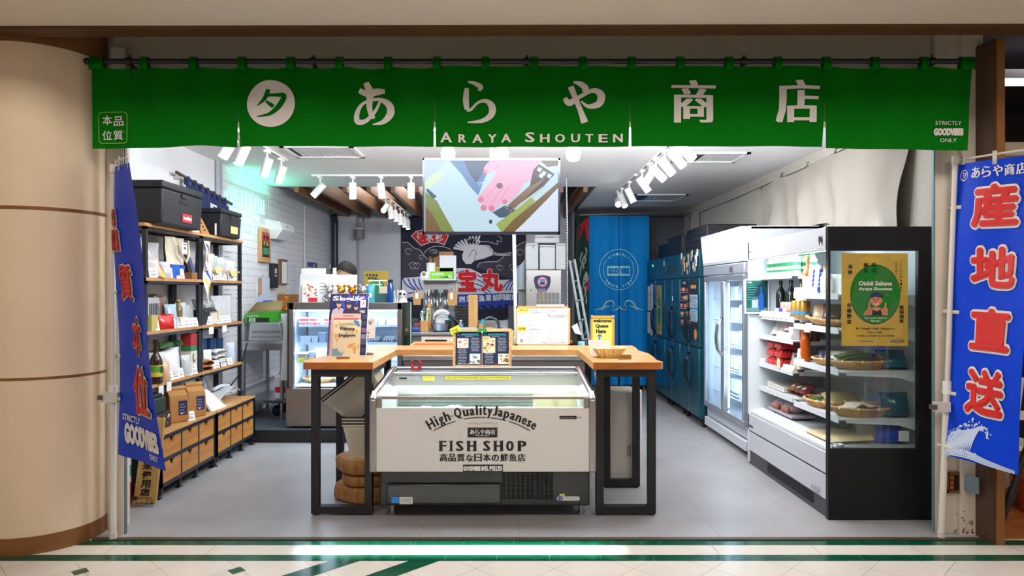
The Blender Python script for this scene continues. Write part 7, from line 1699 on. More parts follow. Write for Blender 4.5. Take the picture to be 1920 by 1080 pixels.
# small goods right of the bears
for i,(p0,p1,py0,col,inn,nm)in enumerate(((687,703,533,'#4aa0b0','#d0e4e8','teal snack pouch right of the silver bear'),(702,726,550,'#2f5a58','#7aa8a0','dark green box right of the teal pouch'))):
 if i==0:b=B().pouch(X(p1,6.95)-X(p0,6.95),Z(py0,6.95)-TZ2,.06,TR(X((p0+p1)/2,6.95),6.95,TZ2),0,3);b.pouch(.05,.09,.066,TR(X(695,6.95),6.95,TZ2+.04),1,5);b.build('snack_pouch',[mat(col,.3),mat(inn,.4)],label=nm,cat='pouch',smooth=70)
 else:B().box(X(p0,6.95),X(p1,6.95),6.95,7.05,TZ2,Z(py0,6.95)).build('carton',mat(col,.4),label=nm,cat='box',bevel=.004)
B().box(X(708,6.98),X(727,6.98),7.06,7.12,TZ2,Z(537,6.98)).build('carton',mat('#d8c4b0',.5),label='pale pink box behind the dark green box',cat='box',bevel=.004)
t=thing('display_stand','thin white T-shaped stand behind the boxes','stand',(X(712,7.14),7.14,TZ2));B().cyl((X(711.5,7.14),7.14,TZ2),(X(711.5,7.14),7.14,Z(526,7.14)),.006).tube([(X(690,7.14),7.14,Z(527,7.14)),(X(728,7.14),7.14,Z(526,7.14))],.006).build('frame',WHITE,t);B().lathe([(.05,TZ2),(.05,TZ2+.006)],(X(711.5,7.14),7.14,0),16).build('base',WHITE,t)
bottle('water_flask','blue steel water flask with black lid at the right of the display fridge top',X(732,6.92),6.92,TZ2,.232,.032,'#123f86','#121214',None,'flask',None,.75,1,None,.72)
t=thing('security_camera','small black and white round-headed camera on the fridge corner','camera',(X(755,6.95),6.95,TZ2))
B().lathe([(.045,TZ2),(.04,TZ2+.02),(.03,TZ2+.045)],(X(756,6.95),6.95,0),20).build('base',WHITE,t);hd_=B().sph((X(754,6.95),6.95,TZ2+.085),.042,18).build('head',WHITE,t);B().sph((X(751,6.92),6.912,TZ2+.09),.016,12).sph((X(758,6.92),6.915,TZ2+.085),.013,12).build('lens',BLACK,hd_)
for i,px in enumerate((743,746)):B().cyl((X(px-2+i,6.94),6.94,TZ2),(X(px-4+3*i,6.94),6.96,TZ2+.12+.01*i),.005,8).build('antenna',WHITE,t)
# standing person behind the display fridge
px_,py_=X(653,7.75),7.75
def skinned(name,nodes,edges,m_,parent,sub=2,root=0):
 me=bpy.data.meshes.new(name);me.from_pydata([n[:3]for n in nodes],edges,[])
 o=bpy.data.objects.new(name,me);COL.objects.link(o);o.parent=parent
 o.modifiers.new('skin','SKIN')
 sv=me.skin_vertices[0].data
 for v,n in zip(sv,nodes):v.radius=(n[3],n[3]*(n[4]if len(n)>4 else 1))
 sv[root].use_root=True
 s_=o.modifiers.new('sub','SUBSURF');s_.levels=sub;s_.render_levels=sub
 me.materials.append(m_);o.modifiers['skin'].use_smooth_shade=True
 return o
SKIN=mat('#c89a7c',.5);SHIRT=mat('#23252c',.8);HAIR=mat('#0b0a0a',.75)
pr=thing('person','person with short black hair bending over behind the display fridge, mostly hidden','person',(px_,py_,KZ))
nodes=[(0,0,.92,.14,.75),(0,0,1.12,.135,.75),(0,-.01,1.30,.15,.7),(0,-.02,1.41,.08),(0,-.04,1.47,.055)]
edges=[(0,1),(1,2),(2,3),(3,4)]
for s_ in(-1,1):
 k=len(nodes);nodes+=[(s_*.17,-.01,1.36,.062),(s_*.225,.0,1.08,.046),(s_*.23,-.05,.86,.036),(s_*.23,-.07,.79,.03)]
 edges+=[(2,k),(k,k+1),(k+1,k+2),(k+2,k+3)]
 k=len(nodes);nodes+=[(s_*.09,0,.84,.095),(s_*.10,-.01,.46,.062),(s_*.10,.02,.09,.04),(s_*.11,-.12,.03,.035)]
 edges+=[(0,k),(k,k+1),(k+1,k+2),(k+2,k+3)]
skinned('body',nodes,edges,SHIRT,pr)
b=B();hz,hy=1.585,-.07
def hd(u,v):
 a=u*6.28318;t_=v*math.pi;z=-math.cos(t_);r_=math.sin(t_)
 k=1-.16*max(0,-z)**1.5
 return(px_+.078*r_*k*math.cos(a)-.01,py_+hy+.098*r_*math.sin(a)*k,KZ+hz+.118*z)
HR=Matrix.Translation((px_-.01,py_+hy,0))@Matrix.Rotation(R(-48),4,'Z')@Matrix.Translation((-px_+.01,-py_-hy,0))
b.surf(hd,28,20);b.xf(0,HR);HD=b.build('head',SKIN,pr,smooth=80)
b=B().tube([(px_-.02,py_+hy-.098,KZ+hz+.015),(px_-.022,py_+hy-.118,KZ+hz-.022),(px_-.02,py_+hy-.10,KZ+hz-.032)],[.008,.014,.012],8);b.xf(0,HR);b.build('nose',SKIN,HD,smooth=80)
for s_ in(-1,1):
 B().sph((px_-.01+s_*.078,py_+hy+.01,KZ+hz-.005),.024,12,0,(.4,.8,1.2)).xf(0,HR).build('ear',SKIN,HD)
 B().sph((px_-.015+s_*.032,py_+hy-.088,KZ+hz+.01),.011,10,0,(1.2,.6,.6)).xf(0,HR).build('eye',INK,HD)
B().tube([(px_-.04,py_+hy-.088,KZ+hz-.06),(px_-.018,py_+hy-.096,KZ+hz-.062),(px_+.005,py_+hy-.088,KZ+hz-.06)],.006,8).xf(0,HR).build('mouth',mat('#a86a5c',.5),HD)
def hair(u,v):
 a=u*6.28318;front=.5-.5*math.sin(a);low=.64-.22*front
 t_=math.pi-v*math.pi*low;z=-math.cos(t_);r_=math.sin(t_);q=1.10+.02*math.sin(a*9+v*7)
 return(px_-.008+.082*q*r_*math.cos(a),py_+hy+.006+.102*q*r_*math.sin(a),KZ+hz+.122*z*1.03+.006)
B().surf(hair,48,14,0,.008).xf(0,HR).build('hair',HAIR,HD,smooth=80)
for s_ in(-1,1):
 hx_=px_+s_*.23
 bh=B().sph((hx_,py_-.078,KZ+.76),.042,12,0,(.5,.95,1.1))
 for k in range(4):bh.tube([(hx_,py_-.108+.02*k,KZ+.735),(hx_-s_*.006,py_-.112+.021*k,KZ+.695-.006*(k in(1,2))),(hx_-s_*.02,py_-.110+.021*k,KZ+.662-.008*(k in(1,2)))],[.0095,.009,.007],8)
 bh.tube([(hx_-s_*.01,py_-.11,KZ+.765),(hx_-s_*.022,py_-.128,KZ+.735),(hx_-s_*.026,py_-.13,KZ+.705)],[.012,.010,.008],8)
 bh.build('hand',SKIN,pr,smooth=80)
# stainless table with grater box, green carton, jerry can, apron
st_=thing('steel_table','stainless side table at the block wall left of the display fridge','table',(-2.57,7.6,KZ))
B().box(-2.85,-2.36,7.28,8.1,.92,.965).box(-2.85,-2.37,7.27,7.29,.87,.95).build('top',STEEL,st_,bevel=.004);B().box(-2.83,-2.38,7.3,8.08,.30,.33).build('lower_shelf',STEEL,st_)
for x in(-2.82,-2.41):
 for y in(7.32,8.05):B().cyl((x,y,KZ),(x,y,.92),.02,12).build('leg',STEEL,st_)
gt=thing('slicer_box','grey metal box with herringbone slots on the stainless side table','machine',(-2.55,7.5,.965));z0=.966
B().hexa([(-2.78,7.34,z0),(-2.40,7.34,z0),(-2.40,7.7,z0),(-2.78,7.7,z0)],[(-2.78,7.38,z0+.19),(-2.46,7.38,z0+.19),(-2.40,7.7,z0+.25),(-2.78,7.7,z0+.19)]).build('body',mat('#a9abb2',.35,.6),gt,bevel=.006)
b=B();fq=lambda a,c,l=0:Vector((a,7.34+.04*(c-z0)/.19-l,c))
for r_ in range(3):
 for k in range(12):
  x=-2.74+k*.026;sg=1 if r_%2 else-1;b.ribbon([(x,z0+.05+r_*.03,.007),(x+.018,z0+.05+r_*.03+sg*.018,.007)],fq,0,.002,smooth=False)
b.build('slot_row',mat('#3a3c44',.5),gt)
gc=thing('green_carton','open green and black carton lying on the slicer box','box',(-2.62,7.56,z0+.19))
B().hexa([(-2.84,7.42,z0+.192),(-2.50,7.42,z0+.195),(-2.48,7.68,z0+.195),(-2.84,7.68,z0+.192)],[(-2.84,7.42,z0+.29),(-2.46,7.42,z0+.32),(-2.46,7.68,z0+.32),(-2.84,7.68,z0+.29)]).build('carton',mat('#3fa822',.45),gc)
b=B().rect(-2.82,z0+.20,-2.58,z0+.245,fF(7.42),0,.002).rect(-2.80,z0+.202,-2.73,z0+.24,fF(7.42),1,.003);b.text('300',fF(7.42),(-2.79,z0+.205,-2.74,z0+.235),0,.02,0,.004);b.text("LACY'S",fF(7.42),(-2.82,z0+.255,-2.70,z0+.275),1,.02,0,.004);b.build('print',[mat('#1a2a20',.5),mat('#e6ece6',.5)],gc)
B().add([(-2.83,7.46,z0+.30),(-2.46,7.46,z0+.325),(-2.50,7.64,z0+.43),(-2.80,7.64,z0+.41)],[(0,1,2,3)]).build('flap',mat('#8a7248',.6),gc).modifiers.new('s','SOLIDIFY').thickness=.003
b=B().tube([(-2.47,7.6,z0+.32),(-2.45,7.58,z0+.38),(-2.44,7.56,z0+.47)],.02,8).tube([(-2.49,7.6,z0+.34),(-2.36,7.55,z0+.31)],.018,8);b.build('orange_tool',mat('#e08018',.5),label='bright orange handled tool behind the green carton',cat='tool',smooth=50)
b=B().surf(lambda u,v:(-2.40+.12*u+.03*math.sin(6*u+3*v),7.25+.05*math.sin(5*u+2*v),1.26-.70*v),12,20,0,.006);b.build('hanging_apron',[mat('#dfe0e4',.8)],label='white apron hanging beside the stainless side table',cat='apron',smooth=80)
jc=thing('jerry_can','white jerry can with red label under the stainless side table','can',(X(529,7.4),7.4,.33))
xj0,xj1=X(516,7.4),X(541,7.4);B().box(xj0,xj1,7.34,7.5,.332,.60).build('body',mat('#dcdce0',.4),jc,bevel=.03,seg=3);B().cyl((xj1-.03,7.42,.60),(xj1-.03,7.42,.64),.022,14).build('cap',BLACK,jc);B().tube([(xj0+.03,7.42,.595),(xj0+.05,7.42,.635),(xj0+.09,7.42,.60)],.012,8).build('handle',mat('#dcdce0',.4),jc)
B().rect(xj0+.02,.41,xj1-.015,.47,fF(7.34),0,.002).rect(xj1-.05,.42,xj1-.03,.46,fF(7.34),1,.003).build('label',[mat('#c0242c',.5),WHITE],jc)
b=B()
for k in range(5):b.sph((-2.5+.05*k,7.45+.02*(k%2),.20+.03*(k%3)),.06,10)
b.build('dark_sack',mat('#17181c',.7),label='dark bundled sack on the step below the stainless table',cat='sack')
B().tube([(-2.66,7.0,1.0-.03),(-2.70,6.98,.80),(-2.76,7.0,.62),(-2.84,6.95,.50)],.007,8).build('black_cable',BLACK,label='black cable sagging from the table to the wall pipe',cat='cable')
# island counter in the middle
iy0,iy1,ix0,ix1=6.3,6.74,X(757,6.3),X(1098,6.3)
il=thing('prep_counter','stainless prep counter between the bar and the kitchen','counter',((ix0+ix1)/2,6.5,0))
B().box(ix0,ix1,iy0+.02,iy1,.02,.86).box(ix0+.92,ix1,iy0+.012,iy0+.02,.02,.80).build('body',mat('#8b8483',.35,.6),il);B().box(ix0-.01,ix1+.01,iy0,iy1,.86,.905).build('top',mat('#b4b0ae',.3,.8),il,bevel=.004)
B().box(ix0,ix1,iy0+.01,iy0+.02,.80,.86).build('top_band',mat('#6a6360',.4,.5),il)
zz=.906
wt=thing('wooden_tray','shallow light wooden tray standing on the prep counter','tray',(X(815,6.4),6.45,zz))
x0,x1=X(768,6.42),X(888,6.42)
B().box(x0,x1,6.42,6.44,zz,zz+.075).box(x0,x1,6.68,6.70,zz,zz+.10).box(x0,x0+.02,6.44,6.68,zz,zz+.09).box(x1-.02,x1,6.44,6.68,zz,zz+.09).build('rim',mat('#d8b070',.5),wt);B().box(x0+.02,x1-.02,6.44,6.68,zz,zz+.012).build('bottom',mat('#c88c58',.6),wt);B().box(x0+.02,x1-.02,6.655,6.68,zz+.012,zz+.085).build('inner_back',mat('#c07a48',.6),wt)
sk=thing('sushi_case','low glass sushi case with pink fish on the prep counter right of the menu board','case',(X(1020,6.4),6.45,zz))
x0,x1=X(962,6.4),X(1090,6.4)
B().box(x0,x1,6.36,6.66,zz,zz+.02).build('base',mat('#d8d4d0',.4),sk);B().box(x0,x1,6.36,6.366,zz+.02,zz+.10).box(x0,x1,6.36,6.66,zz+.10,zz+.105).build('glass',glass('#f0f6f6',.1),sk)
gr=random.Random(9)
for k in range(9):
 x=x0+.05+k*(x1-x0-.1)/8;b=B().sph((x,6.44,zz+.04),.03,10,0,(1.2,1.6,.7));b.build('fish_block',mat(['#e0987c','#d8b4a4','#e4d4cc'][k%3],.35),label='pink fish piece in the low sushi case',cat='fish',group='fish pieces in the sushi case')
sc=thing('weighing_scale','white weighing scale on the prep counter behind the wooden tray','scale',(X(830,6.9),6.9,.9))
B().box(X(792,6.85),X(852,6.85),6.76,6.9,.98,1.06).build('body',mat('#d4d2ce',.4),sc,bevel=.006);B().box(X(790,6.85),X(854,6.85),6.74,6.92,1.065,1.08).build('pan',STEEL,sc);B().rect(X(797,6.76),1.0,X(838,6.76),1.02,fF(6.76),0,.002).build('display',BLACK,sc)
B().box(X(800,6.85),X(845,6.85),6.78,6.88,.122,.98).build('leg',DKSTEEL,sc)
wbd=thing('white_board','whiteboard of handwritten specials in a wooden frame behind the bar','whiteboard',P(1017,650,6.28))
g=pxm(6.28);b=B()
for r_ in((967,574,1069,577.5),(967,645,1069,660),(967,574,970,660),(1065.5,574,1069,660)):b.prism([(r_[0],r_[1]),(r_[2],r_[1]),(r_[2],r_[3]),(r_[0],r_[3])],g,-.01,.006)
b.build('frame',mat('#c99c62',.5),wbd);B().prism([(969,577),(1066,577),(1066,656),(969,656)],g,-.008,.001).build('writing_surface',mat('#eeeef0',.3),wbd)
B().prism([(1006,571),(1058,571),(1058,574.5),(1006,574.5)],g,-.008,.012).build('clip_bar',WHITE,wbd)
b=B();gr=random.Random(12)
def scrib(x0,y,x1,m_,h=2.2):
 pts=[];x=x0;k=0
 while x<x1:pts.append((x,y+(h/2 if k%2 else-h/2)*gr.uniform(.3,1),.55));x+=gr.uniform(.7,1.6);k+=1
 if len(pts)>2:b.ribbon(pts,g,m_,.002,smooth=False)
b.text('Today\'s',g,(1029,587,1047,579.5),1,0,0,.002);b.text('Recommendation',g,(1027,594,1064,588.5),1,.01,0,.002)
b.ribbon([(1027,596,.7),(1063,595,.7)],g,1,.002,smooth=False);b.ribbon([(1023,579,.5),(1024,594,.5)],g,1,.002,smooth=False)
b.text('SUSHI',g,(995,583,1007,579),1,0,0,.002);b.text('Omakase',g,(995,587,1014,583.5),1,.01,0,.002)
for k,y in enumerate((594,601,609,624,631,638)):scrib(990,y-1,1000,0);scrib(990,y+1.4,998,0,1.4);scrib(1003,y,1011,2)
for k,y in enumerate((600,604,621,626,629,634,638)):scrib(1025,y,1042+6*(k%2),0,1.6);scrib(1049,y,1060-3*(k%3),0,1.4)
for k,y in enumerate((595,601,609)):scrib(976,y,985,0)
b.text('Sashimi',g,(992,620,1012,614.5),1,0,0,.002);b.text('What is your favourite?',g,(1015,645,1060,640.5),1,0,0,.002)
b.ring(978,628,3,.5,g,0,.002);b.text('塩',g,(974,642,981,635),1,0,0,.002)
b.build('handwriting',[mat('#4a4a70',.5),mat('#26264a',.5),mat('#b83a50',.5)],wbd)
B().rect(970.5,578,992,587,g,0,.003).text('OMAKASE',g,(973,583,990,580),1,.01,0,.004).build('yellow_note',[mat('#dcd05c',.6),mat('#6a6430',.6)],wbd);B().rect(970.5,612,987,621,g,0,.003).text('SASHIMI',g,(972,618.5,985,614),1,.02,0,.004).build('yellow_note',[mat('#d8cc4a',.6),mat('#5a5420',.6)],wbd)
B().cyl(P(961,440,6.6)+Vector((0,0,2.78-Z(440,6.6))),(X(968,6.6),6.6,.906),.017,14).build('support_pole',mat('#e6e6e8',.4),label='white upright pole rising from the prep counter past the screen',cat='pole')
b=B().pouch(.18,.16,.12,TR(X(958,6.5),6.55,zz),0,3);b.build('clear_bag',mat('#c8c4cc',.2,alpha=.7),label='crumpled clear bag on the prep counter left of the whiteboard',cat='bag',smooth=70)
B().box(X(955,6.32),X(963,6.32),6.32,6.36,zz,Z(619,6.34)).build('gold_packet',mat('#d8c070',.35),label='narrow yellow packet beside the menu board frame',cat='packet',bevel=.004)
# back kitchen counter with sink and rack
ky0,ky1=8.1,8.7
kc=thing('kitchen_counter','stainless kitchen counter with a sink behind the bar','counter',(-.4,8.4,KZ))
kz=Z(623,8.15);kx0,kx1=X(758,8.1),X(1000,8.1)
B().box(kx0,kx1,ky0+.02,ky1,KZ,kz-.04).build('body',mat('#7f8086',.4,.5),kc);B().box(kx0,kx1,ky0,ky1,kz-.04,kz).build('top',mat('#aab4c4',.3,.7),kc,bevel=.004);B().box(kx0,kx1,ky1-.02,ky1,kz,kz+.12).build('splashback',STEEL,kc)
def tap(label,px,py_tip,flip,col='#b8b8bc'):
 t=thing('kitchen_tap',label,'tap',(X(px,8.45),8.45,kz));x=X(px,8.45);zt=Z(py_tip,8.45)
 pts=[(x,8.45,kz)]+[(x+flip*(.10-.10*math.cos(R(a))),8.42,zt-.07+.09*math.sin(R(a)))for a in range(0,151,25)]
 so=B().tube(pts,.016,10).build('spout',mat(col,.2,.9),t,smooth=70);p=Vector(pts[-1]);B().cyl(p+Vector((0,0,.02)),p-Vector((-flip*.02,0,.05)),.026,12).build('nozzle',mat('#2aa8b4',.5),so);B().cyl((x-.04,8.45,kz+.03),(x+.04,8.45,kz+.03),.014,10).build('lever',CHROME,t)
tap('dark curved kitchen tap with a teal nozzle at the right of the sink',935,598,-1,'#5a5a60');tap('bright arched kitchen tap with a teal nozzle over the steel bowl',815,590,1)
t=thing('mixing_bowl','steel mixing bowl on the kitchen counter under the arched tap','bowl',(X(825,8.3),8.3,kz));B().lathe([(.07,kz),(.10,kz+.02),(.115,kz+.09),(.12,kz+.095),(.108,kz+.085),(.09,kz+.025),(.0001,kz+.015)],(X(825,8.3),8.3,0),32).build('bowl',STEEL,t,smooth=50)
B().lathe([(.0001,0),(.10,.004),(.11,.012)],(0,0,0),28).xf(0,TR(X(828,8.5),8.55,kz+.16,0,R(78))).build('white_plate',mat('#d0d4d8',.3),label='white round plate upright behind the mixing bowl',cat='plate')
t=thing('utensil_holder','square wooden utensil holder packed with whisks and ladles','holder',(X(797,8.25),8.25,kz));x0,x1=X(789,8.25),X(804,8.25)
B().box(x0,x1,8.22,8.31,kz,Z(601,8.25)).build('box',mat('#c08a4c',.5),t,bevel=.004)
for k in range(7):
 x=x0+.012+.012*k;zt=Z(601,8.25)+.06+.03*(k%3);B().cyl((x,8.26,Z(602,8.25)),(x+.01*(k-3)*.5,8.27,zt),.006,8).sph((x+.01*(k-3)*.5,8.27,zt+.012),.018 if k%2 else .014,10).build('utensil',[STEEL,mat('#d8d8d8',.3),mat('#3aa04a',.5),mat('#2a2a2e',.5)][k%4],t)
for i,(px,h,c_)in enumerate(((776,.16,'#24242a'),(783,.11,'#6a3038'),(782,.06,'#2a4a8a'))):B().pouch(.14,h,.12,TR(X(px,8.3),8.32-.03*i,kz),0,i).build('kitchen_cloth',mat(c_,.8),label=['dark bundle at the left of the kitchen counter','maroon cloth at the left of the kitchen counter','blue cloth at the left of the kitchen counter'][i],cat='cloth',smooth=70)
t=thing('frying_pan','dark pan with a long black handle on the right of the kitchen rack','pan',(X(850,8.4),8.4,kz));B().lathe([(.08,kz),(.10,kz+.13),(.095,kz+.13),(.075,kz+.01)],(X(848,8.4),8.45,0),24).build('pan',mat('#4a4444',.3,.7),t);B().tube([(X(842,8.4),8.36,kz+.20),(X(862,8.4),8.34,kz+.10)],.018,10).build('handle',BLACK,t)
for k in range(9):
 z=kz+.02+k*.034;B().box(X(853,8.5),X(878,8.5),8.44,8.6,z,z+.022).build('black_tray',mat('#22201f',.4),label='thin black tray in the tall stack beside the cutting board',cat='tray',group='stacked black trays on the kitchen counter')
bottle('water_bottle','clear blue-grey bottle in front of the black trays',X(864,8.3),8.3,kz,.14,.03,'#7a90a8','#cfd4da',None,'bottle',None,.5,.7)
B().box(X(878.5,8.45),X(896,8.45),8.42,8.50,kz+.0,Z(553,8.45)).build('cutting_board',wood('#b8864c','#d8a868',3,.5,'Z'),label='thick wooden cutting board standing on end by the sink',cat='cutting board',bevel=.006)
B().box(X(898,8.3),X(906,8.3),8.28,8.36,kz,Z(607,8.3)).build('wooden_block',mat('#b88a54',.5),label='small wooden block right of the cutting board',cat='block',bevel=.004);B().box(X(910,8.3),X(923,8.3),8.28,8.36,kz,Z(614,8.3)).build('sponge',mat('#c8a040',.8),label='flat yellow sponge near the dark tap',cat='sponge',bevel=.01)
t=thing('plastic_tray','white plastic tray with blue rim in front of the cutting board','tray',(X(876,8.2),8.2,kz));B().box(X(859,8.2),X(892,8.2),8.14,8.3,kz,kz+.05).build('tray',mat('#d4e0e4',.4),t,bevel=.01);B().box(X(859,8.2)-.004,X(892,8.2)+.004,8.136,8.304,kz+.042,kz+.052).build('rim',mat('#a8c8d4',.4),t)
rk=thing('kitchen_rack','open kitchen rack with a knife bar standing on the counter','rack',(X(822,8.6),8.55,kz));rz=Z(523,8.5)
x0,x1=X(791,8.5),X(856,8.5)
B().box(x0,x1,8.45,8.68,rz-.015,rz).build('top_shelf',mat('#c9ccd0',.4,.4),rk)
for x in(x0,x1-.02):B().box(x,x+.02,8.64,8.66,kz,rz-.015).build('post',STEEL,rk)
B().box(x0,x1,8.66,8.67,Z(620,8.5),rz-.02).build('back_plate',mat('#a9a4a4',.4,.4),rk);B().box(x0+.02,x1-.05,8.62,8.66,Z(556,8.5),Z(549,8.5)).build('knife_bar',mat('#2a2a30',.4),rk)
for k,(px,wd,ln,col)in enumerate(((797,3,28,'#d8d8d8'),(802,4,22,'#e0e0e0'),(807,3,26,'#26262a'),(813,5,24,'#1e1e22'),(816,6,34,'#26262a'),(824,3,20,'#6ab0a0'),(831,6,32,'#18181c'),(837,4,26,'#202024'))):
 t=thing('kitchen_knife','kitchen knife or tool hanging on the rack bar, '+['first from the left','second from the left','third from the left','fourth from the left','fifth, broad-bladed','sixth with green handle','seventh, broad-bladed','last at the right'][k],'knife',(X(px,8.6),8.6,Z(556,8.6)))
 a,c_=X(px,8.6),X(px+wd,8.6);B().box(a+.004,c_-.004,8.605,8.618,Z(554,8.6),Z(543,8.6)).build('handle',mat(col,.4),t,bevel=.003);B().add([(a,8.612,Z(554,8.6)),(c_,8.612,Z(554,8.6)),(c_,8.612,Z(554+ln*.8,8.6)),((a+c_)/2,8.612,Z(554+ln,8.6)),(a,8.612,Z(554+ln*.9,8.6))],[(0,1,2,3,4)]).build('blade',mat('#c4c6ca',.2,.9),t).modifiers.new('s','SOLIDIFY').thickness=.003
B().box(X(803,8.55),X(809,8.55),8.5,8.52,kz+.02,Z(568,8.55)).build('rice_paddle',mat('#c89858',.5),label='flat wooden paddle leaning below the knife bar',cat='paddle')
for i,(a,c_,y0,y1)in enumerate(((774,790,549,572),(839,858,549,573))):
 t=thing('paper_pouch',['brown paper pouch with a white tag left of the knife bar','brown paper pouch with a white tag right of the knife bar'][i],'pouch',P((a+c_)/2,y1,8.4));g=pxm(8.4)
 B().prism([(a,y0),(c_,y0),(c_-1,y1),(a+1,y1)],g,-.02,.0).build('pouch',mat('#b88c50',.7),t,bevel=.004);B().prism([(a+5,y0-1),(a+10,y0-1),(a+10,y1-12),(a+5,y1-12)],g,.001,.004).build('tag',WHITE,t);B().prism([(a+6,y0-9),(a+9,y0-9),(a+9,y0),(a+6,y0)],g,-.005,.004).build('clip',mat('#a86a30',.5),t)
 B().box(X((a+c_)/2-1,8.42),X((a+c_)/2+1,8.42),8.42,8.66,Z(y0+3,8.42),Z(y0+1,8.42)).build('hanger',STEEL,t)
lb=thing('foil_box','green and white foil box with an open brown top on the kitchen rack','box',(X(828,8.5),8.5,rz));g=pxm(8.48)
B().box(X(806,8.48),X(850,8.48),8.48,8.6,rz,Z(509,8.48)).build('carton',mat('#7ac420',.45),lb);B().prism([(807,509),(849,509),(849,501),(807,501)],g,-.12,-.10).build('flap',mat('#a87c40',.6),lb)
b=B().poly([(820,521),(849,516),(849,521)],g,0,.002).text("LACY'S",g,(810,516,832,511.5),1,.05,0,.003).text('300',g,(840,520.5,848,516.5),1,.03,0,.004).rect(806,502,850,500.5,g,2,-.09);b.build('print',[mat('#1f4a22',.5),WHITE,mat('#8ad030',.5)],lb)
for nm_,lb_,ct,a,c_,y0,y1,Yk,col in(('kraft_box','brown cardboard box rearmost on the kitchen rack','box',804,850,472,523,8.62,'#8a6038'),('white_carton','white carton with lilac print on the kitchen rack','box',824,855,479,523,8.58,'#d4cfdc'),('paper_roll','white paper roll left of the foil box','roll',800,817,493,523,8.55,'#e0dede')):
 (B().box(X(a,Yk),X(c_,Yk),Yk,Yk+.05,rz,Z(y0,Yk))if nm_!='paper_roll' else B().cyl((X(808,Yk),Yk,rz),(X(808,Yk),Yk,Z(y0,Yk)),.055,24)).build(nm_,mat(col,.6),label=lb_,cat=ct,bevel=.003)
t=thing('tape_dispenser','small white dispenser with a round brown core at the rack edge','dispenser',(X(795,8.46),8.46,rz));B().box(X(788,8.46),X(803,8.46),8.46,8.52,rz,Z(512,8.46)).build('case',WHITE,t,bevel=.01);B().cyl((X(795,8.46),8.45,Z(514,8.46)),(X(795,8.46),8.47,Z(514,8.46)),.036,20).cyl((X(795,8.46),8.445,Z(514,8.46)),(X(795,8.46),8.452,Z(514,8.46)),.024,20,1).build('core',[WHITE,mat('#8a6838',.5)],t)
t=thing('desk_lamp','black oval lamp head above the kitchen rack','lamp',(X(813,8.5),8.55,rz));B().sph((X(813,8.55),8.53,Z(475,8.55)),.065,18,0,(1.1,.5,.75)).build('head',BLACK,t);B().tube([(X(812,8.55),8.55,rz),(X(812,8.55),8.55,Z(478,8.55))],.008,8).build('stem',BLACK,t)
# big fishing flag on the back wall
YF=11.36;FX0,FX1=752,986
bf=thing('fishing_flag','large navy fishing flag with crane, clouds and red characters on the back wall','flag',P(870,605,YF))
def ff(a,c,l=0):return P(a,c,YF)+Vector((0,-.012-l,0))
def bot(u):return 597+8*math.sin(u*3.0)-14*max(0,u-.78)/.22
B().surf(lambda u,v:ff(FX0+(FX1-FX0)*u,404+(bot(u)-404)*v),40,20,0,-.004).build('cloth',mat('#17132e',.8),bf,smooth=70)
b=B()
WHT,GRY,BLU,RD2=0,1,2,3
f=ff;C8=lambda pts:[(740+x/6,380+y/6)for x,y in pts]
b.poly(C8([(85,840),(85,450),(150,450),(220,510),(280,530),(330,590),(370,640),(380,720),(330,800),(260,830),(180,830),(120,850)]),f,GRY,.002)
b.poly(C8([(930,730),(960,680),(1060,665),(1160,660),(1230,600),(1330,560),(1360,500),(1440,450),(1480,440),(1480,840),(1300,850),(1100,800)]),f,GRY,.002)
for pts in([(85,450),(150,450),(220,510),(280,530),(330,590),(370,640)],[(330,570),(380,520),(460,490),(560,500),(640,530)],[(930,730),(960,680),(1060,665),(1160,660),(1230,600)],[(1330,560),(1360,500),(1440,450),(1480,440)],[(950,440),(1050,440),(1155,470),(1150,430),(1195,440),(1200,400),(1160,375)]):b.ribbon([(x,y,.9)for x,y in C8(pts)],f,WHT,.003)
for cx_,cy_,r_ in((155,560,7),(300,620,5),(205,720,8),(250,720,7),(1410,570,7),(1330,740,8),(1410,740,6),(1180,740,6)):
 x,y=C8([(cx_,cy_)])[0];b.ring(x,y,r_,.7,f,WHT,.003,200,340,n=14);b.ring(x,y,r_*.55,.7,f,WHT,.003,20,200,n=12)
b.poly(C8([(85,850),(180,840),(300,830),(420,840),(560,780),(660,740),(760,735),(860,745),(950,790),(1060,850),(1200,870),(1390,860),(1480,830),(1480,1080),(85,1080)]),f,WHT,.0025)
for k in range(4):b.ribbon([(x,y,2.4)for x,y in C8([(90+k*60,850+k*2),(140+k*50,930),(230+k*30,985)])],f,BLU,.004)
for k in range(5):b.ribbon([(x,y,2.2)for x,y in C8([(1210+k*40,990),(1260+k*40,900-6*k),(1350+k*30,850)])],f,BLU,.004)
for k in range(4):b.ribbon([(x,y,2)for x,y in C8([(690,790+k*60),(800,770+k*60),(960,830+k*50),(1080,930+k*40)])],f,BLU,.004)
for k in range(3):b.ribbon([(x,y,2.5)for x,y in C8([(150,1020+k*55),(230,1010+k*55)])],f,BLU,.004,smooth=False)
gx=lambda px:px
b.poly([(855,552),(975,549),(975,568),(930,572),(858,574)],f,BLU,.005)
for k in range(6):b.poly([(895+k*14,574-k),(903+k*14,573.5-k),(908+k*14,579-k),(900+k*14,580-k)],f,BLU,.004)
# fan with characters
b.poly(C8([(185,375),(240,320),(330,300),(400,300),(500,320),(612,370),(560,480),(480,450),(400,450),(300,490)]),f,WHT,.005);b.poly(C8([(195,376),(245,328),(330,308),(400,308),(500,328),(602,373),(556,470),(480,441),(400,441),(303,480)]),f,RD2,.0056)
for ch,x in zip('進水祝',(788,806,823)):b.text(ch,f,(x-7,453,x+7,436),WHT,.03,.3,.0064,rot=(805-x)*.008)
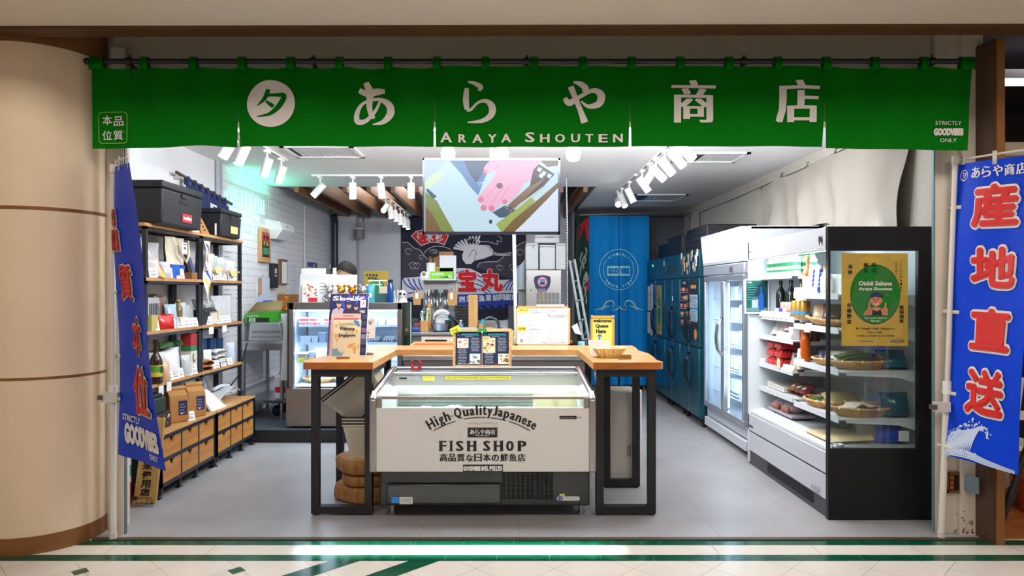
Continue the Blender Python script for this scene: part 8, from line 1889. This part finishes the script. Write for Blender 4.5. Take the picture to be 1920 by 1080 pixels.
# crane
b.poly(C8([(760,590),(790,520),(860,480),(960,475),(1060,480),(1110,540),(1105,590),(1000,630),(900,650),(860,690),(800,690),(765,640)]),f,WHT,.0062)
for k in range(9):
 a0=R(200+k*13);cx_,cy_=C8([(850,560)])[0];b.ribbon([(cx_+10*math.cos(a0),cy_+10*math.sin(a0),3),(cx_+33*math.cos(a0),cy_+26*math.sin(a0),4.2)],f,WHT,.006,smooth=False)
for k in range(4):b.ribbon([(x,y,3.2)for x,y in C8([(830+k*32,470-k*4),(850+k*36,380-k*3)])],f,WHT,.006,smooth=False)
for k in range(3):b.ribbon([(x,y,1)for x,y in C8([(1110,560+k*14),(1200,575+k*10),(1310,560+k*16)])],f,WHT,.006)
b.ribbon([(x,y,.9)for x,y in C8([(830,615),(860,560),(890,530),(915,550),(915,580)])],f,4,.007);b.ribbon([(x,y,1.6)for x,y in C8([(900,590),(905,660)])],f,5,.0072,smooth=False);b.disc(*C8([(918,582)])[0],1.3,f,RD2,.0074,n=10)
for k in range(5):b.ribbon([(x,y,.7)for x,y in C8([(1040+k*16,490+k*18),(1070+k*10,510+k*18)])],f,4,.007,smooth=False)
b.build('dyed_picture',[mat('#c9c6cc',.8),mat('#3b3444',.8),mat('#1b3a94',.8),mat('#bf1a22',.8),mat('#241c30',.8),mat('#8a8890',.8)],bf)
b=B()
for ch,r_ in(('宝',(861,545,892,507)),('丸',(903,545,941,507))):b.text(ch,f,r_,1,0,0,.009,dil=(3.3,10));b.text(ch,f,r_,0,0,0,.0145,dil=(2.2,8))
b.build('character',[mat('#c4161e',.8),mat('#d4d0d4',.8)],bf);b=B()
for ch,x in zip('創業漁業協同組合',(866,880,903,916,929,941,953,964)):b.text(ch,f,(x-5.5,567-(x-866)*.05,x+5.5,555-(x-866)*.05),0,.015,.25,.009)
b.build('lettering',mat('#d4d0d4',.8),bf)
# speaker under the beams
sp=thing('wall_speaker','grey speaker on a bracket hanging below the wooden beams','speaker',P(674,448,10.9));Yp=10.9
B().lathe([(.075,Z(448,Yp)),(.08,Z(446,Yp)),(.085,Z(431,Yp)),(.08,Z(429,Yp))],(X(674,Yp),Yp,0),24).build('body',mat('#6e6f76',.5),sp);B().lathe([(.086,Z(430.5,Yp)),(.086,Z(428,Yp))],(X(674,Yp),Yp,0),24).build('cap',mat('#c9cace',.4),sp)
B().box(X(673,Yp),X(684,Yp),Yp,Yp+.03,Z(427,Yp),Z(416,Yp)).build('bracket_box',mat('#8a8b92',.4),sp);B().cyl((X(681,Yp),Yp+.01,Z(417,Yp)),(X(681,Yp),Yp+.01,2.72),.01,8).build('rod',DKSTEEL,sp)
# ice machine with boxes
Ym=9.0
im=thing('ice_machine','stainless ice machine with a fan stuck on its front','machine',(X(1020,Ym),9.3,KZ))
B().box(X(986,Ym),X(1053,Ym),Ym,9.6,KZ,Z(506,Ym)).build('cabinet',mat('#9b9794',.35,.7),im,bevel=.008)
g=pxm(Ym);b=B()
for k in range(6):
 for j in range(2):b.rect(1006+k*7.2,549+j*14,1012+k*7.2,562+j*14,g,0,.002)
b.build('vent_grille',mat('#7a7674',.5),im)
for x,y in((988,522),(1051,522),(988,569)):B().disc(x,y,.8,g,0,.002,n=8).build('screw',BLACK,im)
B().disc(995.5,544,1.6,g,0,.003,n=10).build('lamp',mat('#1f6a4a',.4),im)
fnn=thing('round_fan','navy paper fan with a red emblem fixed to the ice machine','fan',P(1017,565,Ym-.02));
pts=[(1017,547)]+[(1017+15.5*math.sin(R(a))*(1 if abs(a)>120 else 1),528-12.5*math.cos(R(a))+(0))for a in(-128,-100,-70,-40,-10,20,50,80,104,128)]
g2=pxm(Ym-.02)
B().prism([(1012,548),(1004,538),(1001.5,527),(1002,519),(1010,516.5),(1017,515.5),(1024,516.5),(1032,519),(1032.5,527),(1030,538),(1022,548)],g2,-.015,0).build('paper',mat('#1f2a58',.6),fnn)
b=B().ring(1017,528.5,9,2.2,g2,0,.001).disc(1017,528.5,8,g2,1,.0008).rect(1012,524,1022,526,g2,2,.002).rect(1012.5,528,1021.5,534,g2,2,.002)
for k in range(8):b.ribbon([(1009+k*2,541,.6),(1013+k*1.2,548,.6)],g2,1,.002,smooth=False)
b.build('emblem',[mat('#b04050',.6),mat('#b8b4bc',.6),mat('#2a3470',.6)],fnn);B().prism([(1015.5,547),(1018.5,547),(1018.5,565),(1015.5,565)],g2,-.012,.002).build('handle',mat('#b08a40',.5),fnn)
for i,(a,c_,y0,y1,yy,col)in enumerate(((986,1009.5,456,505,9.02,'#c8cacd'),(1012,1041,459,505,9.0,'#cdced0'),(1042,1061,456,505,9.03,'#c9cacb'),(1003,1049,441,455.5,9.05,'#c2c4c6'))):
 t=thing('foam_box',['white foam box on the ice machine, left of three','white foam box on the ice machine, middle of three','white foam box on the ice machine, right of three','flat white foam box lying across the other foam boxes'][i],'box',(X((a+c_)/2,yy),yy+.2,Z(y1,yy)))
 B().box(X(a,yy),X(c_,yy),yy,yy+.4,Z(505.5,Ym)if i<3 else Z(455,Ym),Z(y0+4,yy)).build('body',mat(col,.7),t,bevel=.012);B().box(X(a,yy),X(c_,yy),yy,yy+.4,Z(y0+3.6,yy),Z(y0,yy)).build('lid',mat(col,.7),t,bevel=.008)
 if i==3:B().rect(1022,445,1038,443.5,pxm(yy),0,.002).build('print',mat('#5a5c60',.6),t)
 if i==0:B().rect(998,466,1002,460,pxm(yy),0,.002).build('print',mat('#a0a2a6',.6),t)
t=thing('shelf_unit','grey plastic unit squeezed between the fishing flag and the ice machine','unit',(X(976,9.3),9.3,KZ));B().box(X(972,9.2),X(985,9.2),9.2,9.5,KZ,Z(540,9.2)).build('body',mat('#8a8886',.5),t);B().surf(lambda u,v:(X(968+18*u,9.15),9.15-.05*math.sin(3*u),Z(505+38*v-20*u*(1-v),9.15)),8,8,0,.004).build('cover',mat('#9aa4b0',.5),t)
B().box(X(953,8.75),X(966,8.75),8.6,8.65,kz,Z(573,8.75)).build('dark_screen',mat('#1c1c22',.5),label='narrow dark panel behind the sink at the right',cat='panel')
# ladder and banners right of the ice machine
ld=thing('step_ladder','aluminium ladder leaning beside the ice machine','ladder',(X(1080,8.8),8.8,0))
for p0,p1 in(((1066,488),(1113,766)),((1075,486),(1126,766))):B().hexa([P(p1[0],p1[1],8.7)+Vector(q)for q in((0,0,0),(.03,0,0),(.03,.06,0),(0,.06,0))],[P(p0[0],p0[1],9.0)+Vector(q)for q in((0,0,0),(.03,0,0),(.03,.06,0),(0,.06,0))]).build('rail',mat('#84888e',.5,.6),ld)
for k in range(6):t_=k/5.5;B().cyl(P(1068+34*t_,492+200*t_,9.0-.3*t_)+Vector((0,.03,0)),P(1077+37*t_,490+200*t_,9.0-.3*t_)+Vector((0,.03,0)),.014,8).build('rung',mat('#84888e',.5,.6),ld)
gb=thing('hanging_banner','narrow dark green banner with red and white figures left of the blue curtain','banner',P(1094,640,10.4))
def gfm(a,c,l=0):return P(a,c,10.7-(a-1070)*.011)+Vector((-.012*0,.02*math.sin(a/4.0)-2*l,0))
B().surf(lambda u,v:gfm(1082+23*u-10*v*(1-u),405+250*v),12,20,0,-.003).build('cloth',mat('#12382e',.8),gb,smooth=70)
b=B().poly([(1094,415),(1101,408),(1104,412),(1104,456),(1100,450),(1096,425),(1084,424)],gfm,0,.006)
for k in range(5):b.ribbon([(1096,423,1.4),(1088,428+k*4,1.2),(1079+k,430+k*6,.6)],gfm,0,.006)
gr=random.Random(6)
for k in range(26):x,y=gr.uniform(1083,1103),gr.uniform(462,640);b.ribbon([(x,y,1.5),(x+gr.uniform(-4,4),y+gr.uniform(6,14),2.5),(x+gr.uniform(-3,3),y+gr.uniform(16,24),1)],gfm,1,.006)
b.poly([(1100,520),(1104,518),(1104,545),(1099,545)],gfm,0,.0064)
b.build('dyed_picture',[mat('#b8202c',.8),mat('#b4bab8',.8)],gb)
tr=thing('packing_machine','white and black hand packing tool at the right of the whiteboard','tool',(X(1080,6.6),6.6,.906));B().hexa([P(1072,612,6.6),P(1082,606,6.6),P(1082,606,6.68),P(1072,612,6.68)],[P(1078,625,6.6),P(1090,628,6.6),P(1090,628,6.68),P(1078,625,6.68)]).build('arm',WHITE,tr);B().box(X(1070,6.62),X(1082,6.62),6.62,6.7,.906,Z(612,6.62)).build('body',BLACK,tr);B().box(X(1070,6.61),X(1073,6.61),6.605,6.615,Z(643,6.61),Z(638,6.61)).build('orange_mark',mat('#e06a20',.5),tr)
B().box(X(1084,6.62),X(1096,6.62),6.62,6.72,.906,Z(641,6.62)).build('blue_tub',mat('#8ac0cc',.4),label='pale blue tub at the right end of the prep counter',cat='tub',bevel=.006)
